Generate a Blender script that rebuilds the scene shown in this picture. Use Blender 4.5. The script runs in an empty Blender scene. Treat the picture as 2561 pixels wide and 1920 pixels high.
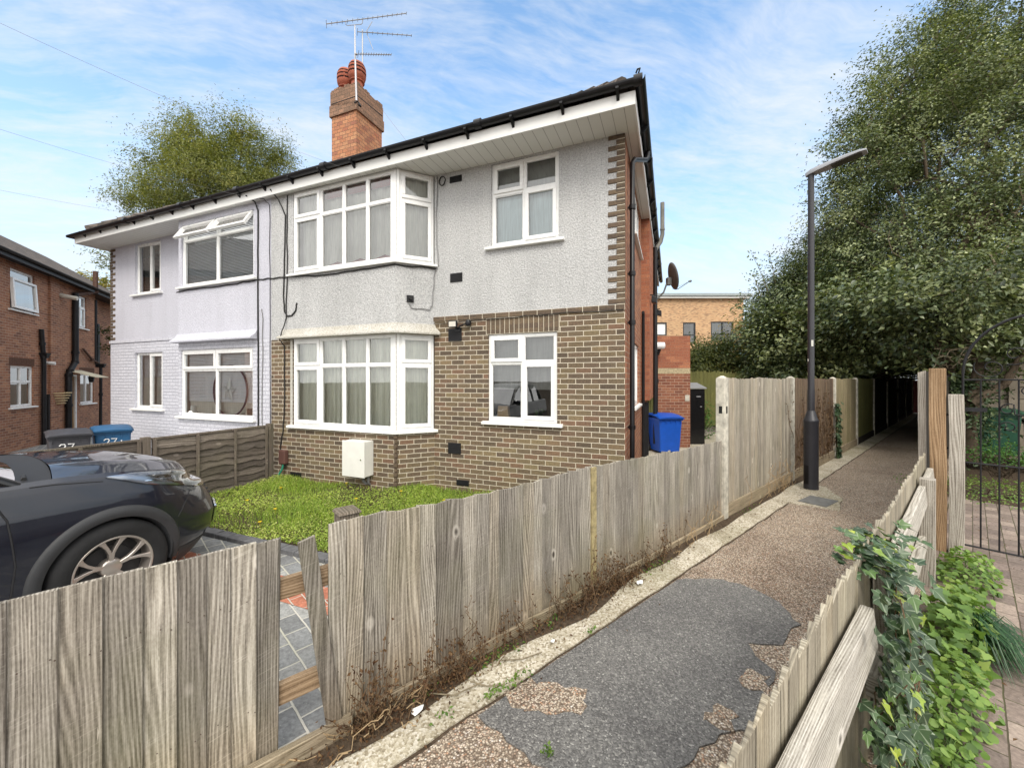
# A pair of houses beside a fenced footpath; everything is built in metres round a camera 1.78 m above the path.
EXPO = 1.15
SUNP = 1.1
SKYP = .10
SKYT = (1.55, 1.72, 1.66)
HAZEC = (3.5, 3.8, 4.15)
CLOUDC = (4.2, 4.4, 4.65)
FILLC = (9.0, 8.95, 8.75)
import bpy, math, random
import numpy as np
from mathutils import Vector, Matrix
R = math.radians
rng = np.random.default_rng(7)
random.seed(7)
SC = bpy.context.scene
COL = SC.collection
H = 1.78                                    # camera height over the footpath

# ------------------------------------------------------------------ frames
class Frame:
    """A place with its own axes: the house, the footpath, the neighbour's wall."""
    def __init__(s, x, y, ang, z=0.0):
        s.o = np.array([x, y, z]); s.a = ang
        c, n = math.cos(ang), math.sin(ang)
        s.m = np.array([[c, -n, 0], [n, c, 0], [0, 0, 1.0]])
    def w(s, p): return s.m @ np.asarray(p, float) + s.o
    def inv(s, p): return s.m.T @ (np.asarray(p, float) - s.o)
WORLD = Frame(0, 0, 0)
HOUSE = Frame(1.535, 5.38, math.atan2(-.3736, .9276))
ALLEY = Frame(0, 0, math.atan2(.652, .758))
NB = Frame(-13.84, 10.70, math.atan2(.887, -.462))   # x along the wall away from us, -y is outward
def a2h(s, n, z=0): return HOUSE.inv(ALLEY.w((s, n, z)))
def h2a(x, y, z=0): return ALLEY.inv(HOUSE.w((x, y, z)))

# ------------------------------------------------------------------ mesh builder
class MB:
    def __init__(s): s.v = []; s.f = []; s.r = []; s.mi = []; s.rnd = 0.5; s.m = 0; s.T = None
    def _p(s, p):
        return tuple(s.T(p)) if s.T else tuple(p)
    def add(s, vs, fs):
        b = len(s.v); s.v += [s._p(p) for p in vs]
        for f in fs: s.f.append([b + i for i in f]); s.r.append(s.rnd); s.mi.append(s.m)
        return s
    def quad(s, a, b, c, d): return s.add([a, b, c, d], [(0, 1, 2, 3)])
    def box(s, x0, x1, y0, y1, z0, z1):
        v = [(x, y, z) for z in (z0, z1) for y in (y0, y1) for x in (x0, x1)]
        return s.add(v, [(0, 2, 3, 1), (4, 5, 7, 6), (0, 1, 5, 4), (2, 6, 7, 3), (0, 4, 6, 2), (1, 3, 7, 5)])
    def hexa(s, lo, hi):
        """lo, hi: four points each, same winding seen from outside/top."""
        v = list(lo) + list(hi)
        return s.add(v, [(3, 2, 1, 0), (4, 5, 6, 7)] + [(i, (i + 1) % 4, 4 + (i + 1) % 4, 4 + i) for i in range(4)])
    def prism(s, poly, z0, z1):
        n = len(poly)
        v = [(x, y, z0) for x, y in poly] + [(x, y, z1) for x, y in poly]
        return s.add(v, [tuple(range(n - 1, -1, -1)), tuple(range(n, 2 * n))] + [(i, (i + 1) % n, n + (i + 1) % n, n + i) for i in range(n)])
    def extrude(s, poly3, d):
        n = len(poly3); d = np.asarray(d, float)
        v = [tuple(p) for p in poly3] + [tuple(np.asarray(p, float) + d) for p in poly3]
        return s.add(v, [tuple(range(n - 1, -1, -1)), tuple(range(n, 2 * n))] + [(i, (i + 1) % n, n + (i + 1) % n, n + i) for i in range(n)])
    def tube(s, pts, r, n=8, cap=True):
        pts = [Vector(p) for p in pts]
        if not hasattr(r, '__len__'): r = [r] * len(pts)
        rings = []; up = None
        for i, p in enumerate(pts):
            t = (pts[min(i + 1, len(pts) - 1)] - pts[max(i - 1, 0)])
            t = t.normalized() if t.length > 1e-9 else Vector((0, 0, 1))
            if up is None: up = Vector((0, 0, 1)) if abs(t.z) < .9 else Vector((1, 0, 0))
            a = t.cross(up)
            if a.length < 1e-6: a = t.orthogonal()
            a.normalize(); b = a.cross(t).normalized(); up = b
            rings.append([tuple(p + (a * math.cos(k * 2 * math.pi / n) + b * math.sin(k * 2 * math.pi / n)) * r[i]) for k in range(n)])
        vs = [q for g in rings for q in g]; fs = []
        for i in range(len(pts) - 1):
            for k in range(n):
                k2 = (k + 1) % n
                fs.append((i * n + k, i * n + k2, (i + 1) * n + k2, (i + 1) * n + k))
        if cap: fs += [tuple(range(n - 1, -1, -1)), tuple((len(pts) - 1) * n + k for k in range(n))]
        return s.add(vs, fs)
    def lathe(s, prof, c=(0, 0, 0), n=24, ax=2):
        vs = []; m = len(prof)
        for i in range(n):
            t = 2 * math.pi * i / n
            for (r, h) in prof:
                p = [r * math.cos(t), r * math.sin(t), h]
                if ax == 0: p = [h, p[0], p[1]]
                if ax == 1: p = [p[1], h, p[0]]
                vs.append((p[0] + c[0], p[1] + c[1], p[2] + c[2]))
        fs = []
        for i in range(n):
            j = (i + 1) % n
            for k in range(m - 1): fs.append((i * m + k, j * m + k, j * m + k + 1, i * m + k + 1))
        return s.add(vs, fs)
    def wall(s, x0, x1, z0, z1, holes=(), rev=.09, P=lambda a, z, d: (a, d, z)):
        """Upright sheet in (a, z) with rectangular openings and reveals going d=rev inwards."""
        xs = sorted({x0, x1, *[q for h in holes for q in h[:2] if x0 < q < x1]})
        zs = sorted({z0, z1, *[q for h in holes for q in h[2:] if z0 < q < z1]})
        for i in range(len(xs) - 1):
            for k in range(len(zs) - 1):
                cx, cz = (xs[i] + xs[i + 1]) / 2, (zs[k] + zs[k + 1]) / 2
                if any(h[0] < cx < h[1] and h[2] < cz < h[3] for h in holes): continue
                s.quad(P(xs[i], zs[k], 0), P(xs[i + 1], zs[k], 0), P(xs[i + 1], zs[k + 1], 0), P(xs[i], zs[k + 1], 0))
        for a, b, c, d in holes:
            a, b, c, d = max(a, x0), min(b, x1), max(c, z0), min(d, z1)
            if a >= b or c >= d: continue
            s.quad(P(a, c, 0), P(a, d, 0), P(a, d, rev), P(a, c, rev)); s.quad(P(b, c, rev), P(b, d, rev), P(b, d, 0), P(b, c, 0))
            if c > z0 + 1e-4: s.quad(P(a, c, rev), P(b, c, rev), P(b, c, 0), P(a, c, 0))
            if d < z1 - 1e-4: s.quad(P(a, d, 0), P(b, d, 0), P(b, d, rev), P(a, d, rev))
        return s

def uv_box(me, off=(0, 0)):
    """Metric UVs: u along the horizontal of each face, v up it."""
    n = len(me.polygons)
    if not n: return
    nor = np.empty(n * 3); me.polygons.foreach_get('normal', nor); nor = nor.reshape(-1, 3)
    lt = np.empty(n, np.int32); me.polygons.foreach_get('loop_total', lt)
    nl = len(me.loops); lv = np.empty(nl, np.int32); me.loops.foreach_get('vertex_index', lv)
    co = np.empty(len(me.vertices) * 3); me.vertices.foreach_get('co', co); co = co.reshape(-1, 3)
    t = np.stack([-nor[:, 1], nor[:, 0], np.zeros(n)], 1)
    L = np.linalg.norm(t, axis=1); flat = L < .25
    t[flat] = (1, 0, 0); L[flat] = 1; t /= L[:, None]
    b = np.cross(nor, t)
    fi = np.repeat(np.arange(n), lt); p = co[lv]
    uv = np.stack([(p * t[fi]).sum(1) + off[0], (p * b[fi]).sum(1) + off[1]], 1)
    lay = me.uv_layers.new(name='UVMap'); lay.data.foreach_set('uv', uv.astype(np.float32).ravel())

def make_obj(name, mb, mats, frame=WORLD, base=(0, 0, 0), parent=None, smooth=None, bevel=0, seg=2):
    me = bpy.data.meshes.new(name)
    v = np.asarray(mb.v, float) - np.asarray(base, float)
    me.from_pydata(v.tolist(), [], mb.f)
    me.validate(clean_customdata=False)
    uv_box(me, (base[0], base[2]))
    if len(me.polygons) == len(mb.r):
        at = me.attributes.new('rnd', 'FLOAT', 'FACE'); at.data.foreach_set('value', np.asarray(mb.r, np.float32))
    if not isinstance(mats, (list, tuple)): mats = [mats]
    for m in mats: me.materials.append(m)
    if len(mats) > 1 and len(me.polygons) == len(mb.mi): me.polygons.foreach_set('material_index', np.asarray(mb.mi, np.int32))
    if smooth is not None:
        me.polygons.foreach_set('use_smooth', np.ones(len(me.polygons), bool)); me.set_sharp_from_angle(angle=R(smooth))
    me.update()
    o = bpy.data.objects.new(name, me); COL.objects.link(o)
    if bevel:
        bm = o.modifiers.new('edge', 'BEVEL'); bm.width = bevel; bm.segments = seg; bm.limit_method = 'ANGLE'; bm.angle_limit = R(40)
    if parent: o.parent = parent
    else: o.location = frame.w(base); o.rotation_euler = (0, 0, frame.a)
    return o
def tag(o, label=None, cat=None, group=None, kind=None):
    if label: o['label'] = label
    if cat: o['category'] = cat
    if group: o['group'] = group
    if kind: o['kind'] = kind
    return o
class Thing:
    """A thing: an Empty at its base; parts hang under it."""
    def __init__(s, name, label, cat, frame=WORLD, base=(0, 0, 0), group=None):
        s.frame = frame; s.base = base
        s.o = bpy.data.objects.new(name, None); COL.objects.link(s.o)
        s.o.empty_display_size = .1
        s.o.location = frame.w(base); s.o.rotation_euler = (0, 0, frame.a)
        tag(s.o, label, cat, group)
    def part(s, name, mb, mats, parent=None, label=None, **k):
        o = make_obj(name, mb, mats, s.frame, s.base, parent or s.o, **k)
        if label: o['label'] = label
        return o
def single(name, label, cat, mb, mats, frame=WORLD, base=(0, 0, 0), group=None, **k):
    return tag(make_obj(name, mb, mats, frame, base, **k), label, cat, group)
def structure(name, mb, mats, frame=WORLD, kind='structure', label=None, **k):
    return tag(make_obj(name, mb, mats, frame, **k), label, None, None, kind)
def copy_tree(o, parent=None):
    c = o.copy(); COL.objects.link(c)
    if parent: c.parent = parent
    for ch in list(o.children): copy_tree(ch, c)
    return c

def leaf_mesh(name, P, Nn, L, W, rnd, mat, parent=None, frame=WORLD, base=(0, 0, 0), bend=.25, T=None):
    """Many leaves as two-face folded blades: P centres, Nn normals, L lengths, W widths."""
    n = len(P); P = np.asarray(P, float) - np.asarray(base, float)
    Nn = Nn / np.maximum(np.linalg.norm(Nn, axis=1)[:, None], 1e-9)
    if T is None: T = rng.normal(size=(n, 3))
    T = T - Nn * (T * Nn).sum(1)[:, None]; T /= np.maximum(np.linalg.norm(T, axis=1)[:, None], 1e-9)
    S = np.cross(Nn, T)
    L = np.broadcast_to(L, n)[:, None]; W = np.broadcast_to(W, n)[:, None]
    a = P - T * L * .5; b = P + T * L * .5 - Nn * L * bend * .5
    c = P + S * W * .5 + Nn * W * bend - T * L * .05; d = P - S * W * .5 + Nn * W * bend - T * L * .05
    V = np.stack([a, c, b, d], 1).reshape(-1, 3)
    me = bpy.data.meshes.new(name)
    me.vertices.add(4 * n); me.vertices.foreach_set('co', V.ravel().astype(np.float32))
    idx = np.arange(n)[:, None] * 4
    loops = np.concatenate([idx + np.array([[0, 1, 2]]), idx + np.array([[0, 2, 3]])], 1).ravel()
    me.loops.add(6 * n); me.loops.foreach_set('vertex_index', loops.astype(np.int32))
    me.polygons.add(2 * n); me.polygons.foreach_set('loop_start', (np.arange(2 * n) * 3).astype(np.int32))
    at = me.attributes.new('rnd', 'FLOAT', 'FACE'); at.data.foreach_set('value', np.repeat(rnd, 2).astype(np.float32))
    me.materials.append(mat); me.update(calc_edges=True)
    o = bpy.data.objects.new(name, me); COL.objects.link(o)
    if parent: o.parent = parent
    else: o.location = frame.w(base); o.rotation_euler = (0, 0, frame.a)
    return o
def blades(name, P, hgt, wid, lean, rnd, mat, kind=None, parent=None, frame=WORLD, base=(0, 0, 0)):
    """Upright grass blades: bent triangles strips (root, mid, tip)."""
    n = len(P); P = np.asarray(P, float) - np.asarray(base, float); a = rng.uniform(0, 2 * np.pi, n)
    S = np.stack([np.cos(a), np.sin(a), np.zeros(n)], 1); hgt = np.broadcast_to(hgt, n)[:, None]; wid = np.broadcast_to(wid, n)[:, None]
    U = np.array([[0, 0, 1.0]])
    m = P + U * hgt * .6 + lean * hgt * .3; t = P + U * hgt * .95 + lean * hgt
    V = np.stack([P - S * wid / 2, P + S * wid / 2, m + S * wid * .35, m - S * wid * .35, t], 1).reshape(-1, 3)
    me = bpy.data.meshes.new(name)
    me.vertices.add(5 * n); me.vertices.foreach_set('co', V.ravel().astype(np.float32))
    i = np.arange(n)[:, None] * 5
    loops = np.concatenate([i + np.array([[0, 1, 2, 3]]), i + np.array([[3, 2, 4]])], 1).ravel()
    me.loops.add(7 * n); me.loops.foreach_set('vertex_index', loops.astype(np.int32))
    me.polygons.add(2 * n)
    st = np.stack([np.arange(n) * 7, np.arange(n) * 7 + 4], 1).ravel(); me.polygons.foreach_set('loop_start', st.astype(np.int32))
    at = me.attributes.new('rnd', 'FLOAT', 'FACE'); at.data.foreach_set('value', np.repeat(rnd, 2).astype(np.float32))
    me.materials.append(mat); me.update(calc_edges=True)
    o = bpy.data.objects.new(name, me); COL.objects.link(o)
    if kind: o['kind'] = kind
    if parent: o.parent = parent
    else: o.location = frame.w(base); o.rotation_euler = (0, 0, frame.a)
    return o
# ------------------------------------------------------------------ materials
class NT:
    def __init__(s, tree): s.t = tree; s.L = tree.links
    def n(s, typ, props=None, **ins):
        nd = s.t.nodes.new('ShaderNode' + typ)
        for k, v in (props or {}).items(): setattr(nd, k, v)
        for k, v in ins.items():
            key = int(k[1:]) if k[0] == '_' else k.replace('_', ' ')
            sock = nd.inputs[key]
            if isinstance(v, bpy.types.NodeSocket): s.L.new(v, sock)
            elif isinstance(v, bpy.types.Node): s.L.new(v.outputs[0], sock)
            else: sock.default_value = v
        return nd
    def math(s, op, a, b=0.0, clamp=False): return s.n('Math', {'operation': op, 'use_clamp': clamp}, _0=a, _1=b).outputs[0]
    def mix(s, f, a, b, mode='MIX'):
        return s.n('MixRGB', {'blend_type': mode}, Fac=f, Color1=c4(a), Color2=c4(b)).outputs[0]
    def ramp(s, f, stops, interp='LINEAR'):
        nd = s.n('ValToRGB', None, Fac=f); cr = nd.color_ramp; cr.interpolation = interp
        while len(cr.elements) > 1: cr.elements.remove(cr.elements[-1])
        for i, (p, c) in enumerate(stops):
            e = cr.elements[0] if i == 0 else cr.elements.new(p)
            e.position = p; e.color = c4(c if hasattr(c, '__len__') else (c, c, c))
        return nd.outputs[0]
    def noise(s, vec, scale, detail=3, rough=.55, dist=0, out=0):
        return s.n('TexNoise', None, Vector=vec, Scale=scale, Detail=detail, Roughness=rough, Distortion=dist).outputs[out]
    def voro(s, vec, scale, out=0, feat='F1', rnd=1.0):
        return s.n('TexVoronoi', {'feature': feat}, Vector=vec, Scale=scale, Randomness=rnd).outputs[out]
    def uv(s): return s.n('TexCoord').outputs['UV']
    def obj(s): return s.n('TexCoord').outputs['Object']
    def rnd(s): return s.n('Attribute', {'attribute_name': 'rnd'}).outputs['Fac']
    def mapv(s, v, scale=(1, 1, 1), loc=(0, 0, 0), rot=(0, 0, 0)): return s.n('Mapping', None, Vector=v, Scale=scale, Location=loc, Rotation=rot).outputs[0]
    def addv(s, a, b): return s.n('VectorMath', {'operation': 'ADD'}, _0=a, _1=b).outputs[0]
    def comb(s, x=0.0, y=0.0, z=0.0): return s.n('CombineXYZ', None, X=x, Y=y, Z=z).outputs[0]
    def bump(s, h, strength=.4, dist=.01): return s.n('Bump', None, Height=h, Strength=strength, Distance=dist).outputs[0]
def c4(c):
    if isinstance(c, bpy.types.NodeSocket): return c
    return tuple(c) if len(c) == 4 else (*c, 1.0)
def mat(name, build):
    m = bpy.data.materials.new(name); m.use_nodes = True; t = m.node_tree; t.nodes.clear(); q = NT(t)
    out = t.nodes.new('ShaderNodeOutputMaterial'); sh = build(q); t.links.new(sh if isinstance(sh, bpy.types.NodeSocket) else sh.outputs[0], out.inputs[0])
    return m
def pbsdf(q, col, rough=.7, normal=None, spec=.3, metal=0.0, **k):
    ins = dict(Base_Color=c4(col), Roughness=rough, Metallic=metal); ins['Specular IOR Level'] = spec
    if normal is not None: ins['Normal'] = normal
    ins.update(k)
    return q.n('BsdfPrincipled', None, **{a if ' ' in a else a: b for a, b in ins.items()})

def brick_mat(name, tones, mortar, bw=.225, rh=.075, ms=.0055, rough=.85, bump=.6, off=.5, uvoff=(0, 0), stain=.35, soot=None, light_spots=0.0):
    def b(q):
        uv = q.mapv(q.uv(), loc=(uvoff[0], uvoff[1], 0))
        wob = q.n('VectorMath', {'operation': 'SCALE'}, _0=q.noise(uv, 22, 2, out=1), Scale=.006).outputs[0]
        uvw = q.addv(uv, wob)
        br = q.n('TexBrick', {'offset': off}, Vector=uvw, Color1=(0, 0, 0, 1), Color2=(1, 1, 1, 1), Mortar=(.5, .5, .5, 1), Scale=1.0)
        for k, v in (('Mortar Size', ms), ('Mortar Smooth', .12), ('Bias', 0.0), ('Brick Width', bw), ('Row Height', rh)): br.inputs[k].default_value = v
        n = len(tones); col = q.ramp(br.outputs['Color'], [((i + .5) / n, t) for i, t in enumerate(tones)])
        mot = q.noise(uv, 38, 5, .7)
        col = q.mix(1.0, col, q.ramp(mot, [(.25, (.55, .55, .55)), (.5, (1, 1, 1)), (.75, (1.45, 1.4, 1.3))]), 'MULTIPLY')
        big = q.noise(uv, .9, 4, .6)
        col = q.mix(stain, col, q.ramp(big, [(.3, (.5, .48, .45)), (.6, (1.1, 1.1, 1.1))]), 'MULTIPLY')
        mcol = q.mix(.5, mortar, q.ramp(q.noise(uv, 60, 4, .7), [(.3, tuple(m * .6 for m in mortar)), (.7, tuple(min(1, m * 1.15) for m in mortar))]))
        full = q.mix(br.outputs['Fac'], col, mcol)
        if light_spots:
            sp = q.ramp(q.noise(uv, 9, 5, .75), [(.66, 0.0), (.74, 1.0)]); full = q.mix(q.math('MULTIPLY', sp, light_spots), full, (.5, .47, .42))
        h = q.math('SUBTRACT', q.math('MULTIPLY', mot, .35), br.outputs['Fac'])
        return pbsdf(q, full, rough, q.bump(h, bump, .008), .25)
    return mat(name, b)

def render_mat(name, base, dark, light, scale=1.0, stain=(.5, .5, .5), bump=.9):
    def b(q):
        v = q.obj()
        g = q.noise(v, 44 * scale, 6, .78); g2 = q.voro(v, 42 * scale, 0); pit = q.noise(v, 62 * scale, 4, .7)
        col = q.ramp(g, [(.30, dark), (.5, base), (.70, light)])
        col = q.mix(q.ramp(pit, [(.36, .8), (.43, 0.0)]), col, dark)
        big = q.noise(q.mapv(v, (1, 1, .45)), 1.6, 5, .62)
        col = q.mix(.38, col, q.ramp(big, [(.32, stain), (.55, (1, 1, 1)), (.75, (1.08, 1.08, 1.07))]), 'MULTIPLY')
        streak = q.noise(q.mapv(v, (9, 9, .5)), 1.0, 4, .65)
        col = q.mix(.10, col, q.ramp(streak, [(.35, (.55, .55, .54)), (.55, (1, 1, 1))]), 'MULTIPLY')
        h = q.math('ADD', g, q.math('MULTIPLY', g2, .6))
        return pbsdf(q, col, .92, q.bump(h, bump, .012), .2)
    return mat(name, b)

def wood_mat(name, dark, mid, light, axis='v', green=.15, scale=1.0, rough=.85, brown_low=None, streaks=.6, tintr=.35, knots=True):
    """Weathered timber: drawn out growth rings, grey and brown weathering, knots; grain runs up the board (v) or along it (u); every board has its own rnd."""
    def b(q):
        r = q.rnd(); sp = q.n('SeparateXYZ', None, Vector=q.uv())
        ac = q.math('ADD', sp.outputs[0 if axis == 'v' else 1], q.math('MULTIPLY', r, 37.0)); al = q.math('ADD', sp.outputs[1 if axis == 'v' else 0], q.math('MULTIPLY', r, 91.0))
        V = lambda a, l: q.comb(q.math('MULTIPLY', ac, a), q.math('MULTIPLY', al, l), 0.0)
        bend = q.math('MULTIPLY', q.math('SUBTRACT', q.noise(V(3.6, .42), 1.0, 2, .45), .5), .30)
        wv = q.math('ADD', .5, q.math('MULTIPLY', q.math('SINE', q.math('MULTIPLY', q.math('ADD', ac, bend), 430.0 * scale)), .5))
        fine = q.noise(V(260 * scale, 5.0), 1.0, 4, .65); med = q.noise(V(55 * scale, 1.3), 1.0, 3, .6); pat = q.noise(V(9, 1.5), 1.0, 5, .65); spk = q.noise(V(150, 60), 1.0, 3, .6)
        gg = q.math('ADD', q.math('ADD', q.math('MULTIPLY', wv, .13), q.math('MULTIPLY', fine, .46)), q.math('ADD', q.math('MULTIPLY', med, .26), q.math('MULTIPLY', spk, .19)))
        col = q.ramp(gg, [(.38, dark), (.52, mid), (.66, light)])
        col = q.mix(streaks, col, q.ramp(pat, [(.30, (.56, .545, .53)), (.47, (.95, .945, .94)), (.60, (1.12, 1.11, 1.1)), (.72, (1.30, 1.27, 1.20))]), 'MULTIPLY')
        crk = q.noise(V(62 * scale, .8), 1.0, 3, .6)
        col = q.mix(q.ramp(crk, [(.635, 0.0), (.675, .65)]), col, tuple(d_ * .55 for d_ in dark))
        scf = q.noise(V(120, 10), 1.0, 3, .6); col = q.mix(q.ramp(scf, [(.69, 0.0), (.74, .6)]), col, tuple(min(1, l * 1.35) for l in light))
        saw = q.noise(q.comb(q.math('MULTIPLY', ac, 5.0), q.math('ADD', q.math('MULTIPLY', al, 150.0), q.math('MULTIPLY', ac, -45.0)), 0.0), 1.0, 2, .5)
        col = q.mix(q.math('MULTIPLY', q.ramp(saw, [(.60, 0.0), (.68, .35)]), q.ramp(q.noise(V(2, .7), 1.0, 2), [(.45, 0.0), (.6, 1.0)])), col, tuple(min(1, l * 1.15) for l in light))
        ht = gg
        if knots:
            k = q.voro(V(1.0, .55), 4.4, 0)
            kn = q.ramp(k, [(.035, 1.0), (.065, 0.0)]); ring = q.ramp(k, [(.05, 0.0), (.085, 1.0), (.13, 0.0)])
            col = q.mix(q.math('MULTIPLY', ring, .6), col, tuple(min(1, l * 1.3) for l in light)); col = q.mix(q.math('MULTIPLY', kn, .85), col, tuple(d_ * .45 for d_ in dark))
            ht = q.math('SUBTRACT', gg, q.math('MULTIPLY', kn, .4))
        tint = q.ramp(r, [(0, (.55, .53, .52)), (.28, (1.0, .98, .95)), (.5, (1.36, 1.34, 1.29)), (.72, (.68, .665, .66)), (1, (1.16, 1.09, .98))])
        col = q.mix(tintr, col, tint, 'MULTIPLY')
        if green: col = q.mix(q.math('MULTIPLY', q.ramp(q.noise(q.obj(), 1.7, 4, .6), [(.45, 0.0), (.7, 1.0)]), green), col, (.16, .17, .07))
        if brown_low:
            z = q.n('SeparateXYZ', None, Vector=q.obj()).outputs[2]
            f = q.math('MULTIPLY', q.ramp(q.math('ADD', z, q.math('MULTIPLY', q.noise(V(5, 5), 1.0, 3), .25)), [(brown_low[0], 1.0), (brown_low[1], 0.0)]), .7)
            col = q.mix(f, col, q.mix(1.0, col, brown_low[2], 'MULTIPLY'))
        return pbsdf(q, col, rough, q.bump(ht, .7, .006), .15)
    return mat(name, b)

def plain(name, col, rough=.5, spec=.4, metal=0.0, var=.12, scale=6.0, bump=0.0, bscale=200, **k):
    def b(q):
        v = q.obj(); n = q.noise(v, scale, 5, .65)
        c = q.mix(1.0, col, q.ramp(n, [(.3, (1 - var,) * 3), (.7, (1 + var,) * 3)]), 'MULTIPLY')
        rr = q.math('ADD', rough - .06, q.math('MULTIPLY', n, .12))
        nm = q.bump(q.noise(v, bscale, 3), bump, .004) if bump else None
        return pbsdf(q, c, rr, nm, spec, metal, **k)
    return mat(name, b)

def leaf_mat(name, tones, rough=.45, trans=.3, spec=.4):
    def b(q):
        r = q.rnd(); n = len(tones)
        col = q.ramp(r, [(i / (n - 1), t) for i, t in enumerate(tones)])
        col = q.mix(.35, col, q.ramp(q.noise(q.obj(), 2.3, 3), [(.3, (.6, .65, .6)), (.7, (1.35, 1.3, 1.1))]), 'MULTIPLY')
        d = pbsdf(q, col, rough, None, spec)
        tr = q.n('BsdfTranslucent', None, Color=q.mix(1.0, col, (1.3, 1.35, .6), 'MULTIPLY'))
        return q.n('MixShader', None, _0=trans, _1=d.outputs[0], _2=tr.outputs[0])
    return mat(name, b)

def glass_mat(name, tint=(.97, 1.0, .99), rough=0.0, refl=1.7):
    def b(q):
        fr = q.n('Fresnel', None, IOR=1.5).outputs[0]
        f = q.math('MULTIPLY', q.math('ADD', fr, q.math('MULTIPLY', fr, .8)), refl, True)
        nz = q.bump(q.noise(q.obj(), 2.2, 1), .02, .02)
        tr = q.n('BsdfTransparent', None, Color=c4(tint)); gl = q.n('BsdfGlossy', None, Color=(1, 1, 1, 1), Roughness=rough, Normal=nz)
        return q.n('MixShader', None, _0=f, _1=tr.outputs[0], _2=gl.outputs[0])
    return mat(name, b)

def fabric_mat(name, col, trans=.35):
    def b(q):
        n = q.noise(q.mapv(q.obj(), (40, 40, 3)), 1, 3)
        c = q.mix(1.0, col, q.ramp(n, [(.3, (.85,) * 3), (.7, (1.08,) * 3)]), 'MULTIPLY')
        d = q.n('BsdfDiffuse', None, Color=c); t = q.n('BsdfTranslucent', None, Color=c)
        return q.n('MixShader', None, _0=trans, _1=d.outputs[0], _2=t.outputs[0])
    return mat(name, b)

M = {}
M['brick_front'] = brick_mat('brown_facing_brick', [(.10, .076, .056), (.145, .108, .072), (.17, .13, .08), (.155, .11, .076), (.125, .093, .068), (.205, .16, .094), (.185, .112, .075), (.13, .10, .07)], (.64, .575, .46), ms=.0052, stain=.3)
M['brick_side'] = brick_mat('orange_side_brick', [(.26, .105, .062), (.33, .14, .08), (.22, .09, .055), (.38, .165, .09)], (.42, .34, .26), stain=.3, ms=.0042)
M['brick_pier'] = brick_mat('plain_red_brick', [(.30, .11, .065), (.36, .14, .078), (.27, .10, .06), (.40, .165, .09)], (.30, .20, .14), stain=.2, ms=.003, bw=.225)
M['brick_out'] = brick_mat('outhouse_brick', [(.19, .075, .05), (.27, .105, .062), (.23, .09, .055), (.30, .13, .075)], (.48, .37, .27), stain=.35, ms=.0045, light_spots=.25)
M['brick_chim'] = brick_mat('chimney_brick', [(.42, .185, .10), (.47, .23, .125), (.36, .145, .088), (.50, .265, .145), (.31, .135, .088)], (.18, .115, .075), bw=.145, ms=.0045, stain=.3)
M['brick_cap'] = brick_mat('sooty_chimney_cap_brick', [(.26, .155, .105), (.31, .18, .12), (.21, .13, .09)], (.14, .10, .07), bw=.145, ms=.0045, stain=.5)
M['brick_nb'] = brick_mat('neighbour_brick', [(.27, .125, .08), (.35, .165, .10), (.21, .10, .068), (.41, .205, .12), (.31, .145, .088)], (.46, .36, .27), stain=.45, ms=.005)
M['brick_yellow'] = brick_mat('yellow_stock_brick', [(.54, .33, .185), (.60, .39, .22), (.49, .29, .16), (.64, .43, .25), (.33, .20, .12)], (.56, .40, .26), stain=.2, ms=.005)
M['brick_lilac'] = brick_mat('lilac_painted_brick', [(.555, .56, .625), (.59, .595, .66)], (.44, .44, .50), ms=.006, stain=.15, bump=1.0)
M['brick_tile'] = brick_mat('quoin_brick', [(.115, .085, .06), (.16, .118, .078), (.09, .068, .052), (.14, .10, .072)], (.10, .08, .06), bw=.225, ms=.0002, stain=.1)
M['render_grey'] = render_mat('grey_roughcast', (.50, .50, .50), (.24, .245, .25), (.72, .72, .71), 1.0, (.68, .68, .68))
M['render_lilac'] = render_mat('lilac_roughcast', (.545, .545, .61), (.41, .41, .47), (.64, .64, .70), .9, (.85, .85, .85), .7)
M['skirt'] = render_mat('mossy_render_ledge', (.52, .505, .465), (.28, .25, .19), (.70, .69, .66), 1.0, (.74, .68, .56))
M['upvc'] = plain('white_upvc', (.80, .80, .79), .28, .5, var=.03)
M['upvc_cream'] = plain('cream_window_frame', (.60, .57, .50), .4, .4, var=.06)
M['white_paint'] = plain('white_gloss_board', (.76, .76, .74), .4, .4, var=.05, scale=2)
M['sill'] = plain('white_sill', (.78, .78, .76), .45, .35, var=.06)
def soffit(q):
    v = q.obj(); w = q.n('SeparateXYZ', None, Vector=v)
    def line(ax):
        f = q.math('FRACT', q.math('MULTIPLY', w.outputs[ax], 1 / .15)); return q.math('LESS_THAN', f, .05)
    base = q.mix(q.ramp(q.noise(v, 1.3, 4), [(.35, .0), (.75, .35)]), (.70, .70, .67), (.60, .59, .54))
    col = q.mix(line(0), base, (.32, .31, .29))
    return pbsdf(q, col, .55, None, .3)
M['soffit'] = mat('soffit_boards', soffit)
M['black_pvc'] = plain('black_gutter_plastic', (.008, .008, .010), .36, .35, var=.3)
M['black_iron'] = plain('black_painted_iron', (.011, .011, .013), .5, .35, var=.3, bump=.2)
M['rust_iron'] = plain('rusty_iron_pipe', (.085, .045, .032), .7, .3, var=.4, scale=20)
M['grey_pipe'] = plain('weathered_grey_pipe', (.15, .145, .13), .7, .3, var=.3)
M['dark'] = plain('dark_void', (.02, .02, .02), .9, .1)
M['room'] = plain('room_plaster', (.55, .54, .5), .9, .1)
M['room_dark'] = plain('dim_room_plaster', (.12, .12, .115), .9, .1)  # plaster colour darkened so rooms behind the glass read as unlit
M['glass'] = glass_mat('window_glass')
M['glass_far'] = glass_mat('dark_window_glass', (.35, .4, .42))
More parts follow.
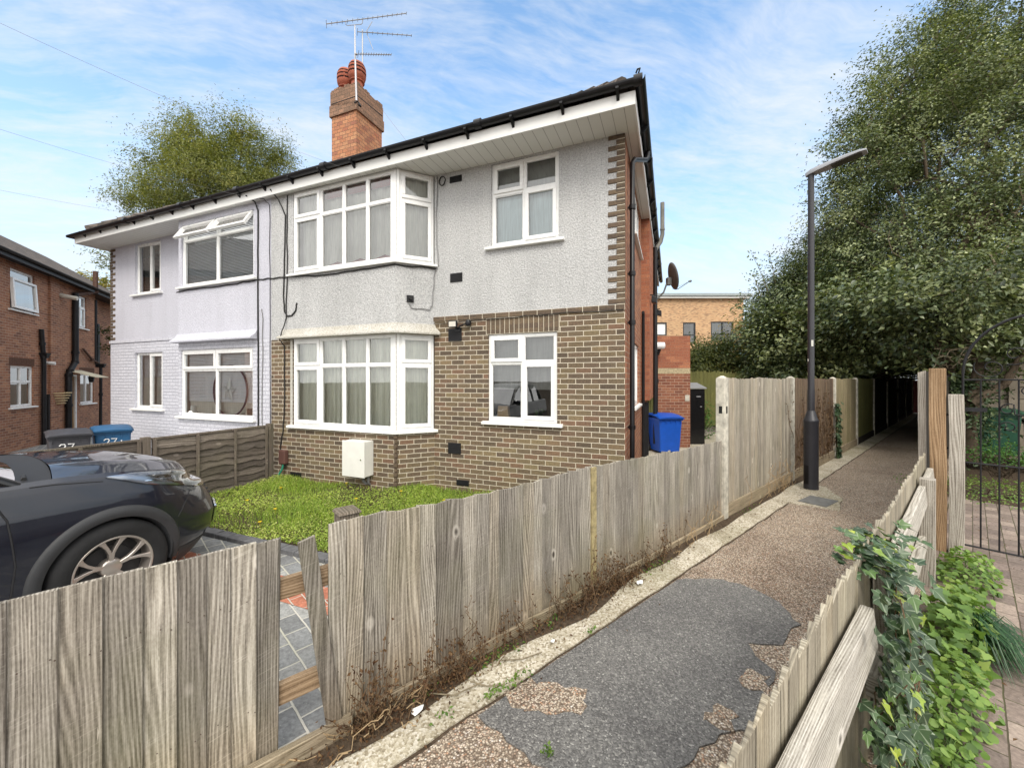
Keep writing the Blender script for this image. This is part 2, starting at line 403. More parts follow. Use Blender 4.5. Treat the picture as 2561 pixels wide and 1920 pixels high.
M['curtain'] = fabric_mat('cream_curtain', (.90, .89, .78), .25)
M['net'] = fabric_mat('sheer_white_curtain', (.88, .86, .80), .45)
M['frost'] = fabric_mat('pale_blue_privacy_film', (.72, .84, .88), .35)
M['blind_grey'] = fabric_mat('grey_roller_blind', (.32, .32, .31), .2)
M['blind'] = plain('white_blind_slat', (.86, .87, .92), .5, .3, var=.04)
M['red_cloth'] = fabric_mat('dark_red_cushion', (.18, .03, .03), .1)
M['meter'] = plain('off_white_meter_box', (.74, .73, .69), .45, .35, var=.05)
M['brown_box'] = plain('brown_plastic_box', (.12, .06, .05), .5, .3)
M['hose'] = plain('green_hose', (.03, .22, .14), .4, .4)
M['cable'] = plain('black_cable', (.02, .02, .02), .6, .3)
M['cable_grey'] = plain('grey_cable', (.22, .22, .22), .6, .3)
M['vent'] = plain('black_air_brick', (.014, .014, .016), .6, .3)
M['vent_lilac'] = plain('lilac_painted_air_brick', (.5, .5, .57), .7, .2)
M['terracotta'] = plain('terracotta_pot', (.34, .10, .06), .7, .25, var=.25)
M['slot'] = plain('pot_dark_inside', (.03, .02, .02), .9, .1)
M['alu'] = plain('aerial_aluminium', (.33, .33, .34), .45, .5, .7)
M['alu_light'] = plain('bright_mast', (.38, .38, .40), .4, .5, .5)
M['dish'] = plain('grey_dish', (.13, .13, .125), .55, .35, var=.2)
def roof(q):
    uv = q.uv()
    br = q.n('TexBrick', {'offset': .5}, Vector=uv, Color1=(0, 0, 0, 1), Color2=(1, 1, 1, 1), Mortar=(.5, .5, .5, 1), Scale=1.0)
    for k, v in (('Mortar Size', .006), ('Brick Width', .18), ('Row Height', .11)): br.inputs[k].default_value = v
    c = q.ramp(br.outputs['Color'], [(0, (.085, .075, .07)), (.5, (.12, .10, .09)), (1, (.16, .13, .115))])
    c = q.mix(.6, c, q.ramp(q.noise(q.obj(), 5, 6, .7), [(.35, (.6, .6, .6)), (.7, (1.5, 1.5, 1.4))]), 'MULTIPLY')
    c = q.mix(br.outputs['Fac'], c, (.03, .028, .026))
    return pbsdf(q, c, .9, q.bump(q.math('SUBTRACT', .5, br.outputs['Fac']), .8, .02), .2)
M['roof'] = mat('weathered_roof_tiles', roof)
# timber
M['fence_near'] = wood_mat('weathered_grey_boards', (.10, .088, .076), (.26, .24, .21), (.45, .425, .385), green=.22, brown_low=(.10, .55, (.92, .76, .55)), streaks=.75, tintr=.8)
M['fence_far'] = wood_mat('grey_tall_boards', (.15, .13, .105), (.33, .30, .25), (.52, .48, .415), green=.15, streaks=.6, tintr=.7, brown_low=(.0, .4, (.9, .78, .6)))
M['fence_brown'] = wood_mat('brown_tall_boards', (.045, .03, .022), (.13, .09, .065), (.26, .2, .15), green=.1, tintr=.6)
M['fence_tan'] = wood_mat('tan_tall_boards', (.14, .115, .07), (.27, .225, .14), (.36, .31, .20), green=.35, tintr=.4, streaks=.3)
M['fence_green'] = wood_mat('algae_green_boards', (.10, .105, .04), (.20, .205, .075), (.28, .275, .11), green=.6, tintr=.4, streaks=.3)
M['fence_dark'] = wood_mat('shade_darkened_boards', (.012, .011, .010), (.035, .031, .027), (.06, .052, .045), green=.05, tintr=.5)  # board colour darkened to carry the shade along the far path
M['fence_red'] = wood_mat('red_brown_boards', (.06, .016, .013), (.13, .032, .026), (.17, .05, .04), green=0, tintr=.5)
M['picket'] = wood_mat('buff_thin_boards', (.16, .14, .11), (.30, .27, .21), (.43, .395, .325), green=.2, tintr=.6, streaks=.6)
M['rail_white'] = wood_mat('bleached_rail', (.20, .18, .155), (.42, .395, .35), (.60, .575, .53), axis='u', green=.12, streaks=.6, tintr=.2, scale=1.2)
M['rail_brown'] = wood_mat('brown_back_rail', (.13, .085, .05), (.27, .19, .12), (.40, .30, .20), axis='u', green=.0, tintr=.3)
M['post_brown'] = wood_mat('fresh_brown_post', (.13, .08, .045), (.29, .19, .11), (.42, .30, .19), green=.0, tintr=.2, streaks=.5)
M['post_grey'] = wood_mat('silvered_post', (.15, .13, .11), (.36, .33, .29), (.54, .51, .46), green=.05, tintr=.3)
M['gravel_board'] = wood_mat('low_gravel_board', (.12, .095, .065), (.27, .22, .155), (.42, .36, .27), axis='u', green=.2, tintr=.4)
M['waney'] = wood_mat('dark_waney_boards', (.055, .046, .040), (.135, .115, .10), (.27, .235, .21), axis='u', green=.1, tintr=.8, streaks=.6)
M['waney_post'] = wood_mat('dark_waney_post', (.06, .05, .042), (.15, .125, .105), (.26, .22, .19), green=.2, tintr=.4)
M['conc_post'] = plain('pitted_concrete_post', (.50, .47, .40), .9, .2, var=.35, scale=14, bump=.7, bscale=90)
M['pine_door'] = wood_mat('varnished_door', (.17, .09, .03), (.30, .17, .065), (.40, .25, .11), green=0, tintr=.2, knots=False)
# ground
def conc(q):
    v = q.obj(); n = q.voro(v, 85, 1); c = q.ramp(q.n('SeparateXYZ', None, Vector=n).outputs[0], [(0, (.26, .22, .16)), (.35, (.44, .39, .30)), (.7, (.56, .51, .42)), (1, (.66, .62, .55))])
    big = q.noise(v, 2.2, 5, .65); c = q.mix(.6, c, q.ramp(big, [(.3, (.45, .42, .33)), (.55, (1, 1, .97)), (.8, (1.12, 1.1, 1.05))]), 'MULTIPLY')
    c = q.mix(q.ramp(q.noise(v, .7, 4), [(.5, 0.0), (.7, .55)]), c, (.20, .19, .10))
    return pbsdf(q, c, .92, q.bump(q.voro(v, 85, 0), .5, .006), .15)
M['concrete'] = mat('gritty_concrete_edging', conc)
def gravel(q):
    v = q.obj(); ca = q.n('SeparateXYZ', None, Vector=q.voro(v, 95, 1)); d = q.voro(v, 95, 0)
    c = q.ramp(ca.outputs[0], [(0, (.16, .125, .098)), (.18, (.37, .30, .235)), (.45, (.53, .445, .35)), (.62, (.62, .54, .44)), (.8, (.70, .63, .54)), (.93, (.50, .29, .18)), (1, (.85, .83, .79))])
    c = q.mix(q.ramp(d, [(.34, 0.0), (.66, .8)]), c, (.12, .088, .066))
    big = q.noise(v, .55, 5, .6, .4); c = q.mix(.75, c, q.ramp(big, [(.33, (.55, .48, .44)), (.52, (.95, .93, .9)), (.72, (1.2, 1.17, 1.1))]), 'MULTIPLY')
    return pbsdf(q, c, .9, q.bump(q.math('SUBTRACT', 1.0, d), .9, .008), .2)
M['gravel'] = mat('brown_stone_chip_path', gravel)
def asphalt(q):
    v = q.obj(); ca = q.n('SeparateXYZ', None, Vector=q.voro(v, 120, 1)); d = q.voro(v, 120, 0)
    c = q.ramp(ca.outputs[1], [(0, (.10, .097, .094)), (.5, (.165, .160, .155)), (.85, (.22, .214, .205)), (.97, (.30, .29, .272)), (1, (.42, .41, .385))])
    c = q.mix(.6, c, q.ramp(q.noise(v, 1.5, 5, .6), [(.3, (.6, .6, .62)), (.7, (1.25, 1.25, 1.22))]), 'MULTIPLY')
    return pbsdf(q, c, .85, q.bump(q.math('SUBTRACT', 1.0, d), .8, .006), .25)
M['asphalt'] = mat('dark_tarmac_patch', asphalt)
def soil(q):
    v = q.obj(); c = q.ramp(q.noise(v, 28, 6, .7), [(.3, (.035, .026, .018)), (.55, (.085, .062, .043)), (.75, (.15, .11, .075))])
    return pbsdf(q, c, .95, q.bump(q.noise(v, 40, 5), .8, .02), .1)
M['soil'] = mat('dry_soil', soil)
def paving(q, tones, joint, bw, rh, ms, moss, rot=0.0, red=None):
    uv = q.mapv(q.obj(), rot=(0, 0, rot))
    wob = q.n('VectorMath', {'operation': 'SCALE'}, _0=q.noise(uv, 12, 2, out=1), Scale=.008).outputs[0]
    br = q.n('TexBrick', {'offset': .5}, Vector=q.addv(uv, wob), Color1=(0, 0, 0, 1), Color2=(1, 1, 1, 1), Mortar=(.5, .5, .5, 1), Scale=1.0)
    for k, v in (('Mortar Size', ms), ('Mortar Smooth', .3), ('Brick Width', bw), ('Row Height', rh)): br.inputs[k].default_value = v
    n = len(tones); c = q.ramp(br.outputs['Color'], [((i + .5) / n, t) for i, t in enumerate(tones)])
    c = q.mix(1.0, c, q.ramp(q.noise(uv, 45, 5, .7), [(.3, (.65, .65, .65)), (.7, (1.3, 1.3, 1.28))]), 'MULTIPLY')
    c = q.mix(.6, c, q.ramp(q.noise(uv, 1.7, 5, .65), [(.3, (.55, .52, .5)), (.6, (1.1, 1.1, 1.1))]), 'MULTIPLY')
    j = q.mix(q.ramp(q.noise(uv, 2.0, 4), [(.42, 0.0), (.6, 1.0)]), joint, moss)
    c = q.mix(br.outputs['Fac'], c, j)
    sp = q.ramp(q.noise(uv, 70, 3, .6), [(.70, 0.0), (.73, 1.0)]); c = q.mix(q.math('MULTIPLY', sp, .5), c, (.6, .57, .52))
    return pbsdf(q, c, .85, q.bump(q.math('SUBTRACT', .5, br.outputs['Fac']), .7, .01), .25)
M['pave_grey'] = mat('grey_block_paving', lambda q: paving(q, [(.20, .205, .21), (.27, .275, .275), (.16, .165, .17), (.33, .33, .32)], (.50, .48, .43), .23, .145, .007, (.42, .41, .34), .4))
M['pave_red'] = mat('red_block_paving', lambda q: paving(q, [(.42, .16, .10), (.48, .20, .13), (.36, .125, .08)], (.50, .46, .40), .2, .1, .005, (.45, .42, .36), .4))
M['pave_pink'] = mat('pinkish_block_paving', lambda q: paving(q, [(.22, .175, .15), (.28, .22, .19), (.175, .14, .125), (.33, .265, .225)], (.09, .07, .05), .215, .112, .004, (.075, .085, .03)))
M['kerb_dark'] = plain('dark_edging_block', (.12, .12, .125), .85, .2, var=.3, scale=15, bump=.4)
M['cover'] = plain('worn_grey_cover', (.17, .17, .165), .75, .3, var=.25, scale=12, bump=.4, bscale=60)
M['earth'] = mat('earth_far', soil)
# street things
M['lamp_black'] = plain('satin_black_column', (.026, .026, .032), .42, .45, var=.15, bump=.1)
M['lamp_grey'] = plain('grey_luminaire', (.30, .31, .33), .45, .4, var=.08)
M['lamp_lens'] = plain('dark_led_panel', (.055, .05, .045), .3, .5)
M['sticker'] = plain('pale_sticker', (.6, .6, .55), .6, .3)
M['bin_blue'] = plain('blue_bin_plastic', (.008, .085, .48), .42, .4, var=.1)
M['bin_blue_dull'] = plain('dull_blue_bin_plastic', (.022, .10, .22), .45, .4, var=.12)
M['bin_black'] = plain('charcoal_bin_plastic', (.050, .050, .058), .5, .35, var=.15)
M['bin_green'] = plain('green_bin_plastic', (.016, .075, .042), .42, .4, var=.15)
M['white_mark'] = plain('white_brushed_paint', (.85, .85, .85), .6, .2)
M['garage'] = plain('beige_concrete_panel', (.33, .285, .225), .85, .2, var=.15, bump=.3, bscale=40)
M['felt'] = plain('roof_felt', (.05, .05, .05), .9, .1)
# foliage
M['leaf_ever'] = leaf_mat('evergreen_leaves', [(.028, .045, .020), (.075, .105, .045), (.145, .18, .075), (.25, .285, .13), (.42, .45, .27)], .42, .2, .4)
M['leaf_low'] = leaf_mat('shrub_leaves', [(.032, .052, .024), (.09, .125, .052), (.175, .21, .09), (.30, .33, .15)], .35, .2, .55)
M['leaf_yew'] = leaf_mat('dark_conifer_needles', [(.016, .032, .014), (.04, .068, .028), (.065, .10, .04), (.11, .15, .055)], .5, .12, .35)
M['leaf_light'] = leaf_mat('light_willow_leaves', [(.085, .105, .03), (.15, .17, .05), (.22, .235, .075), (.31, .29, .09)], .5, .35, .3)
M['leaf_shrub'] = leaf_mat('mid_green_shrub_leaves', [(.035, .05, .016), (.065, .085, .026), (.105, .125, .036), (.16, .155, .045)], .5, .3, .3)
M['leaf_autumn'] = leaf_mat('turning_shrub_leaves', [(.13, .12, .03), (.22, .20, .045), (.34, .23, .05), (.22, .21, .05)], .5, .35, .3)
M['leaf_bush'] = leaf_mat('garden_bush_leaves', [(.035, .09, .022), (.07, .16, .035), (.11, .22, .05)], .5, .3, .3)
M['leaf_cover'] = leaf_mat('wild_plant_leaves', [(.07, .13, .03), (.13, .23, .05), (.20, .31, .07), (.30, .40, .11)], .5, .3, .35)
M['grass'] = leaf_mat('lawn_blades', [(.10, .19, .03), (.19, .31, .045), (.28, .40, .06), (.38, .48, .09), (.44, .46, .15)], .5, .35, .3)
M['clover'] = leaf_mat('lawn_clover', [(.14, .21, .035), (.26, .36, .06), (.38, .47, .095), (.50, .54, .18), (.44, .41, .22)], .5, .3, .3)
M['grass_dark'] = leaf_mat('dark_grass_tuft', [(.018, .06, .022), (.03, .09, .03), (.05, .12, .04)], .4, .2, .4)
M['dandelion'] = plain('yellow_flower', (.75, .52, .02), .7, .2)
M['dry'] = leaf_mat('dead_weed_leaves', [(.045, .022, .014), (.085, .045, .026), (.14, .08, .042), (.21, .14, .08)], .8, .15, .15)
M['stem_dry'] = plain('dead_stem', (.13, .085, .05), .8, .2, var=.4)
M['straw'] = plain('straw_stem', (.36, .26, .15), .8, .2, var=.3)
M['weed'] = leaf_mat('fresh_weed_leaves', [(.07, .14, .03), (.12, .21, .045), (.18, .27, .06)], .5, .3, .3)
M['bark'] = plain('bark', (.085, .065, .046), .9, .1, var=.4, scale=14, bump=.8, bscale=45)
M['bark_pale'] = plain('pale_twigs', (.21, .175, .12), .85, .15, var=.3, scale=14)
def ivy(q):
    uv = q.n('SeparateXYZ', None, Vector=q.uv()); r = q.rnd()
    ang = q.math('ARCTAN2', uv.outputs[0], q.math('ADD', uv.outputs[1], .12))
    rays = q.math('ABSOLUTE', q.math('SINE', q.math('MULTIPLY', ang, 2.6)))
    vein = q.ramp(rays, [(.0, 1.0), (.12, .5), (.26, 0.0)])
    base = q.ramp(r, [(0, (.02, .042, .02)), (.35, (.04, .075, .034)), (.62, (.065, .115, .045)), (.78, (.10, .18, .045)), (.86, (.24, .33, .035)), (1, (.36, .42, .06))])
    base = q.mix(.4, base, q.ramp(q.noise(q.obj(), 60, 4), [(.3, (.7, .7, .7)), (.7, (1.3, 1.3, 1.3))]), 'MULTIPLY')
    col = q.mix(q.math('MULTIPLY', vein, .62), base, (.40, .46, .34))
    d = pbsdf(q, col, .38, None, .45); t = q.n('BsdfTranslucent', None, Color=q.mix(1.0, col, (1.2, 1.4, .5), 'MULTIPLY'))
    return q.n('MixShader', None, _0=.15, _1=d.outputs[0], _2=t.outputs[0])
M['ivy'] = mat('ivy_leaf', ivy)
# car
def paint(q):
    n = q.noise(q.obj(), 900, 2)
    c = q.mix(1.0, (.0055, .0065, .013), q.ramp(n, [(.35, (.7, .7, .75)), (.7, (1.6, 1.6, 1.7))]), 'MULTIPLY')
    b = pbsdf(q, c, .38, None, .3, 0.0); b.inputs['Coat Weight'].default_value = 1.0; b.inputs['Coat Roughness'].default_value = .035
    return b
M['car_paint'] = mat('midnight_blue_metallic', paint)
M['car_trim'] = plain('grey_black_cladding', (.035, .036, .039), .55, .35, var=.15, bump=.2, bscale=500)
M['car_black'] = plain('gloss_black_grille', (.008, .008, .009), .2, .5)
M['tyre'] = plain('tyre_rubber', (.02, .02, .021), .75, .25, var=.3, bump=.3, bscale=120)
M['alloy'] = plain('machined_alloy', (.50, .45, .41), .33, .5, .75, var=.1)
M['alloy_dark'] = plain('dark_alloy_pocket', (.03, .03, .032), .5, .4)
M['chrome'] = plain('chrome', (.75, .76, .78), .12, .5, 1.0, var=.02)
M['lens'] = glass_mat('headlight_lens', (.8, .85, .9), 0, 1.6)
M['lamp_in'] = plain('headlight_reflector', (.42, .44, .50), .25, .5, .45)
M['windscreen'] = glass_mat('windscreen_glass', (.45, .55, .53), 0, 5.0)
M['wiper'] = plain('wiper_cowl', (.02, .02, .022), .6, .3)
M['orange'] = plain('amber_reflector', (.55, .16, .01), .4, .4)
M['nail'] = plain('rusty_nail_head', (.06, .035, .025), .7, .3)
# ------------------------------------------------------------------ camera, light, sky
cd = bpy.data.cameras.new('camera'); cam = bpy.data.objects.new('camera', cd); COL.objects.link(cam)
cam.location = (0, 0, H); cam.rotation_euler = (R(90), 0, 0)
cd.sensor_width = 36; cd.lens = 36 * 855 / 2212; cd.shift_y = -9 / 2212; cd.clip_start = .05; cd.clip_end = 2000
SC.camera = cam
SC.view_settings.view_transform = 'Standard'; SC.view_settings.look = 'None'; SC.view_settings.gamma = 1; SC.view_settings.use_curve_mapping = False
SC.view_settings.exposure = EXPO
SC.cycles.max_bounces = 8; SC.cycles.transparent_max_bounces = 12; SC.cycles.use_denoising = True
SUN_EL, SUN_AZ = 46, 174      # degrees; azimuth clockwise from +Y seen from above
sl = bpy.data.lights.new('sun', 'SUN'); sl.energy = SUNP; sl.angle = R(24); sl.color = (1.0, .94, .84)
so = bpy.data.objects.new('sun', sl); COL.objects.link(so)
el, az = R(SUN_EL), R(SUN_AZ)
sd = Vector((math.sin(az) * math.cos(el), math.cos(az) * math.cos(el), math.sin(el)))
so.rotation_euler = (-sd).to_track_quat('-Z', 'Y').to_euler(); so.location = sd * 60
wd = bpy.data.worlds.new('World'); SC.world = wd; wd.use_nodes = True
wt = wd.node_tree; wt.nodes.clear(); q = NT(wt)
sky = q.n('TexSky', {'sky_type': 'NISHITA', 'sun_disc': False, 'sun_elevation': el, 'sun_rotation': az, 'altitude': 50, 'air_density': 1.0, 'dust_density': .6, 'ozone_density': 1.6})
g = q.n('TexCoord').outputs['Generated']; sp = q.n('SeparateXYZ', None, Vector=g)
zz = q.math('ADD', q.math('MAXIMUM', sp.outputs[2], 0.0), .16)
px = q.math('DIVIDE', sp.outputs[0], zz); py = q.math('DIVIDE', sp.outputs[1], zz)
pv = q.mapv(q.comb(px, py, 0.0), (1, 1, 1), (0, 0, 0), (0, 0, R(-14)))
pw = q.addv(pv, q.n('VectorMath', {'operation': 'SCALE'}, _0=q.noise(pv, 1.4, 3, .5, out=1), Scale=.35).outputs[0])
c1 = q.noise(q.mapv(pw, (.9, 2.6, 1)), 1.25, 6, .62)
c2 = q.noise(q.mapv(pw, (2.2, 7.5, 1)), 2.1, 5, .62)
c3_ = q.noise(q.mapv(pw, (5, 11, 1)), 3.4, 3, .6)
cc = q.math('ADD', q.math('MULTIPLY', c1, .56), q.math('ADD', q.math('MULTIPLY', c2, .30), q.math('MULTIPLY', c3_, .14)))
low = q.ramp(sp.outputs[2], [(.0, .30), (.22, .14), (.42, .05), (.75, -.0)])
cov = q.ramp(q.math('ADD', cc, q.math('MULTIPLY', low, .42)), [(.43, 0.0), (.53, .34), (.64, .72), (.80, .92)])
base = q.mix(1.0, sky.outputs[0], (SKYT), 'MULTIPLY')
hz = q.ramp(sp.outputs[2], [(.0, .92), (.14, .72), (.40, .16), (.7, 0.0)])
base = q.mix(hz, base, HAZEC)
skyc = q.mix(cov, base, CLOUDC)
# unseen bright cloud added overhead and behind the viewer for soft neutral fill
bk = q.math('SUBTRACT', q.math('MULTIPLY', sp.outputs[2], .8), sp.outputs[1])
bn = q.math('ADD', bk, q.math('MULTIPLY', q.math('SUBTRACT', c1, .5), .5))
skyc = q.mix(q.ramp(bn, [(.02, 0.0), (.42, 1.0)]), skyc, q.mix(c2, tuple(v * .8 for v in FILLC), tuple(v * 1.2 for v in FILLC)))
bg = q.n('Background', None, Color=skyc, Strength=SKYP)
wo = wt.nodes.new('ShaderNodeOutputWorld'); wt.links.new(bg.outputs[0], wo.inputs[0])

# ------------------------------------------------------------------ ground
def sheet(poly, z, n=0):
    mb = MB(); mb.add([(x, y, z if not callable(z) else z(x, y)) for x, y in poly], [tuple(range(len(poly)))]); return mb
structure('ground', sheet([(-300, -300), (300, -300), (300, 300), (-300, 300)], -.36), M['earth'])
# footpath between the fences (path frame: x along, y to the left)
structure('footpath', sheet([(-6, .28), (34, .28), (34, 1.93), (-6, 1.93)], 0), M['gravel'], ALLEY)
mb = MB()
def wob(s, a=.018): return a * math.sin(s * 7.3) + a * .7 * math.sin(s * 17.1 + 1) + a * .5 * math.sin(s * 41 + 2)
ss = [-6 + .12 * i for i in range(int(40 / .12))]
for a, b in zip(ss, ss[1:]):
    mb.quad((a, 1.735 + wob(a, .004), .012), (b, 1.735 + wob(b, .004), .012), (b, 2.02, .03), (a, 2.02, .03))
    mb.quad((a, 1.735 + wob(a, .004), -.02), (b, 1.735 + wob(b, .004), -.02), (b, 1.735 + wob(b, .004), .012), (a, 1.735 + wob(a, .004), .012))
structure('path_edging', mb, M['concrete'], ALLEY)
mb = MB()
for a, b in zip(ss, ss[1:]): w0, w1 = .012 + .010 * math.sin(a * 5.1) ** 2, .012 + .010 * math.sin(b * 5.1) ** 2; mb.quad((a, 1.737 + wob(a, .004) - w0, .0035), (b, 1.737 + wob(b, .004) - w1, .0035), (b, 1.737 + wob(b, .004), .0035), (a, 1.737 + wob(a, .004), .0035))
structure('path_joint', mb, M['soil'], ALLEY)
# tarmac patch with a broken outline, stone chips showing through where it has worn away
def ragged(poly, step=.07, amp=.022, seed=1, straight=()):
    r = random.Random(seed); out = []
    for i, (p, q_) in enumerate(zip(poly, poly[1:] + poly[:1])):
        L = math.dist(p, q_); n = max(1, int(L / step))
        for k in range(n):
            t = k / n; x, y = p[0] + (q_[0] - p[0]) * t, p[1] + (q_[1] - p[1]) * t
            a = 0.002 if i in straight else amp
            out.append((x + r.uniform(-a, a), y + r.uniform(-a, a)))
    return out
tar = [(1.23, 1.70), (1.62, 1.715), (2.3, 1.715), (3.42, 1.705), (3.72, 1.46), (3.74, 1.17), (3.62, .94), (3.44, .83), (3.1, .83), (2.95, .99), (2.84, .90), (2.78, .78), (2.5, .75), (2.25, .74), (2.1, .82), (1.95, .86), (1.79, .86), (1.5, 1.0), (1.28, 1.32)]
mb = MB(); pt = ragged(tar, straight=(0, 1, 2))
mb.prism(pt, -.01, .009); structure('tarmac_patch', mb, M['asphalt'], ALLEY)
mb = MB()
for k, pl in enumerate(([(1.42, 1.735), (1.60, 1.70), (1.80, 1.42), (1.66, 1.36), (1.52, 1.46), (1.40, 1.60)], [(2.12, .93), (2.28, .90), (2.26, .80), (2.12, .80)], [(2.52, .88), (2.66, .90), (2.70, .80), (2.54, .76)])):
    mb.prism(ragged(pl, .035, .022, 30 + k), -.012, .0125 + .0005 * k)
structure('worn_path_surface', mb, M['gravel'], ALLEY)
# a strip of fallen soil along the fence foot
mb = MB(); ss = [-2 + .1 * i for i in range(110)]
def soilw(s): return 1.955 - .03 * math.sin(s * 2.1) ** 2 - .012 * math.sin(s * 5.3 + 1) - .06 * math.exp(-((s - 2.4) / .5) ** 2) - .05 * math.exp(-((s - .8) / .35) ** 2)
for a, b in zip(ss, ss[1:]): mb.quad((a, soilw(a), .021 + .005), (b, soilw(b), .026), (b, 2.04, .062), (a, 2.04, .062))
structure('soil_strip', mb, M['soil'], ALLEY)
# concrete surround and cover beside the lamp column
structure('lamp_surround', MB().prism(ragged([(6.75, 1.73), (8.2, 1.74), (8.15, 1.55), (7.55, 1.27), (6.86, 1.17), (6.80, 1.4)], .1, .02, 5), -.01, .018), M['concrete'], ALLEY)
single('access_cover', 'flat grey rectangular cover set in concrete at the foot of the lamp column', 'cover', MB().box(-.24, .24, -.17, .17, 0, .008).box(-.215, .215, -.145, .145, .008, .011), M['cover'], Frame(*ALLEY.w((7.12, 1.46, .018))[:2], ALLEY.a + R(-6), .018))
# front garden, driveways
H2 = HOUSE
def hx(n, y):   # x in the house frame on the path-fence line n at depth y
    p0, p1 = a2h(0, n), a2h(10, n); t = (y - p0[1]) / (p1[1] - p0[1]); return p0[0] + (p1[0] - p0[0]) * t
structure('garden_soil', sheet([(-6.1, -2.6), (hx(2.08, -2.6), -2.6), (hx(2.08, -.9), -.9), (.6, 0.2), (-6.1, .2)], .0), M['soil'], HOUSE)
structure('driveway', sheet([(-6.15, -8), (hx(2.07, -8), -8), (hx(2.07, -2.6), -2.6), (-6.15, -2.6)], .008), M['pave_grey'], HOUSE)
mb = MB()
mb.quad((-6.0, -3.32, .012), (hx(2.09, -3.32), -3.32, .012), (hx(2.09, -3.02), -3.02, .012), (-6.0, -3.02, .012))
structure('driveway_red_band', mb, M['pave_red'], HOUSE)
mb = MB(); x = -6.0
while x < hx(2.09, -2.6) - .1:
    mb.rnd = random.random(); mb.box(x, x + .195, -2.70, -2.58, -.05, .055 + random.uniform(-.004, .004)); x += .205
structure('drive_edging', mb, M['kerb_dark'], HOUSE, bevel=.008)
structure('neighbour_drive', sheet([(-24, -9), (-6.2, -9), (-6.2, 0.4), (-12.7, .4), (-12.7, 9), (-24, 9)], -.25), M['pave_grey'], HOUSE)
structure('side_yard', sheet([(0.0, -.9), (hx(2.1, -.9) + .0, -.9), (hx(2.1, 12), 12), (0.0, 12)], -.01), M['concrete'], HOUSE)
# block paving on our own side of the low fence
structure('right_paving', sheet([(-7, .27), (9, .27), (9, -10), (-7, -10)], -.004), M['pave_pink'], ALLEY)
# ------------------------------------------------------------------ windows
def xf(org, ux, uy):
    org = np.array(org, float); ux = np.array((*ux, 0.0)); uy = np.array((*uy, 0.0))
    return lambda p: org + ux * p[0] + uy * p[1] + np.array((0, 0, p[2]))
def bars(mb, a0, a1, z0, z1, w, d0, d1):
    mb.box(a0, a1, d0, d1, z0, z0 + w); mb.box(a0, a1, d0, d1, z1 - w, z1)
    mb.box(a0, a0 + w, d0, d1, z0 + w, z1 - w); mb.box(a1 - w, a1, d0, d1, z0 + w, z1 - w)
def window(th, org, ux, uy, w, z0, z1, cols, rows, kinds, fmat='upvc', fw=.052, d0=.028, glass='glass', sill=True, label=None, mull=.05, vent=(), sillproj=.07, upper_mat=None):
    """cols: inner column edges; rows: inner row edges from the bottom; kinds[row][col]: f fixed, c casement, o left open."""
    T = xf(org, ux, uy); mb = MB(); mb.T = T; pb = MB(); pb.T = T
    d1 = d0 + .065
    bars(mb, 0, w, z0, z1, fw, d0, d1)
    ce = [fw * .0] + list(cols) + [w]; re = [z0] + list(rows) + [z1]
    xs = [(fw if i == 0 else ce[i] + mull / 2, w - fw if i == len(ce) - 2 else ce[i + 1] - mull / 2) for i in range(len(ce) - 1)]
    zs = [(z0 + fw if i == 0 else re[i] + mull / 2, z1 - fw if i == len(re) - 2 else re[i + 1] - mull / 2) for i in range(len(re) - 1)]
    for c in cols: mb.box(c - mull / 2, c + mull / 2, d0 - .001, d1, z0 + fw, z1 - fw)
    for r in rows:
        for a, b in xs: mb.box(a, b, d0 - .0005, d1, r - mull / 2, r + mull / 2)
    for ri, (c, d) in enumerate(zs):
        for ci, (a, b) in enumerate(xs):
            k = kinds[ri][ci]
            if k == 'c':
                e = .012; bars(mb, a - e, b + e, c - e, d + e, .056, d0 - .022, d0 + .035)
                pb.quad((a + .04, d0 + .012, c + .04), (b - .04, d0 + .012, c + .04), (b - .04, d0 + .012, d - .04), (a + .04, d0 + .012, d - .04))
                if (ri, ci) in vent: mb.box(a + .05, b - .05, d0 - .032, d0 - .02, d - .02, d - .006)
            elif k == 'f':
                bars(mb, a - .002, b + .002, c - .002, d + .002, .014, d0 + .008, d0 + .03)
                pb.quad((a, d0 + .03, c), (b, d0 + .03, c), (b, d0 + .03, d), (a, d0 + .03, d))
    f = th.part('window', mb, M[fmat], bevel=.004, seg=1, label=label)
    th.part('pane', pb, M[glass], parent=f)
    if sill:
        sb = MB(); sb.T = T
        sb.hexa([(-.09, -sillproj, z0 - .052), (w + .09, -sillproj, z0 - .052), (w + .09, d0, z0 - .052), (-.09, d0, z0 - .052)],
                [(-.09, -sillproj, z0 - .012), (w + .09, -sillproj, z0 - .012), (w + .09, d0, z0 + .002), (-.09, d0, z0 + .002)])
        th.part('sill', sb, M['sill'], parent=f, bevel=.005, seg=1)
    return f, T
def room(th, f, T, a0, a1, z0, z1, dep=1.6, d=.10, m='room'):
    mb = MB(); mb.T = T
    mb.quad((a0, d, z0), (a0, dep, z0), (a0, dep, z1), (a0, d, z1)); mb.quad((a1, d, z0), (a1, d, z1), (a1, dep, z1), (a1, dep, z0))
    mb.quad((a0, d, z0), (a1, d, z0), (a1, dep, z0), (a0, dep, z0)); mb.quad((a0, d, z1), (a0, dep, z1), (a1, dep, z1), (a1, d, z1))
    mb.quad((a0, dep, z0), (a1, dep, z0), (a1, dep, z1), (a0, dep, z1))
    return th.part('room', mb, M[m], parent=f)
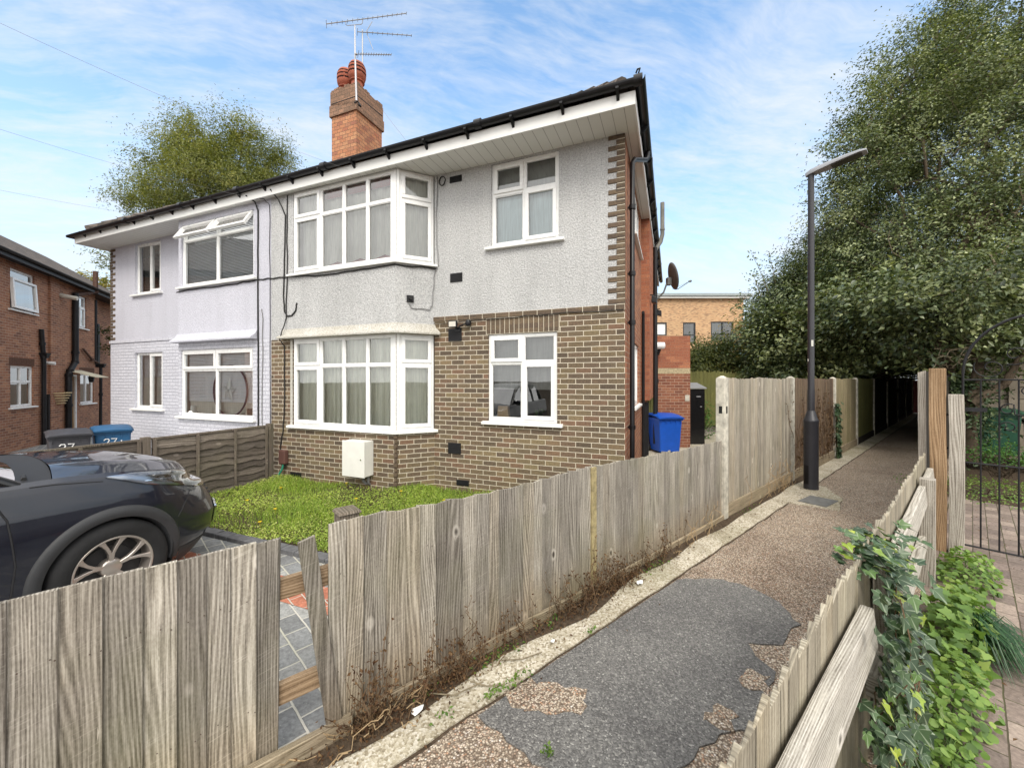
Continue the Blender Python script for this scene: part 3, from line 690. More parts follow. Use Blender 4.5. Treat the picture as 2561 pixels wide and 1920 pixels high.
def drape(mb, a0, a1, z0, z1, d, folds, amp=.028, seed=0, hem=0.0, gather=0.0):
    r = random.Random(seed); n = max(8, int((a1 - a0) * 60)); ph = [r.uniform(0, 6.28) for _ in range(4)]
    def dd(a, t): x = (a - a0) / (a1 - a0); return d + amp * (math.sin(folds * 6.28 * x + ph[0] + .5 * math.sin(7 * x + ph[1])) + .45 * math.sin(folds * 11 * x + ph[2])) * (.55 + .45 * t)
    vs = []; fs = []
    rows_ = [0, .12, .5, .9, 1]
    for j, t in enumerate(rows_):
        for i in range(n + 1):
            a = a0 + (a1 - a0) * i / n
            vs.append((a + gather * math.sin(t * 3.1) * (a - (a0 + a1) / 2), dd(a, 1 - t), z0 + (z1 - z0) * t + (hem * math.sin(3.3 * a + ph[3]) if j == 0 else 0)))
    for j in range(len(rows_) - 1):
        for i in range(n): k = j * (n + 1) + i; fs.append((k, k + 1, k + n + 2, k + n + 1))
    return mb.add(vs, fs)
def slats(mb, a0, a1, z0, z1, d, pitch=.030, tilt=.021):
    z = z1
    while z > z0:
        mb.quad((a0, d - .008, z - tilt), (a1, d - .008, z - tilt), (a1, d + .008, z), (a0, d + .008, z)); z -= pitch
def sweep(path, prof, closed_ends=True):
    """Sweep an (outwards, z) profile along a plan path; outwards is to the right of travel."""
    pts = [np.array(p, float) for p in path]; n = len(pts); vs = []; m = len(prof)
    for i in range(n):
        ds = []
        if i > 0: e = pts[i] - pts[i - 1]; ds.append(e / np.linalg.norm(e))
        if i < n - 1: e = pts[i + 1] - pts[i]; ds.append(e / np.linalg.norm(e))
        ns = [np.array([e[1], -e[0]]) for e in ds]
        nn = sum(ns); nn = nn / np.linalg.norm(nn); k = 1 / max(.3, nn @ ns[0])
        for o, z in prof: p = pts[i] + nn * o * k; vs.append((p[0], p[1], z))
    fs = [(i * m + j, (i + 1) * m + j, (i + 1) * m + (j + 1) % m, i * m + (j + 1) % m) for i in range(n - 1) for j in range(m)]
    if closed_ends: fs += [tuple(range(m - 1, -1, -1)), tuple((n - 1) * m + j for j in range(m))]
    return vs, fs
P0 = lambda y: (lambda a, z, d: (a, y + d, z))
# ------------------------------------------------------------------ the pair of houses
hs = Thing('semi_detached_house', 'two storey pair of houses, grey roughcast over brown brick, its left half painted lilac', 'house', HOUSE, (-6.26, 0, 0))
XB, YB, XC = -9.05, -.45, -3.45            # bay: left end, face, right corner; then canted back to (-3.03, 0)
XJ, XP, XL = -3.03, -6.26, -12.74
cant = np.array([XJ - XC, -YB]); CL = float(np.linalg.norm(cant)); cu = cant / CL; cv = np.array([-cu[1], cu[0]])
RWU = (-2.0, -.925, 3.83, 5.105); RWL = (-2.055, -.95, 1.145, 2.48)
BU = (-5.70, XC, 3.675, 5.12); BL = (-5.71, XC, .975, 2.51)
LBU = (-8.95, -6.74, 3.72, 5.0); LBL = (-8.975, -6.755, 1.03, 2.40)
LNU = (-11.65, -10.59, 3.865, 5.10); LNL = (-11.66, -10.517, 1.09, 2.44)
mb = MB().wall(XJ, 0, -.4, 2.735, [RWL], P=P0(0)).wall(XP, XC, -.4, 2.51, [BL], rev=.06, P=P0(YB))
Pc = lambda a, z, d: (XC + cu[0] * a + cv[0] * d, YB + cu[1] * a + cv[1] * d, z)
mb.wall(0, CL, -.4, .975, P=Pc)
hs.part('brick_wall', mb, M['brick_front'], label='brown brick lower wall of the right half')
mb = MB().wall(XJ, 0, 2.81, 5.13, [RWU], P=P0(0)).wall(XP, XC, 2.51, 5.13, [BU], rev=.06, P=P0(YB)).wall(0, CL, 2.51, 3.675, P=Pc)
hs.part('roughcast_wall', mb, M['render_grey'], label='grey roughcast upper wall of the right half')
mb = MB().wall(XL, XB, -.6, 2.73, [LNL], P=P0(0)).wall(XB, XP, -.6, 2.55, [LBL], rev=.05, P=P0(YB))
mb.quad((XB, 0, -.6), (XB, YB, -.6), (XB, YB, 2.55), (XB, 0, 2.55)); mb.box(XL - .02, XB, -.02, 0.02, 2.70, 2.765)
hs.part('painted_brick_wall', mb, M['brick_lilac'], label='lilac painted brick lower wall of the left half')
mb = MB().wall(XL, XB, 2.73, 5.13, [LNU], P=P0(0)).wall(XB, XP, 2.55, 5.13, [LBU], rev=.05, P=P0(YB)); mb.quad((XB, 0, 2.55), (XB, YB, 2.55), (XB, YB, 5.13), (XB, 0, 5.13))
hs.part('painted_roughcast_wall', mb, M['render_lilac'], label='lilac roughcast upper wall of the left half')
# side and back walls
Ps = lambda a, z, d: (-d, a, z)
mb = MB().wall(0.0, 9.4, -.4, 5.13, [(1.35, 2.75, 4.24, 5.05), (1.2, 2.45, 1.33, 2.42), (4.1, 5.0, .0, 2.0)], P=Ps)
mb.quad((XL, 9.4, -.4), (XL, 0, -.4), (XL, 0, 5.13), (XL, 9.4, 5.13)); mb.quad((0, 9.4, -.4), (XL, 9.4, -.4), (XL, 9.4, 5.13), (0, 9.4, 5.13))
hs.part('side_wall', mb, M['brick_side'])
hs.part('projecting_pier', MB().box(-.02, .165, 3.12, 5.3, 1.35, 5.128), M['brick_pier'])
# quoins, string course, soldier arch
mb = MB(); z = 2.815; k = 0
while z < 5.10:
    mb.rnd = random.random(); ln = .225 if k % 2 == 0 else .11
    mb.box(-ln + random.uniform(-.006, .006), .003, -.012, .06, z + .006, min(z + .069, 5.126)); z += .075; k += 1
hs.part('quoin', mb, M['brick_tile'], bevel=.004, seg=1); mb = MB()
z = 2.78; k = 0
while z < 5.10:
    mb.rnd = random.random(); ln = .225 if k % 2 == 0 else .11
    mb.box(XL - .003, XL + ln, -.010, .06, z + .006, min(z + .069, 5.126)); z += .075; k += 1
hs.part('quoin', mb, M['brick_tile'], bevel=.004, seg=1); mb = MB()
x = XJ - .02
while x < -.02:
    mb.rnd = random.random(); x2 = min(x + .222, 0.0); mb.box(x + .005, x2 - .005, -.016, .03, 2.737, 2.806); x += .225
hs.part('string_course', mb, M['brick_tile'], bevel=.004, seg=1)
mb = MB(); n = 15
for i in range(n):
    a = RWL[0] - .03 + i * (RWL[1] - RWL[0] + .06) / n; mb.rnd = random.random(); mb.box(a + .005, a + .0735 - .0, -.010, .03, 2.49, 2.728)
hs.part('soldier_arch', mb, M['brick_tile'], bevel=.004, seg=1)
mortar = plain('pale_mortar', (.62, .56, .45), .9, .1)
hs.part('mortar_bed', MB().box(RWL[0] - .035, RWL[1] + .035, -.004, .01, 2.482, 2.733).box(XJ - .01, 0, -.006, .01, 2.7335, 2.81).box(-.10, .0, -.005, .01, 2.812, 5.12), mortar)
# rounded angle bricks up the bay corner
mb = MB(); z = -.05; k = 0
while z < .9:
    mb.rnd = random.random(); mb.tube([(XC - .002, YB - .004, z + .008), (XC - .002, YB - .004, z + .067)], .026 if k % 2 else .034, 10); z += .075; k += 1
hs.part('angle_brick', mb, M['brick_tile'])
# flared render ledges over the ground floor windows
prof = [(-.02, 2.70), (.008, 2.685), (.03, 2.62), (.07, 2.575), (.125, 2.552), (.14, 2.536), (.14, 2.512), (-.02, 2.508)]
vs, fs = sweep([(-5.95, YB), (XC, YB), (XJ + .04, .045)], prof); hs.part('bay_ledge', MB().add(vs, fs), M['skirt'], smooth=40)
prof = [(-.02, 2.74), (.01, 2.73), (.05, 2.655), (.15, 2.58), (.15, 2.552), (-.02, 2.545)]
vs, fs = sweep([(-9.1, YB), (-6.62, YB)], prof); hs.part('bay_ledge', MB().add(vs, fs), M['render_lilac'])
# ---- windows, right half
f, T = window(hs, (RWU[0], 0, 0), (1, 0), (0, 1), RWU[1] - RWU[0], RWU[2], RWU[3], [.535], [4.63], ['fc', 'cf'], label='upper window with a cream top light and frosted lower panes', vent=((1, 0),))
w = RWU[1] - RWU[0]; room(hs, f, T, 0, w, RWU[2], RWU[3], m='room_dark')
mb = MB(); mb.T = T; mb.quad((.05, .125, 3.88), (w - .05, .125, 3.88), (w - .05, .125, 4.61), (.05, .125, 4.61)); hs.part('privacy_film', mb, M['frost'], parent=f)
mb = MB(); mb.T = T; mb.quad((.05, .2, 4.61), (w - .05, .2, 4.61), (w - .05, .2, 5.1), (.05, .2, 5.1)); hs.part('roller_blind', mb, M['blind_grey'], parent=f)
f, T = window(hs, (RWL[0], 0, 0), (1, 0), (0, 1), RWL[1] - RWL[0], RWL[2], RWL[3], [.565], [2.04], ['fc', 'cf'], label='lower window with a grey blind half drawn')
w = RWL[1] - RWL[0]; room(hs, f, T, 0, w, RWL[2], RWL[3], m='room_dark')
mb = MB(); mb.T = T; mb.quad((.03, .17, 1.66), (w - .03, .17, 1.66), (w - .03, .17, 2.48), (.03, .17, 2.48)); mb.box(.03, w - .03, .16, .18, 1.63, 1.665); hs.part('roller_blind', mb, M['blind_grey'], parent=f)
# upper and lower bay: front light plus canted side light
for (z0, z1, tz, nm) in ((BU[2], BU[3], 4.645, 'upper bay window with sheer curtains'), (BL[2], BL[3], 2.02, 'lower bay window with drawn cream curtains')):
    x0 = BU[0]; w = XC - x0 - .06
    cols = [.645, 1.16, 1.665]
    f, T = window(hs, (x0, YB, 0), (1, 0), (0, 1), w, z0, z1, cols, [tz], ['cfff', 'cfff'], sill=False, d0=.012, label=nm, vent=((1, 0),))
    g, Tc = window(hs, (XC + cu[0] * .05, YB + cu[1] * .05, 0), cu, cv, CL - .06, z0, z1, [], [tz + .02], ['c', 'c'], sill=False, d0=.012, vent=((1, 0),), label='canted side light of the ' + nm.split(' with')[0])
    mb = MB(); mb.prism([(XC - .062, YB + .01), (XC - .004, YB + .01), (XC + cu[0] * .052 + .007, YB + cu[1] * .052 - .005), (XC + cu[0] * .052 + cv[0] * .06, YB + cu[1] * .052 + cv[1] * .06), (XC - .062, YB + .075)], z0, z1)
    hs.part('corner_post', mb, M['upvc'], parent=f, bevel=.006, seg=2)
    prof = [(-.06, z0 + .003), (.045, z0 - .008), (.065, z0 - .016), (.065, z0 - .048), (-.06, z0 - .052)]
    vs, fs = sweep([(x0 - .10, YB), (XC, YB), (XJ + .03, .032)], prof); hs.part('sill', MB().add(vs, fs), M['sill'], parent=f)
    rm = MB(); pl = [(x0, YB + .09), (XC - .03, YB + .09), (XJ - .09, .0), (XJ - .09, 1.6), (x0, 1.6)]
    rm.prism(pl, z0 - .002, z1 + .002); rm.f = [q_ for i, q_ in enumerate(rm.f) if i not in (2, 3)]; rm.r = rm.r[:len(rm.f)]; rm.mi = rm.mi[:len(rm.f)]
    hs.part('room', rm, M['room'], parent=f)
    up = z0 > 3
    cb = MB(); cb.T = T
    if up:
        drape(cb, .03, w - .02, z0 + .02, z1 - .02, .15, 9, .025, 3)
    else:
        for i, (a, b) in enumerate(((.02, .50), (.46, .98), (.99, 1.50), (1.47, w - .01))): drape(cb, a, b, z0 + .04, z1 - .02, .13 + .02 * (i % 2), 5 + i % 2, .022, 10 + i, .012, .02)
    hs.part('curtain', cb, M['net' if up else 'curtain'], parent=f)
    cb = MB(); cb.T = Tc; drape(cb, .0, CL - .03, z0 + .02, z1 - .02, .12, 3, .02, 7 + up); hs.part('curtain', cb, M['net' if up else 'curtain'], parent=g)
    if up:
        cb = MB(); cb.T = T; cb.quad((.6, .105, 4.93), (w - .02, .105, 4.93), (w - .02, .105, 5.1), (.6, .105, 5.1)); hs.part('pelmet', cb, M['red_cloth'], parent=f)
        cb = MB(); cb.T = T
        for a, b in ((.08, .5), (.7, 1.12), (1.2, 1.62), (1.7, 2.14)): cb.extrude([(a, .075, z0 + .05), (b, .075, z0 + .05), (b - .02, .075, z0 + .085), ((a + b) / 2 + .05, .075, z0 + .135), (a + .06, .075, z0 + .09)], (0, .03, 0))
        hs.part('cushion', cb, M['red_cloth'], parent=f, smooth=60)
# trims: mortar fillets beside the lower bay frame
hs.part('frame_fillet', MB().box(BL[0] - .055, BL[0] - .002, YB - .006, YB + .02, .975, 2.50), M['skirt'])
# ---- windows, left half
f, T = window(hs, (LBL[0], YB, 0), (1, 0), (0, 1), LBL[1] - LBL[0], LBL[2], LBL[3], [1.11], [1.985], ['ff', 'cc'], label='wide lower window with a half drawn slatted blind')
w = LBL[1] - LBL[0]; room(hs, f, T, 0, w, LBL[2], LBL[3])
mb = MB(); mb.T = T; slats(mb, .10, w - .03, 1.36, 2.38, .105); hs.part('blind', mb, M['blind'], parent=f)
mb = MB(); mb.T = T; drape(mb, .25, w - .1, 1.36, 2.38, .32, 9, .03, 21); hs.part('curtain', mb, M['net'], parent=f)
mb = MB(); mb.T = T; mb.box(.05, w - .05, .15, .17, LBL[2] + .06, 1.40); hs.part('window_seat', mb, M['net'], parent=f)
TW = T
f, T = window(hs, (LBU[0], YB, 0), (1, 0), (0, 1), LBU[1] - LBU[0], LBU[2], LBU[3], [1.11], [4.68], ['ff', 'oo'], label='wide upper window with slatted blind and two top lights pushed open')
w = LBU[1] - LBU[0]; room(hs, f, T, 0, w, LBU[2], LBU[3])
mb = MB(); mb.T = T; slats(mb, .04, w - .04, 3.78, 4.98, .105); hs.part('blind', mb, M['blind'], parent=f)
for a0, a1 in ((.03, 1.085), (1.135, w - .03)):
    hz_, ln, an = 4.985, .345, R(32)
    Tl = lambda p, a0=a0: T((a0 + p[0], -math.sin(an) * p[2] + math.cos(an) * p[1] + .02, hz_ - math.cos(an) * p[2] - math.sin(an) * p[1] * 1.0))
    mb = MB(); mb.T = Tl; bars(mb, 0, a1 - a0, 0, ln, .056, -.02, .035); o = hs.part('top_light', mb, M['upvc'], parent=f, bevel=.004, seg=1)
    pb = MB(); pb.T = Tl; pb.quad((.05, 0.01, .05), (a1 - a0 - .05, .01, .05), (a1 - a0 - .05, .01, ln - .05), (.05, .01, ln - .05)); hs.part('top_light_pane', pb, M['glass'], parent=f)
for (W_, nm, dk) in ((LNU, 'narrow upper window of the left half', 0), (LNL, 'narrow lower window of the left half', 1)):
    f, T = window(hs, (W_[0], 0, 0), (1, 0), (0, 1), W_[1] - W_[0], W_[2], W_[3], [.56], [], ['fc'], label=nm, d0=.05)
    w = W_[1] - W_[0]; room(hs, f, T, 0, w, W_[2], W_[3], m='room' if dk else 'room_dark')
    mb = MB(); mb.T = T; slats(mb, .05, w - .05, W_[2] + (.55 if dk else .06), W_[3] - .03, .17); hs.part('blind', mb, M['blind' if dk else 'blind_grey'], parent=f)
    if dk: mb = MB(); mb.T = T; drape(mb, .06, w - .05, W_[2] + .05, W_[2] + .75, .15, 8, .02, 4); hs.part('curtain', mb, M['net'], parent=f)
# ---- side windows
for (a, b, c, d) in ((1.35, 2.75, 4.24, 5.05), (1.2, 2.45, 1.33, 2.42)):
    f, T = window(hs, (0, a, 0), (0, 1), (-1, 0), b - a, c, d, [(b - a) / 2], [], ['cf'], glass='glass_far', sillproj=.06); room(hs, f, T, 0, b - a, c, d, m='room_dark', dep=1.0)
mb = MB().box(-.09, -.05, 4.12, 4.98, .0, 1.98); hs.part('side_door', mb, M['white_paint'])
# ---- eaves
YE, XE = -.56, .16; XLE = XL - .19
mb = MB(); z = 5.13
mb.box(XLE, XE, YE, 0.03, z, z + .012); mb.box(-.02, XE, .031, 9.55, z, z + .012); mb.box(XLE, XL + .02, .031, 9.55, z, z + .012)
hs.part('soffit', mb, M['soffit'])
mb = MB(); mb.box(XLE, XE, YE - .022, YE - .001, 5.105, 5.27); mb.box(XE + .001, XE + .023, YE - .022, 9.57, 5.105, 5.27); mb.box(XLE - .023, XLE - .001, YE - .022, 9.57, 5.105, 5.27)
hs.part('fascia', mb, M['white_paint'])
def half_gutter(mb, p0, p1, r=.058, n=10):
    p0, p1 = Vector(p0), Vector(p1); t = (p1 - p0).normalized(); s_ = t.cross(Vector((0, 0, 1)))
    ring = [(s_ * math.cos(math.pi + math.pi * i / n) + Vector((0, 0, 1)) * math.sin(math.pi + math.pi * i / n)) * r for i in range(n + 1)]
    ring += [(s_ * math.cos(2 * math.pi - math.pi * i / n) + Vector((0, 0, 1)) * math.sin(2 * math.pi - math.pi * i / n)) * (r - .006) for i in range(n + 1)]
    m = len(ring); vs = [tuple(p0 + v) for v in ring] + [tuple(p1 + v) for v in ring]
    mb.add(vs, [(i, (i + 1) % m, m + (i + 1) % m, m + i) for i in range(m)])
mb = MB(); gy, gz = YE - .085, 5.325
half_gutter(mb, (XLE - .1, gy, gz - .04), (XE + .1, gy, gz + .02)); half_gutter(mb, (XE + .085, gy - .05, gz + .02), (XE + .085, 9.6, gz - .02)); half_gutter(mb, (XLE - .085, gy - .05, gz - .04), (XLE - .085, 9.6, gz))
for x in (-1.9, -4.75, -6.9, -8.6, -10.6, XE + .06): mb.tube([(x - .05, gy, gz - .008 + .0045 * (x + 4)), (x + .05, gy, gz - .008 + .0045 * (x + 4))], .064, 12)
for y in (1.2, 3.2, 5.2, 7.4): mb.tube([(XE + .085, y - .05, gz), (XE + .085, y + .05, gz)], .064, 12)
hs.part('gutter', mb, M['black_pvc'], smooth=40)
for x in [-.02 - .69 * i for i in range(19)]: hs.part('gutter_bracket', MB().extrude([(x - .018, YE - .022, 5.27), (x - .018, YE - .135, 5.30), (x - .018, YE - .135, 5.275), (x - .018, YE - .05, 5.215), (x - .018, YE - .022, 5.19)], (.036, 0, 0)), M['black_pvc'])
for y in [.2 + .8 * i for i in range(12)]: hs.part('gutter_bracket', MB().extrude([(XE + .023, y, 5.27), (XE + .13, y, 5.30), (XE + .13, y, 5.275), (XE + .06, y, 5.2), (XE + .023, y, 5.18)], (0, .036, 0)), M['black_pvc'])
# ---- roof
SL = .68; x0, x1, y0, y1 = XLE - .06, XE + .06, YE - .07, 9.62; hd = (y1 - y0) / 2; zr = 5.335 + hd * SL; za = 5.335
mb = MB(); A_, B_, C_, D_ = (x0, y0, za), (x1, y0, za), (x1, y1, za), (x0, y1, za); E_, F_ = (x0 + hd, y0 + hd, zr), (x1 - hd, y0 + hd, zr)
mb.quad(A_, B_, F_, E_); mb.add([B_, C_, F_], [(0, 1, 2)]); mb.quad(C_, D_, E_, F_); mb.add([D_, A_, E_], [(0, 1, 2)])
for p, q_ in ((A_, B_), (B_, C_), (D_, A_)): mb.quad((p[0], p[1], p[2] - .035), (q_[0], q_[1], q_[2] - .035), q_, p)
rf = hs.part('roof', mb, M['roof'])
mb = MB()
for a, b in ((B_, F_), (A_, E_), (C_, F_), (E_, F_)):
    a, b = Vector(a), Vector(b); L = (b - a).length; n = int(L / .33)
    for i in range(1, n):
        p, q_ = a.lerp(b, i / n), a.lerp(b, (i + 1.12) / n); up = Vector((0, 0, .015))
        mb.tube([p + up + Vector((0, 0, -.02)), q_ + up - Vector((0, 0, .035))], [.105, .095], 10)
hs.part('hip_tiles', mb, M['roof'], parent=rf, smooth=50)
mb = MB(); hb = Vector(B_) + Vector((-.10, .10, .05)); mb.tube([hb, hb + Vector((.05, -.05, .0)), hb + Vector((.10, -.10, .03)), hb + Vector((.12, -.12, .08)), hb + Vector((.09, -.09, .10)), hb + Vector((.07, -.07, .07))], .011, 6)
hs.part('hip_iron', mb, M['black_iron'], parent=rf)
# ---- chimney
cx0, cx1, cy0, cy1 = -6.10, -5.43, .80, 1.57
ch = hs.part('chimney', MB().box(cx0, cx1, cy0, cy1, 5.6, 7.34), M['brick_chim'])
mb = MB().box(cx0 - .035, cx1 + .035, cy0 - .035, cy1 + .035, 7.33, 7.56).box(cx0 - .02, cx1 + .02, cy0 - .02, cy1 + .02, 7.56, 7.86)
x = cx0 - .01
while x < cx1 - .03:
    mb.rnd = random.random(); hgt = random.uniform(.03, .075); mb.box(x + .006, x + .062, cy0 - .01, cy0 + .10, 7.86, 7.86 + hgt); mb.box(x + .006, x + .062, cy1 - .1, cy1 + .01, 7.86, 7.86 + hgt); x += .07
y = cy0 + .11
while y < cy1 - .14: hgt = random.uniform(.03, .075); mb.box(cx1 - .1, cx1 + .01, y + .006, y + .062, 7.86, 7.86 + hgt); mb.box(cx0 - .01, cx0 + .1, y + .006, y + .062, 7.86, 7.86 + hgt); y += .07
hs.part('chimney_cap', mb, M['brick_cap'], parent=ch)
for (px_, py_, pz_) in ((-5.97, 1.06, 7.86), (-5.60, 1.00, 7.86)):
    pot = [(.0, 0), (.135, 0), (.125, .12), (.118, .20), (.15, .215), (.15, .23), (.125, .245), (.165, .29), (.178, .34), (.18, .36)]
    pot += [(.165, .362), (.165, .395), (.182, .398), (.184, .44), (.168, .442), (.168, .475), (.18, .478), (.178, .515), (.16, .517), (.155, .545), (.165, .548), (.14, .60), (.09, .64), (0, .655)]
    mbp = MB().lathe(pot, (px_, py_, pz_), 24); o = hs.part('chimney_pot', mbp, M['terracotta'], parent=ch, smooth=35)
    mbs = MB()
    for zz_, rr_ in ((.363, .172), (.443, .176), (.518, .166)):
        for i in range(9):
            t0 = i * 2 * math.pi / 9 + zz_ * 9; t1 = t0 + .5
            mbs.add([(px_ + rr_ * math.cos(t), py_ + rr_ * math.sin(t), pz_ + zz_ + h_) for t in (t0, (t0 + t1) / 2, t1) for h_ in (0, .031)], [(0, 2, 3, 1), (2, 4, 5, 3)])
    hs.part('pot_louvre', mbs, M['slot'], parent=ch)
# ---- downpipe, soil pipes on the side wall
def pipe(pts, r, m, name='downpipe', clips=()):
    mb = MB().tube(pts, r, 12)
    for c in clips: mb.tube([(c[0], c[1], c[2] - .03), (c[0], c[1], c[2] + .03)], r + .012, 12); mb.box(c[0] - r - .03, c[0] + .02, c[1] - .012, c[1] + .012, c[2] - .012, c[2] + .012)
    return hs.part(name, mb, m, smooth=50)
pipe([(.245, .88, 5.30), (.245, .88, 5.22), (.22, .82, 5.14), (.09, .42, 4.97), (.065, .34, 4.88), (.065, .34, -.1)], .036, M['black_pvc'], clips=((.065, .34, 4.25), (.065, .34, 2.6), (.065, .34, 1.1), (.065, .34, 3.3)))
pipe([(.05, 2.9, 3.15), (.05, 2.95, 3.15), (.05, 2.98, 3.1), (.05, 2.98, 0)], .03, M['black_iron'], 'waste_pipe')
pipe([(.215, 4.85, 5.05), (.215, 4.85, .2)], .05, M['black_iron'], 'soil_pipe', clips=((.215, 4.85, 3.4), (.215, 4.85, 2.5)))
pipe([(.20, 4.9, 4.95), (.25, 5.0, 5.1), (.33, 5.1, 5.25), (.375, 5.13, 5.45), (.375, 5.13, 5.56)], .05, M['grey_pipe'], 'vent_pipe')
pipe([(.375, 5.13, 5.56), (.375, 5.13, 5.62), (.375, 5.13, 6.25)], [.062, .05, .05], M['grey_pipe'], 'vent_pipe')
pipe([(.07, 3.3, 1.3), (.07, 3.3, -.1)], .07, M['black_iron'], 'soil_pipe')
pipe([(.05, .62, .45), (.05, .72, .45), (.06, .76, .4), (.06, .76, 0)], .03, M['black_pvc'], 'waste_pipe')
# ---- air bricks
def vent(x, z, w, h, y=0.0, m='vent', rows_=6):
    mb = MB(); mb.box(x - w / 2, x + w / 2, y - .012, y + .02, z - h / 2, z + h / 2)
    for i in range(rows_): zz_ = z - h / 2 + (i + .5) * h / rows_; mb.box(x - w / 2 + .01, x + w / 2 - .01, y - .018, y - .011, zz_ - h / rows_ * .25, zz_ + h / rows_ * .2)
    hs.part('air_brick', mb, M[m])
for a in ((-2.626, 5.0, .22, .1), (-2.617, 3.42, .22, .14), (-2.64, 2.5, .24, .2), (-2.65, .68, .23, .17), (-2.5, .14, .22, .085)): vent(*a)
vent(-5.63, .09, .26, .075, YB); vent(-9.3, 3.27, .22, .15, 0, 'vent_lilac'); vent(-9.2, 5.0, .3, .14, 0, 'brown_box')
# ------------------------------------------------------------------ things fixed to the house
t = Thing('meter_box', 'off white cabinet with a plain door on the brown brick under the lower bay window', 'meter box', HOUSE, (-4.1, YB, .24))
t.part('case', MB().box(-4.33, -3.89, YB - .2, YB - .002, .24, .80), M['meter'], bevel=.008)
t.part('door', MB().box(-4.338, -3.882, YB - .222, YB - .2025, .235, .808), M['meter'], bevel=.006)
t.part('pipe', MB().tube([(-4.05, YB - .06, .25), (-4.05, YB - .06, .14), (-4.0, YB - .05, .10), (-3.98, YB, .10)], .022).tube([(-3.95, YB - .06, .25), (-3.95, YB - .06, .12), (-3.97, YB, .08)], .022), M['cable_grey'], smooth=50)
t.part('lock', MB().lathe([(0, 0), (.012, 0), (.012, .008), (0, .008)], (-3.95, YB - .231, .52), 10, 1), M['chrome'])
single('meter_box', 'small white cabinet low on the lilac wall behind the slatted fence', 'meter box', MB().box(-9.95, -9.55, -.22, -.001, .02, .44).box(-9.96, -9.54, -.235, -.221, .01, .45), M['meter'], HOUSE, (-9.75, 0, 0), bevel=.008)
t = Thing('junction_box', 'brown plastic cable box low on the brick beside the slatted fence', 'junction box', HOUSE, (-5.9, YB, .25))
t.part('cover', MB().box(-5.97, -5.81, YB - .09, YB - .001, .27, .52), M['brown_box'], bevel=.02, seg=3)
t.part('gland', MB().tube([(-5.91, YB - .04, .28), (-5.91, YB - .04, .22)], .02).tube([(-5.86, YB - .04, .28), (-5.86, YB - .04, .22)], .02), M['cable'])
single('hose', 'short green hose curving from the brown box down to the grass', 'hose', MB().tube([(-5.88, YB - .05, .27), (-5.89, YB - .07, .18), (-5.95, YB - .10, .06), (-6.02, YB - .16, -.0), (-6.1, YB - .25, .02)], .018, 10), M['hose'], HOUSE, (-5.9, YB, .0), smooth=60)
def strand(pts, r=.007, wig=.01, seed=1, n=5):
    r_ = random.Random(seed); out = []
    for p, q_ in zip(pts, pts[1:]):
        for i in range(n): t_ = i / n; out.append(tuple(p[k] + (q_[k] - p[k]) * t_ + (r_.uniform(-wig, wig) if i and k != 1 else 0) for k in range(3)))
    return MB().tube(out + [pts[-1]], r, 6)
Yc = YB - .013
for i, (lab, pts, m, r) in enumerate((
    ('thick black cable running down the lilac wall beside the bay window', [(-6.75, YE - .03, 5.2), (-6.63, -.5, 5.10), (-6.60, Yc, 4.95), (-6.605, Yc, 3.66), (-6.59, Yc, 1.57), (-6.59, Yc, -.1)], 'cable', .014),
    ('thin dark cable down the lilac wall with a frayed side branch', [(-6.50, Yc, 3.1), (-6.47, Yc, 2.9), (-6.49, Yc, 1.5), (-6.49, Yc, -.1)], 'cable_grey', .008),
    ('thin dark cable where the lilac paint meets grey roughcast', [(-6.62, YE - .01, 5.13), (-6.4, -.5, 5.12), (-6.29, Yc, 5.0), (-6.275, Yc, 3.6), (-6.27, Yc, 1.6), (-6.27, Yc, .2)], 'cable', .006),
    ('black cable hanging in a hook over grey roughcast left of the bay', [(-6.1, YE - .03, 5.2), (-5.98, -.52, 5.02), (-5.88, Yc, 4.75), (-5.90, Yc, 4.1), (-5.93, Yc, 3.3), (-5.90, Yc, 3.0), (-5.82, Yc, 2.92), (-5.72, Yc, 2.93), (-5.62, Yc, 3.02), (-5.60, Yc, 3.15)], 'cable', .012),
    ('dark cable falling from bay left side over brick to the brown box', [(-5.83, Yc, 5.1), (-5.84, Yc, 3.7), (-5.86, Yc, 2.9), (-5.90, Yc - .1, 2.5), (-5.91, Yc, 2.4), (-5.91, Yc, 1.2), (-5.95, Yc, .8), (-6.04, Yc, .42), (-5.98, Yc, .27), (-5.92, Yc - .03, .25)], 'cable', .010),
    ('black cable sagging along the underside of the upper bay sill', [(-9.1, Yc, 3.62), (-8.4, Yc, 3.64), (-7.3, Yc, 3.63), (-6.6, Yc, 3.66), (-5.9, Yc, 3.63), (-5.2, Yc - .0, 3.585), (-4.3, Yc, 3.585), (XC - .01, Yc, 3.60), (XJ + .05, -.0, 3.60)], 'cable', .011),
    ('thin cable down the joint of bay and grey wall, looping to the small black socket', [(XJ + .06, -.012, 5.1), (XJ + .05, -.012, 4.1), (XJ + .08, -.014, 3.65), (XJ + .02, -.02, 3.55), (XJ - .02, -.035, 3.0), (XJ - .05, -.075, 2.92), (-3.28, -.285, 2.93), (-3.30, -.31, 3.0)], 'cable_grey', .007),
    ('thin black cable along the top of the brown brick on the right', [(XJ, -.022, 2.70), (-2.0, -.022, 2.715), (-1.0, -.022, 2.735), (-.02, -.022, 2.73)], 'cable', .006),
)):
    single('wall_cable', lab, 'cable', strand(pts, r, .012 if r < .012 else .006, i), M[m], HOUSE, pts[0], group='cables fixed to the house front')
single('cable_coil', 'small coil of black cable under the eaves right of the bay', 'cable', MB().tube([(-2.86 + .055 * math.cos(a_), -.02 - .002 * a_, 5.0 + .075 * math.sin(a_)) for a_ in [i * .4 for i in range(32)]], .007, 6), M['cable'], HOUSE, (-2.86, 0, 5.0))
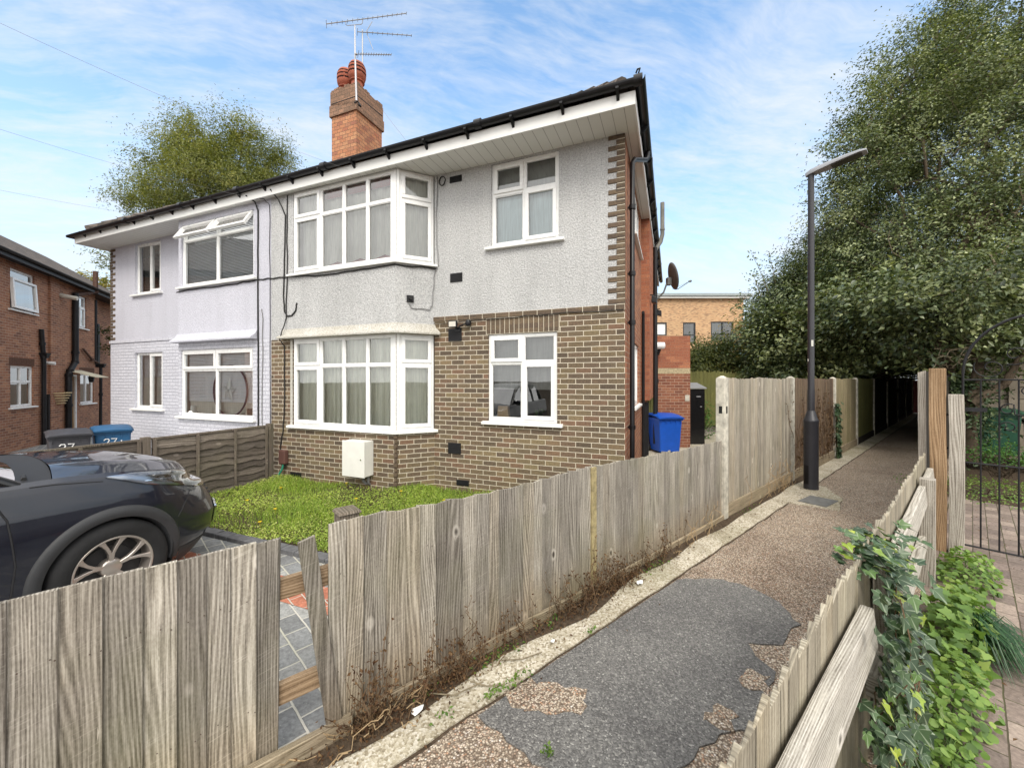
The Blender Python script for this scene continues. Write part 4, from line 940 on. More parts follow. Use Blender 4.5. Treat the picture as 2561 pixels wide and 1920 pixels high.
pp = (XC + cu[0] * .22, YB + cu[1] * .22)
t = Thing('wall_socket', 'small square black outdoor socket on the canted grey roughcast under the upper bay', 'socket', HOUSE, (*pp, 3.07))
mb = MB(); mb.T = xf((*pp, 0), cu, cv); mb.box(-.055, .055, -.03, .0, 3.02, 3.13); t.part('plate', mb, M['vent'], bevel=.006)
mb = MB(); mb.T = xf((*pp, 0), cu, cv); mb.lathe([(0, -.07), (.022, -.07), (.026, -.03), (0, -.03)], (0, 0, 3.075), 12, 1); t.part('plug', mb, M['cable'])
t = Thing('security_floodlight', 'small black floodlight with a motion sensor on the brown brick by the bay', 'floodlight', HOUSE, (-2.55, 0, 2.6))
t.part('lamp_body', MB().box(-2.68, -2.53, -.15, -.11, 2.60, 2.71), M['black_pvc'], bevel=.008); t.part('lens', MB().box(-2.665, -2.545, -.156, -.1505, 2.615, 2.695), M['upvc_cream'])
t.part('bracket', MB().tube([(-2.6, -.11, 2.64), (-2.58, -.06, 2.6), (-2.58, 0, 2.6)], .018).box(-2.62, -2.54, -.03, 0, 2.55, 2.62).tube([(-2.56, -.03, 2.63), (-2.40, -.05, 2.67)], .012), M['black_pvc'])
t.part('sensor', MB().lathe([(0, -.05), (.035, -.045), (.045, -.02), (.045, .02), (.03, .05), (0, .05)], (-2.37, -.06, 2.67), 14), M['black_pvc'], smooth=40)
# decorations in the lilac window
hoopc = (1.45, .062, 1.56)
single('hula_hoop', 'dark purple hoop standing inside the lilac wide lower window', 'hoop', (lambda m: (setattr(m, 'T', TW), m.tube([(hoopc[0] + .50 * math.cos(a_), hoopc[1] + .012, hoopc[2] + .50 * math.sin(a_)) for a_ in [i * 2 * math.pi / 48 for i in range(49)]], .017, 8))[1])(MB()), plain('purple_tape', (.05, .02, .05), .4, .4), HOUSE, tuple(TW((hoopc[0], .09, 1.06))), smooth=60)
mb = MB(); mb.T = TW
for sc in (.21, .155, .105, .06):
    st = [(1.42 + sc * (1 if i % 2 == 0 else .45) * math.sin(i * math.pi / 5 + .12), .066, 1.57 + sc * (1 if i % 2 == 0 else .45) * 1.15 * math.cos(i * math.pi / 5 + .12)) for i in range(11)]
    mb.tube(st, .008, 6)
single('star_decoration', 'white outlined star hanging inside the lilac wide lower window', 'decoration', mb, M['upvc'], HOUSE, tuple(TW((1.42, .085, 1.57))))
mb = MB(); mb.T = TW
mb.lathe([(0, 0), (.09, 0), (.09, .03), (.05, .06), (.06, .1), (.05, .15), (0, .17)], (.22, .12, 1.085), 14)
single('ornament', 'small pale ornament on the sill inside the lilac wide lower window', 'ornament', mb, M['white_paint'], HOUSE, tuple(TW((.22, .12, 1.085))), smooth=40)
mb = MB(); mb.T = TW; mb.box(1.92, 2.12, .09, .14, 1.085, 1.22)
single('picture_frame', 'dark frame on the right end of the sill inside the lilac wide lower window', 'frame', mb, M['cable'], HOUSE, tuple(TW((2.0, .1, 1.085))))
t = Thing('cardboard_box', 'brown cardboard box on the sill inside the right lower window', 'box', HOUSE, (-1.9, .14, 1.2))
t.part('carton', MB().hexa([(-1.96, .125, 1.2), (-1.76, .125, 1.2), (-1.76, .2, 1.2), (-1.96, .2, 1.2)], [(-1.94, .125, 1.37), (-1.78, .125, 1.37), (-1.78, .2, 1.37), (-1.94, .2, 1.37)]), plain('cardboard', (.42, .28, .15), .85, .1))
mb = MB()
for i in range(26):
    a_, r_ = random.uniform(0, 6.28), random.uniform(.02, .07); c_ = Vector((-1.28 + r_ * math.cos(a_), .16 + .3 * r_ * math.sin(a_), 1.24 + random.uniform(0, .1)))
    d_ = Vector((math.cos(a_), -.6, .4)) * .03; s_ = Vector((-math.sin(a_), 0, .5)) * .014; mb.rnd = random.random(); mb.quad(c_ - d_, c_ + s_, c_ + d_, c_ - s_)
single('house_plant', 'small green plant on the sill inside the right lower window', 'plant', mb, M['leaf_bush'], HOUSE, (-1.28, .16, 1.2))
# satellite dish on the far part of the side wall
dc = Vector((3.93, 9.8, 4.33)); dn = Vector((.95, -.06, .22)).normalized(); du = Vector((0, 0, 1)); dr = dn.cross(du).normalized(); du = dr.cross(dn).normalized()
t = Thing('satellite_dish', 'grey satellite dish on a bent arm off the side wall', 'satellite dish', WORLD, (3.45, 9.85, 3.66))
mb = MB(); vs = []; fs = []; nr, na = 6, 28
for i in range(nr + 1):
    for k in range(na):
        rr = .31 * i / nr; a_ = 2 * math.pi * k / na; vs.append(tuple(dc + dr * rr * math.cos(a_) + du * rr * 1.08 * math.sin(a_) + dn * (.07 * (i / nr) ** 2)))
for i in range(nr):
    for k in range(na): fs.append((i * na + k, i * na + (k + 1) % na, (i + 1) * na + (k + 1) % na, (i + 1) * na + k))
mb.add(vs, fs); o = t.part('reflector', mb, M['dish'], smooth=60); sm = o.modifiers.new('thick', 'SOLIDIFY'); sm.thickness = .012
lnb = dc + dn * .42 - du * .22
t.part('feed_arm', MB().tube([dc - du * .33 + dn * .03, dc - du * .34 + dn * .1, lnb], .011, 6).tube([dc - du * .3 - dr * .1, lnb], .004, 5), M['dish'])
t.part('feed_horn', MB().tube([lnb - dn * .03 + du * .0, lnb + dn * .03, lnb + dn * .05], [.02, .03, .012], 10), M['dish'])
t.part('wall_arm', MB().tube([(3.45, 9.85, 3.66), (3.62, 9.83, 3.80), (3.76, 9.81, 3.95), (3.81, 9.8, 4.1), (3.85, 9.8, 4.2)], .022, 8).box(3.83, 3.93, 9.74, 9.86, 4.12, 4.30), M['dish'], smooth=50)
for (lab, c_) in (('small black lamp on the brick pier of the side wall', (.25, 3.35, 3.52)), ('small grey lamp under the far end of the side eaves', (.30, 5.35, 3.55))):
    t = Thing('wall_lamp', lab, 'wall lamp', HOUSE, c_, group='lamps on the side wall')
    x_, y_, z_ = c_; t.part('arm', MB().box(x_ - .12, x_ + .01, y_ - .015, y_ + .015, z_ + .05, z_ + .07).box(x_ - .12, x_ - .09, y_ - .04, y_ + .04, z_, z_ + .1), M['black_pvc'])
    t.part('lamp_head', MB().hexa([(x_ - .06, y_ - .09, z_ - .10), (x_ + .05, y_ - .09, z_ - .13), (x_ + .05, y_ + .09, z_ - .13), (x_ - .06, y_ + .09, z_ - .10)], [(x_ - .05, y_ - .08, z_ + .04), (x_ + .05, y_ - .08, z_ + .0), (x_ + .05, y_ + .08, z_ + .0), (x_ - .05, y_ + .08, z_ + .04)]), M['black_pvc'], bevel=.01)
# aerials lashed to the chimney
def wpt(u, v, Z): return Vector(((u - 1106) / 855 * Z, Z, H - (v - 820) / 855 * Z))
def yagi(name, lab, mastpts, mr, boom, n, el, hangs, m):
    t = Thing(name, lab, 'aerial', WORLD, tuple(mastpts[0]), group='aerials on the chimney')
    t.part('mast', MB().tube(mastpts, mr, 8), m)
    a, b = Vector(boom[0]), Vector(boom[1]); mb = MB().tube([a, b], .009, 6); d_ = (b - a).normalized(); s_ = d_.cross(Vector((0, 0, 1))).normalized() if el == 'h' else Vector((0, 0, 1))
    for i in range(n): p = a.lerp(b, i / (n - 1)); l_ = .055 * (1 - .25 * i / n) * (1.9 if i == 0 else 1); mb.tube([p - s_ * l_, p + s_ * l_], .0045, 5)
    t.part('boom', mb, M['alu'])
    for h_ in hangs: t.part('stay', MB().tube(h_, .007, 6), M['alu'])
    return t
yagi('tv_aerial', 'tall bare aerial on the highest pale mast above the chimney pots', [wpt(770, 218, 7.95), wpt(767, 116, 7.95), wpt(766.5, 55, 7.95)], [.021, .018, .012], (wpt(705, 52, 7.7), wpt(878, 29, 8.3)), 17, 'h', [[wpt(747, 46.5, 7.86), wpt(747, 53, 7.86), wpt(750, 55.5, 7.88), wpt(780, 53, 8.0), wpt(783, 50, 8.0), wpt(783, 41, 8.0)]], M['alu_light'])
yagi('tv_aerial', 'lower aerial with splayed reflector on the darker mast behind the chimney pots', [wpt(783, 170, 8.5), wpt(783, 65, 8.5)], .014, (wpt(772, 69, 8.45), wpt(889, 77, 8.9)), 12, 'h', [[wpt(791, 69, 8.55), wpt(804, 47, 8.55)], [wpt(791, 69, 8.55), wpt(806, 108, 8.55)]], M['alu'])
yagi('tv_aerial', 'short level rod aerial beside the right chimney pot', [wpt(767, 118, 7.9), wpt(772, 117, 7.9)], .02, (wpt(774, 117, 7.9), wpt(845, 118.5, 8.2)), 14, 'h', [], M['alu'])
single('mast_bracket', 'black iron bracket and lashing holding the mast on the chimney corner', 'bracket', MB().tube([wpt(766, 222, 7.98), wpt(773, 219, 8.02), wpt(779, 230, 8.02), wpt(774, 226, 8.0)], .02, 6).tube([wpt(716, 226, 8.35), wpt(772, 207, 8.0), wpt(826, 251, 8.45)], .009, 6), M['black_iron'], WORLD, tuple(wpt(770, 222, 8.0)))
# overhead wires
def wire(lab, a, b, sag=.25, r=.0016):
    a, b = Vector(a), Vector(b); pts = [a.lerp(b, i / 24) - Vector((0, 0, sag * 4 * (i / 24) * (1 - i / 24))) for i in range(25)]
    single('overhead_wire', lab, 'wire', MB().tube(pts, r, 5), M['cable_grey'], WORLD, tuple(a), group='overhead telephone wires')
def eave(x): return Vector(HOUSE.w((x, YE - .03, 5.2)))
wire('overhead wire rising left across the sky from the eaves above the bay', eave(-4.3), wpt(-420, -150, 3.0), .1)
wire('overhead wire crossing the tree from the eaves between the two halves', eave(-6.8), wpt(-700, 40, 3.0), .12)
wire('lowest overhead wire leaving the lilac eaves to the left', eave(-9.4), wpt(-700, 250, 4.0), .1)
wire('overhead wire slanting from beside the chimney down to the wall', Vector(HOUSE.w((XJ + .05, -.03, 5.12))), wpt(828, 240, 7.6), .03, .003)
# ------------------------------------------------------------------ the brick house on the left
nb = Thing('brick_house', 'red brick house with rusty pipes and white framed windows beyond the lilac half', 'house', NB, (2.5, 0, 0))
nh = [(.41, 1.53, 3.78, 4.93), (.42, 1.49, 1.0, 2.18), (3.95, 4.74, 3.69, 4.85), (4.29, 5.35, .90, 2.0), (3.45, 4.02, -.25, 1.96)]
mb = MB().wall(-5, 5.45, -.6, 5.12, nh, P=P0(0)); mb.wall(5.45, 9.5, -.6, 5.12, [(5.75, 6.9, 2.3, 4.1)], P=P0(.35)); mb.quad((5.45, 0, -.6), (5.45, .35, -.6), (5.45, .35, 5.12), (5.45, 0, 5.12))
mb.quad((-5, 6.5, -.6), (-5, 0, -.6), (-5, 0, 5.12), (-5, 6.5, 5.12)); mb.quad((9.5, .35, -.6), (9.5, 6.5, -.6), (9.5, 6.5, 5.12), (9.5, .35, 5.12)); mb.quad((9.5, 6.5, -.6), (-5, 6.5, -.6), (-5, 6.5, 5.12), (9.5, 6.5, 5.12))
nb.part('wall', mb, M['brick_nb'])
nb.part('chimney_breast', MB().box(2.25, 2.75, -.06, .01, -.3, 5.1), M['brick_nb'])
for (a, b, c, d), cols, rows, kinds in ((nh[0], [.56], [.82], ['ff', 'ff']), (nh[1], [.53], [1.72], ['ff', 'ff']), (nh[2], [.36], [4.45], ['fc', 'ff']), (nh[3], [.53], [], ['ff'])):
    if len(rows) and rows[0] < 1: rows = [c + rows[0]]; kinds = ['oo', 'ff']; 
    f, T = window(nb, (a, 0, 0), (1, 0), (0, 1), b - a, c, d, cols if kinds[0] != 'oo' else [], rows, kinds if kinds[0] != 'oo' else ['o', 'f'], label=None, glass='glass', d0=.04)
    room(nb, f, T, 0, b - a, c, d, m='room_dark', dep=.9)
    mb = MB(); mb.T = T; mb.quad((.03, .2, c), (b - a - .03, .2, c), (b - a - .03, .2, d), (.03, .2, d)); nb.part('blind', mb, M['blind_grey'], parent=f)
    if kinds[0] == 'oo':
        mb = MB(); mb.T = T; mb.T = lambda p, T=T: T((p[0], p[1] - .05 * (1 - (p[2] - 3.8) / .85), p[2])); bars(mb, .0, b - a, c + .03, c + .88, .07, -.05, .02); nb.part('open_sash', mb, M['upvc'], parent=f, bevel=.004, seg=1)
        pb = MB(); pb.T = mb.T; pb.quad((.06, -.01, c + .09), (b - a - .06, -.01, c + .09), (b - a - .06, -.01, c + .82), (.06, -.01, c + .82)); nb.part('sash_pane', pb, M['glass'], parent=f)
for a, b, z in ((.36, 1.56, 2.19), (4.2, 5.4, 2.02)):
    mb = MB(); n = int((b - a) / .078)
    for i in range(n): mb.rnd = random.random(); mb.box(a + i * .078, a + i * .078 + .068, -.004, .02, z, z + .22)
    nb.part('soldier_arch', mb, plain('arch_brick', (.12, .065, .045), .9, .2, var=.4, scale=30))
f = nb.part('door', MB().box(3.50, 3.93, .04, .08, -.2, 1.9), M['pine_door']); nb.part('door_frame', MB().box(3.93, 4.02, -.01, .07, -.25, 1.96).box(3.45, 3.50, -.01, .07, -.25, 1.96).box(3.5, 3.93, -.01, .07, 1.9, 1.96), M['upvc'], parent=f)
nb.part('door_panel', MB().box(3.56, 3.68, .028, .04, .9, 1.75).box(3.74, 3.87, .028, .04, .9, 1.75), plain('door_panel_wood', (.24, .13, .05), .5, .3), parent=f)
cn = MB().hexa([(3.3, -.75, 1.86), (4.35, -.75, 1.86), (4.35, 0, 2.1), (3.3, 0, 2.1)], [(3.3, -.75, 1.88), (4.35, -.75, 1.88), (4.35, 0, 2.13), (3.3, 0, 2.13)])
nb.part('door_canopy', cn, plain('pale_canopy', (.62, .56, .42), .7, .2, var=.2))
mb = MB(); mb.box(5.8, 6.85, .37, .40, 2.3, 4.1); nb.part('stair_window', mb, M['dark'])
mb = MB()
for i in range(7): mb.tube([(5.85 + i * .16, .34, 2.35), (5.85 + i * .16, .34, 4.05)], .015, 6)
mb.box(6.6, 6.72, .3, .34, 2.3, 4.1); nb.part('stair_window_bars', mb, M['black_iron'])
def npipe(pts, r, m, nm='downpipe', hop=None):
    mb = MB().tube(pts, r, 10)
    if hop: mb.hexa([(hop[0] - .05, -.14, hop[1] - .16), (hop[0] + .05, -.14, hop[1] - .16), (hop[0] + .05, 0, hop[1] - .16), (hop[0] - .05, 0, hop[1] - .16)], [(hop[0] - .13, -.18, hop[1]), (hop[0] + .13, -.18, hop[1]), (hop[0] + .13, 0, hop[1]), (hop[0] - .13, 0, hop[1])])
    for i in range(1, len(pts) - 1): mb.tube([(pts[i][0], pts[i][1], pts[i][2] - .05), (pts[i][0], pts[i][1], pts[i][2] + .05)], r + .018, 10)
    nb.part(nm, mb, m, smooth=50)
npipe([(1.75, -.06, 3.35), (1.80, -.06, 2.9), (1.85, -.07, 2.5), (1.85, -.07, -.3)], .055, M['black_iron'], 'waste_pipe', (1.87, 2.62))
npipe([(3.72, -.09, 4.85), (3.72, -.09, 2.75), (3.70, -.09, 2.4), (3.36, -.09, 2.1), (3.27, -.09, 1.95), (3.27, -.09, .9), (3.27, -.09, -.3)], .085, M['black_iron'], 'soil_pipe')
npipe([(3.74, -.1, 4.8), (4.2, -.18, 4.95), (4.60, -.3, 5.1), (4.60, -.3, 5.86)], .075, M['rust_iron'], 'vent_pipe')
npipe([(5.78, -.05, 2.3), (5.78, -.05, 1.2), (5.75, -.05, -.3)], .05, M['black_iron'], 'waste_pipe', (5.8, 2.42))
npipe([(4.33, -.06, 2.92), (5.0, -.07, 2.55), (5.45, -.08, 2.45)], .035, M['rust_iron'], 'waste_pipe')
npipe([(2.12, -.05, 1.32), (2.12, -.05, -.3)], .045, M['black_iron'], 'waste_pipe')
npipe([(5.45, -.0, 4.9), (5.45, -.0, 2.4)], .06, M['black_iron'], 'downpipe')
nb.part('flue', MB().tube([(2.95, 0, 4.62), (2.95, -.42, 4.55)], .07, 12), M['upvc_cream'], smooth=50); nb.part('flue', MB().tube([(2.1, 0, 2.32), (2.1, -.22, 2.30)], .05, 12), M['upvc'], smooth=50)
mb = MB().box(-5.2, 9.7, -.33, -.3, 5.04, 5.16); mb.box(-5.2, 9.7, -.3, 0.4, 5.1, 5.12); nb.part('fascia', mb, M['black_iron'])
mb = MB(); half_gutter(mb, (-5.2, -.39, 5.2), (9.7, -.39, 5.2), .06); nb.part('gutter', mb, M['black_iron'], smooth=40)
mb = MB(); mb.quad((-5.3, -.4, 5.2), (9.8, -.4, 5.2), (9.8, 3.1, 7.35), (-5.3, 3.1, 7.35)); mb.quad((-5.3, 6.8, 5.2), (-5.3, 3.1, 7.35), (9.8, 3.1, 7.35), (9.8, 6.8, 5.2)); mb.quad((-5.3, -.4, 5.17), (-5.3, -.4, 5.2), (9.8, -.4, 5.2), (9.8, -.4, 5.17)); mb.add([(9.8, -.4, 5.2), (9.8, 6.8, 5.2), (9.8, 3.1, 7.35)], [(0, 1, 2)]); nb.part('roof', mb, M['roof'])
t = Thing('wall_lantern', 'black lantern hanging by the wooden door under the pale canopy of the brick house', 'lantern', NB, (4.45, 0, 1.85))
t.part('bracket', MB().tube([(4.45, 0, 1.98), (4.45, -.2, 2.0), (4.45, -.24, 1.96)], .015, 6), M['black_iron'])
t.part('lamp', MB().lathe([(0, .14), (.11, .05), (.09, .04), (.065, -.12), (0, -.14)], (4.45, -.24, 1.82), 6), M['black_iron'])
t = Thing('hanging_basket', 'pale wire wall basket fixed to the red bricks beside the soil pipe', 'wall basket', NB, (2.77, -.02, 1.05))
mb = MB()
for i in range(5): z_ = 1.0 + i * .085; r_ = .2 + .04 * i; mb.tube([(2.77 + r_ * math.cos(a_), -.02 - .8 * r_ * math.sin(a_), z_) for a_ in [k * math.pi / 12 for k in range(13)]], .022, 6)
t.part('basket', mb, plain('dry_wicker', (.48, .38, .22), .8, .2))
# ------------------------------------------------------------------ buildings behind
oh = Thing('brick_outhouse', 'tall narrow orange brick outhouse end with a concrete band behind the blue bin', 'outhouse', HOUSE, (.57, 5.7, 0))
OA = R(21.94)      # it turns to face straight up the side path
OT = lambda p: HOUSE.inv((3.74 + p[0], 10.46 + p[1], p[2]))
mb = MB(); mb.T = OT; mb.box(0, .97, 0, 5.0, -.3, 1.94); mb.box(-.25, .0, .02, 5.0, -.3, 2.1); oh.part('lower_wall', mb, M['brick_out'])
mb = MB(); mb.T = OT; mb.box(-.2, .972, -.004, 5.0, 1.9405, 2.085); oh.part('concrete_band', mb, plain('old_concrete_band', (.40, .33, .21), .9, .1, var=.35, scale=25, bump=.5, bscale=60))
mb = MB(); mb.T = OT; mb.box(-.2, .97, 0, 5.0, 2.0855, 2.94); oh.part('upper_wall', mb, M['brick_pier'])
mb = MB(); mb.T = OT; mb.tube([(.05, -.06, 2.6), (.05, -.06, .0)], .045, 10); mb.tube([(.05, -.06, 1.7), (.05, -.06, 1.8)], .062, 10); mb.hexa([(-.0, -.12, 2.42), (.1, -.12, 2.42), (.1, 0, 2.42), (.0, 0, 2.42)], [(-.08, -.17, 2.62), (.18, -.17, 2.68), (.18, 0, 2.68), (-.08, 0, 2.62)]); oh.part('rain_pipe', mb, M['black_iron'], smooth=50)
mb = MB(); mb.T = OT; mb.lathe([(0, 0), (.09, 0), (.09, .2), (0, .2)], (-.02, -.25, 2.66), 12, 0); mb.box(-.15, -.05, -.3, -.1, 2.3, 2.72); oh.part('boiler_flue', mb, M['upvc'], smooth=50)
mb = MB(); mb.T = OT; mb.box(.83, .95, -.012, .01, 1.22, 1.38); oh.part('pale_block', mb, M['conc_post'])
t = Thing('storage_cupboard', 'tall glossy black cupboard with a pale sloping lid beside the orange brick outhouse', 'cupboard', WORLD, (5.15, 11.2, 0))
t.part('case', MB().box(4.95, 5.36, 11.0, 11.5, -.05, 1.52), M['car_black'], bevel=.01)
t.part('lid', MB().hexa([(4.90, 10.95, 1.53), (5.39, 10.95, 1.53), (5.39, 11.55, 1.66), (4.90, 11.55, 1.66)], [(4.90, 10.95, 1.56), (5.39, 10.95, 1.56), (5.39, 11.55, 1.70), (4.90, 11.55, 1.70)]), plain('grey_felt_lid', (.22, .22, .22), .7, .3))
t.part('catch', MB().box(5.12, 5.24, 10.98, 10.999, 1.30, 1.33).box(5.22, 5.27, 10.98, 10.999, 1.02, 1.05), M['alu'])
yb = Thing('flat_roofed_block', 'distant pale orange brick block with a flat grey roof and dark framed windows', 'building', WORLD, (18, 40, 0))
yw = [(14.35, 15.65, 6.25, 7.57), (17.28, 18.56, 5.4, 7.57), (20.1, 22.4, 5.7, 7.66)]
Py = lambda a, z, d: (a, 40 + d, z)
mb = MB().wall(8, 23.4, -1, 9.95, yw, rev=.2, P=Py); mb.quad((23.4, 40, -1), (23.4, 52, -1), (23.4, 52, 9.95), (23.4, 40, 9.95)); mb.quad((8, 52, -1), (8, 40, -1), (8, 40, 9.95), (8, 52, 9.95)); yb.part('wall', mb, M['brick_yellow'])
yb.part('roof', MB().box(7.6, 23.8, 39.6, 52.5, 9.955, 10.16), M['white_paint']); yb.part('roof_edge', MB().box(7.5, 24.0, 39.45, 52.6, 10.165, 10.42).box(7.5, 22.7, 41, 51, 10.45, 10.75), plain('grey_roof_edge', (.30, .34, .35), .5, .4))
mdk = plain('anthracite_frame', (.03, .032, .036), .5, .4)
for i, (a, b, c, d) in enumerate(yw):
    mb = MB(); mb.T = lambda p: (p[0], 40 + p[1], p[2]); bars(mb, a, b, c, d, .11, .04, .14)
    if i: mb.box(a + .1, b - .1, .045, .14, c + (d - c) * (.42 if i == 1 else .36) - .05, c + (d - c) * (.42 if i == 1 else .36) + .05)
    if i == 2: mb.box(21.25, 21.36, .046, .14, c + .1, d - .1)
    f = yb.part('window', mb, mdk); yb.part('pane', MB().quad((a, 40.12, c), (b, 40.12, c), (b, 40.12, d), (a, 40.12, d)), M['glass_far'] if i else M['upvc'], parent=f); yb.part('room', MB().box(a, b, 40.21, 40.9, c, d), M['dark'], parent=f)
    if i == 2: mb = MB(); mb.T = lambda p: (p[0], 40 + p[1], p[2]); drape(mb, 20.2, 21.2, c, d, .165, 5, .03); yb.part('curtain', mb, M['net'], parent=f)
    if i == 1: mb = MB(); mb.T = lambda p: (p[0], 40 + p[1], p[2]); drape(mb, 18.1, 18.5, c, d, .165, 3, .03); yb.part('curtain', mb, M['net'], parent=f)
gr = Thing('garage', 'beige garage clad in long horizontal concrete panels behind the iron gate', 'garage', ALLEY, (16, -2, 0))
mb = MB(); z = -.2; k = 0
while z < 2.6: mb.box(16 + (.012 if k % 2 else 0), 16.2, -5.5, .1, z, z + .285); z += .3; k += 1
gr.part('wall', mb, M['garage'], bevel=.01, seg=1)
gr.part('pilaster', MB().box(15.94, 15.999, -.75, -.6, -.2, 2.75).box(15.94, 15.999, -2.3, -2.15, -.2, 2.75), M['garage']); gr.part('side_wall', MB().box(16.21, 22, -.1, .1, -.2, 2.75), M['garage'])
gr.part('roof', MB().add([(15.8, .25, 2.7), (15.8, -5.7, 2.7), (15.8, -2.7, 3.7), (22.2, .25, 2.7), (22.2, -5.7, 2.7), (22.2, -2.7, 3.7)], [(0, 1, 2), (0, 2, 5, 3), (1, 4, 5, 2)]), M['felt'])
# ------------------------------------------------------------------ fences
def board_run(mb, s0, s1, n, z0, z1, pitch, width=None, th=.016, seed=0, tilt=.012, zj=.012, side=1, slope=0.0, skip=lambda s: False, curve=None):
    """Feather edge boards: each overlaps the next, thin edge under thick edge."""
    r = random.Random(seed); s = s0; width = width or pitch * 1.18
    while s < s1 - .01:
        p = pitch * r.uniform(.86, 1.15); w = min(p * (width / pitch), s1 - s + .02); mb.rnd = r.random()
        a, b = s, s + w; t0 = r.uniform(-tilt, tilt); zt = (z1(s) if callable(z1) else z1) + r.uniform(-zj, zj); zb = z0(s) if callable(z0) else z0; sl_ = r.uniform(-.01, .01) + slope
        if not skip(s + p / 2):
            lo = [(a, n - side * .002, zb), (b, n - side * .014, zb), (b, n + side * .004, zb), (a, n + side * .004, zb)]
            hi = [(a + t0, n - side * .002, zt - sl_), (b + t0, n - side * .014, zt + sl_), (b + t0, n + side * .004, zt + sl_), (a + t0, n + side * .004, zt - sl_)]
            if side < 0: lo, hi = [lo[i] for i in (3, 2, 1, 0)], [hi[i] for i in (3, 2, 1, 0)]
            mb.hexa(lo, hi)
        s += p
    return mb
FN = 2.05
ff = Thing('board_fence', 'low weathered grey board fence along the footpath with one board broken loose', 'fence', ALLEY, (1.5, FN, 0))
mb = MB(); ztop = lambda s: 1.065 + .012 * math.sin(s * 2.2)
# boards read from left to right, widths as they stand
xs = [-.75, -.63, -.5, -.42, -.31, -.20, -.095, .003, .095, .178, .268, .363]
r = random.Random(3)
for a, b in zip(xs, xs[1:]):
    mb.rnd = r.random(); g_ = .014 if abs(a - (-.095)) < .001 else 0; t0 = r.uniform(-.004, .004); z_ = 1.062 + r.uniform(-.006, .006)
    mb.hexa([(a + g_, FN - .002, .06), (b + .012 - (.0 if b < .36 else .012), FN - .016, .06), (b + .012 - (.0 if b < .36 else .012), FN + .005, .06), (a + g_, FN + .005, .06)], [(a + t0 + g_ * .2, FN - .002, z_), (b + .012 + t0 - (.0 if b < .36 else .012), FN - .016, z_ + .004), (b + .012 + t0, FN + .005, z_ + .004), (a + t0, FN + .005, z_)])
for a, b, rn in ((.577, .657, .4), (.660, .745, .95), (.748, .865, .22)):
    mb.rnd = rn; mb.hexa([(a, FN - .003, .07), (b, FN - .014, .07), (b, FN + .005, .07), (a, FN + .005, .07)], [(a + .004, FN - .003, 1.075), (b + .004, FN - .014, 1.082), (b + .004, FN + .005, 1.082), (a + .004, FN + .005, 1.075)])
board_run(mb, .872, 2.62, FN, .06, lambda s: 1.06 + .01 * math.sin(s * 3), .098, seed=8, tilt=.006, zj=.006); board_run(mb, 2.66, 3.9, FN, .06, lambda s: 1.05 + .008 * math.sin(s * 3), .095, seed=9, tilt=.005, zj=.006); board_run(mb, 3.9, 5.22, FN, .06, 1.02, .092, seed=10, tilt=.004, zj=.004)
s_ = -.7; r = random.Random(31); mb.m = 1
while s_ < 5.2:
    if not .34 < s_ < .60:
        for z_ in (.82, .34):
            for k in range(2): c_ = (s_ + r.uniform(-.012, .012) + .03 * k, FN - .016, z_ + r.uniform(-.015, .015)); mb.tube([c_, (c_[0], c_[1] - .003, c_[2])], .003, 6)
    s_ += .095
ff.part('board_panel', mb, [M['fence_near'], M['nail']], bevel=.003, seg=1)

mb = MB(); mb.rnd = .05; a, b = .505, .590; mb.hexa([(.568, FN - .035, .085), (.640, FN - .04, .085), (.640, FN - .024, .085), (.568, FN - .019, .085)], [(.440, FN - .028, 1.03), (.512, FN - .036, 1.05), (.512, FN - .02, 1.05), (.440, FN - .012, 1.03)])
ff.part('loose_board', mb, M['fence_near'], label='loose board leaning across the gap', bevel=.003, seg=1)
mb = MB(); mb.rnd = .3
for z_ in (.82, .34): mb = MB(); mb.rnd = z_; mb.box(-.8, 5.2, FN + .008, FN + .045, z_ - .045, z_ + .045); ff.part('rail', mb, M['rail_brown'])
for s, hp in ((.70, 1.085), (2.66, .96), (5.05, .96)): mb = MB(); mb.rnd = random.random(); mb.box(s - .05, s + .05, FN + .047, FN + .147, -.1, hp); mb.hexa([(s - .06, FN + .035, hp), (s + .06, FN + .035, hp), (s + .06, FN + .16, hp), (s - .06, FN + .16, hp)], [(s - .05, FN + .045, hp + .018), (s + .05, FN + .045, hp + .018), (s + .05, FN + .15, hp + .018), (s - .05, FN + .15, hp + .018)]); ff.part('post', mb, M['waney_post'], bevel=.004, seg=1)
mb = MB(); mb.rnd = .3; mb.hexa([(-.8, FN - .062, -.05), (.68, FN - .062, -.02), (.68, FN - .02, -.02), (-.8, FN - .02, -.05)], [(-.8, FN - .060, .145), (.68, FN - .060, .125), (.68, FN - .02, .125), (-.8, FN - .02, .145)])
mb.rnd = .8; mb.box(.70, 2.6, FN - .045, FN - .018, -.02, .115); mb.rnd = .5; mb.box(2.62, 5.2, FN - .045, FN - .018, -.02, .10)
ff.part('gravel_board', mb, M['gravel_board'], bevel=.006, seg=1)
mb = MB(); mb.rnd = .9; mb.box(2.605, 2.665, FN - .025, FN - .005, .05, 1.06); ff.part('lichen_batten', mb, plain('lichened_batten', (.34, .28, .15), .9, .15, var=.4, scale=18))
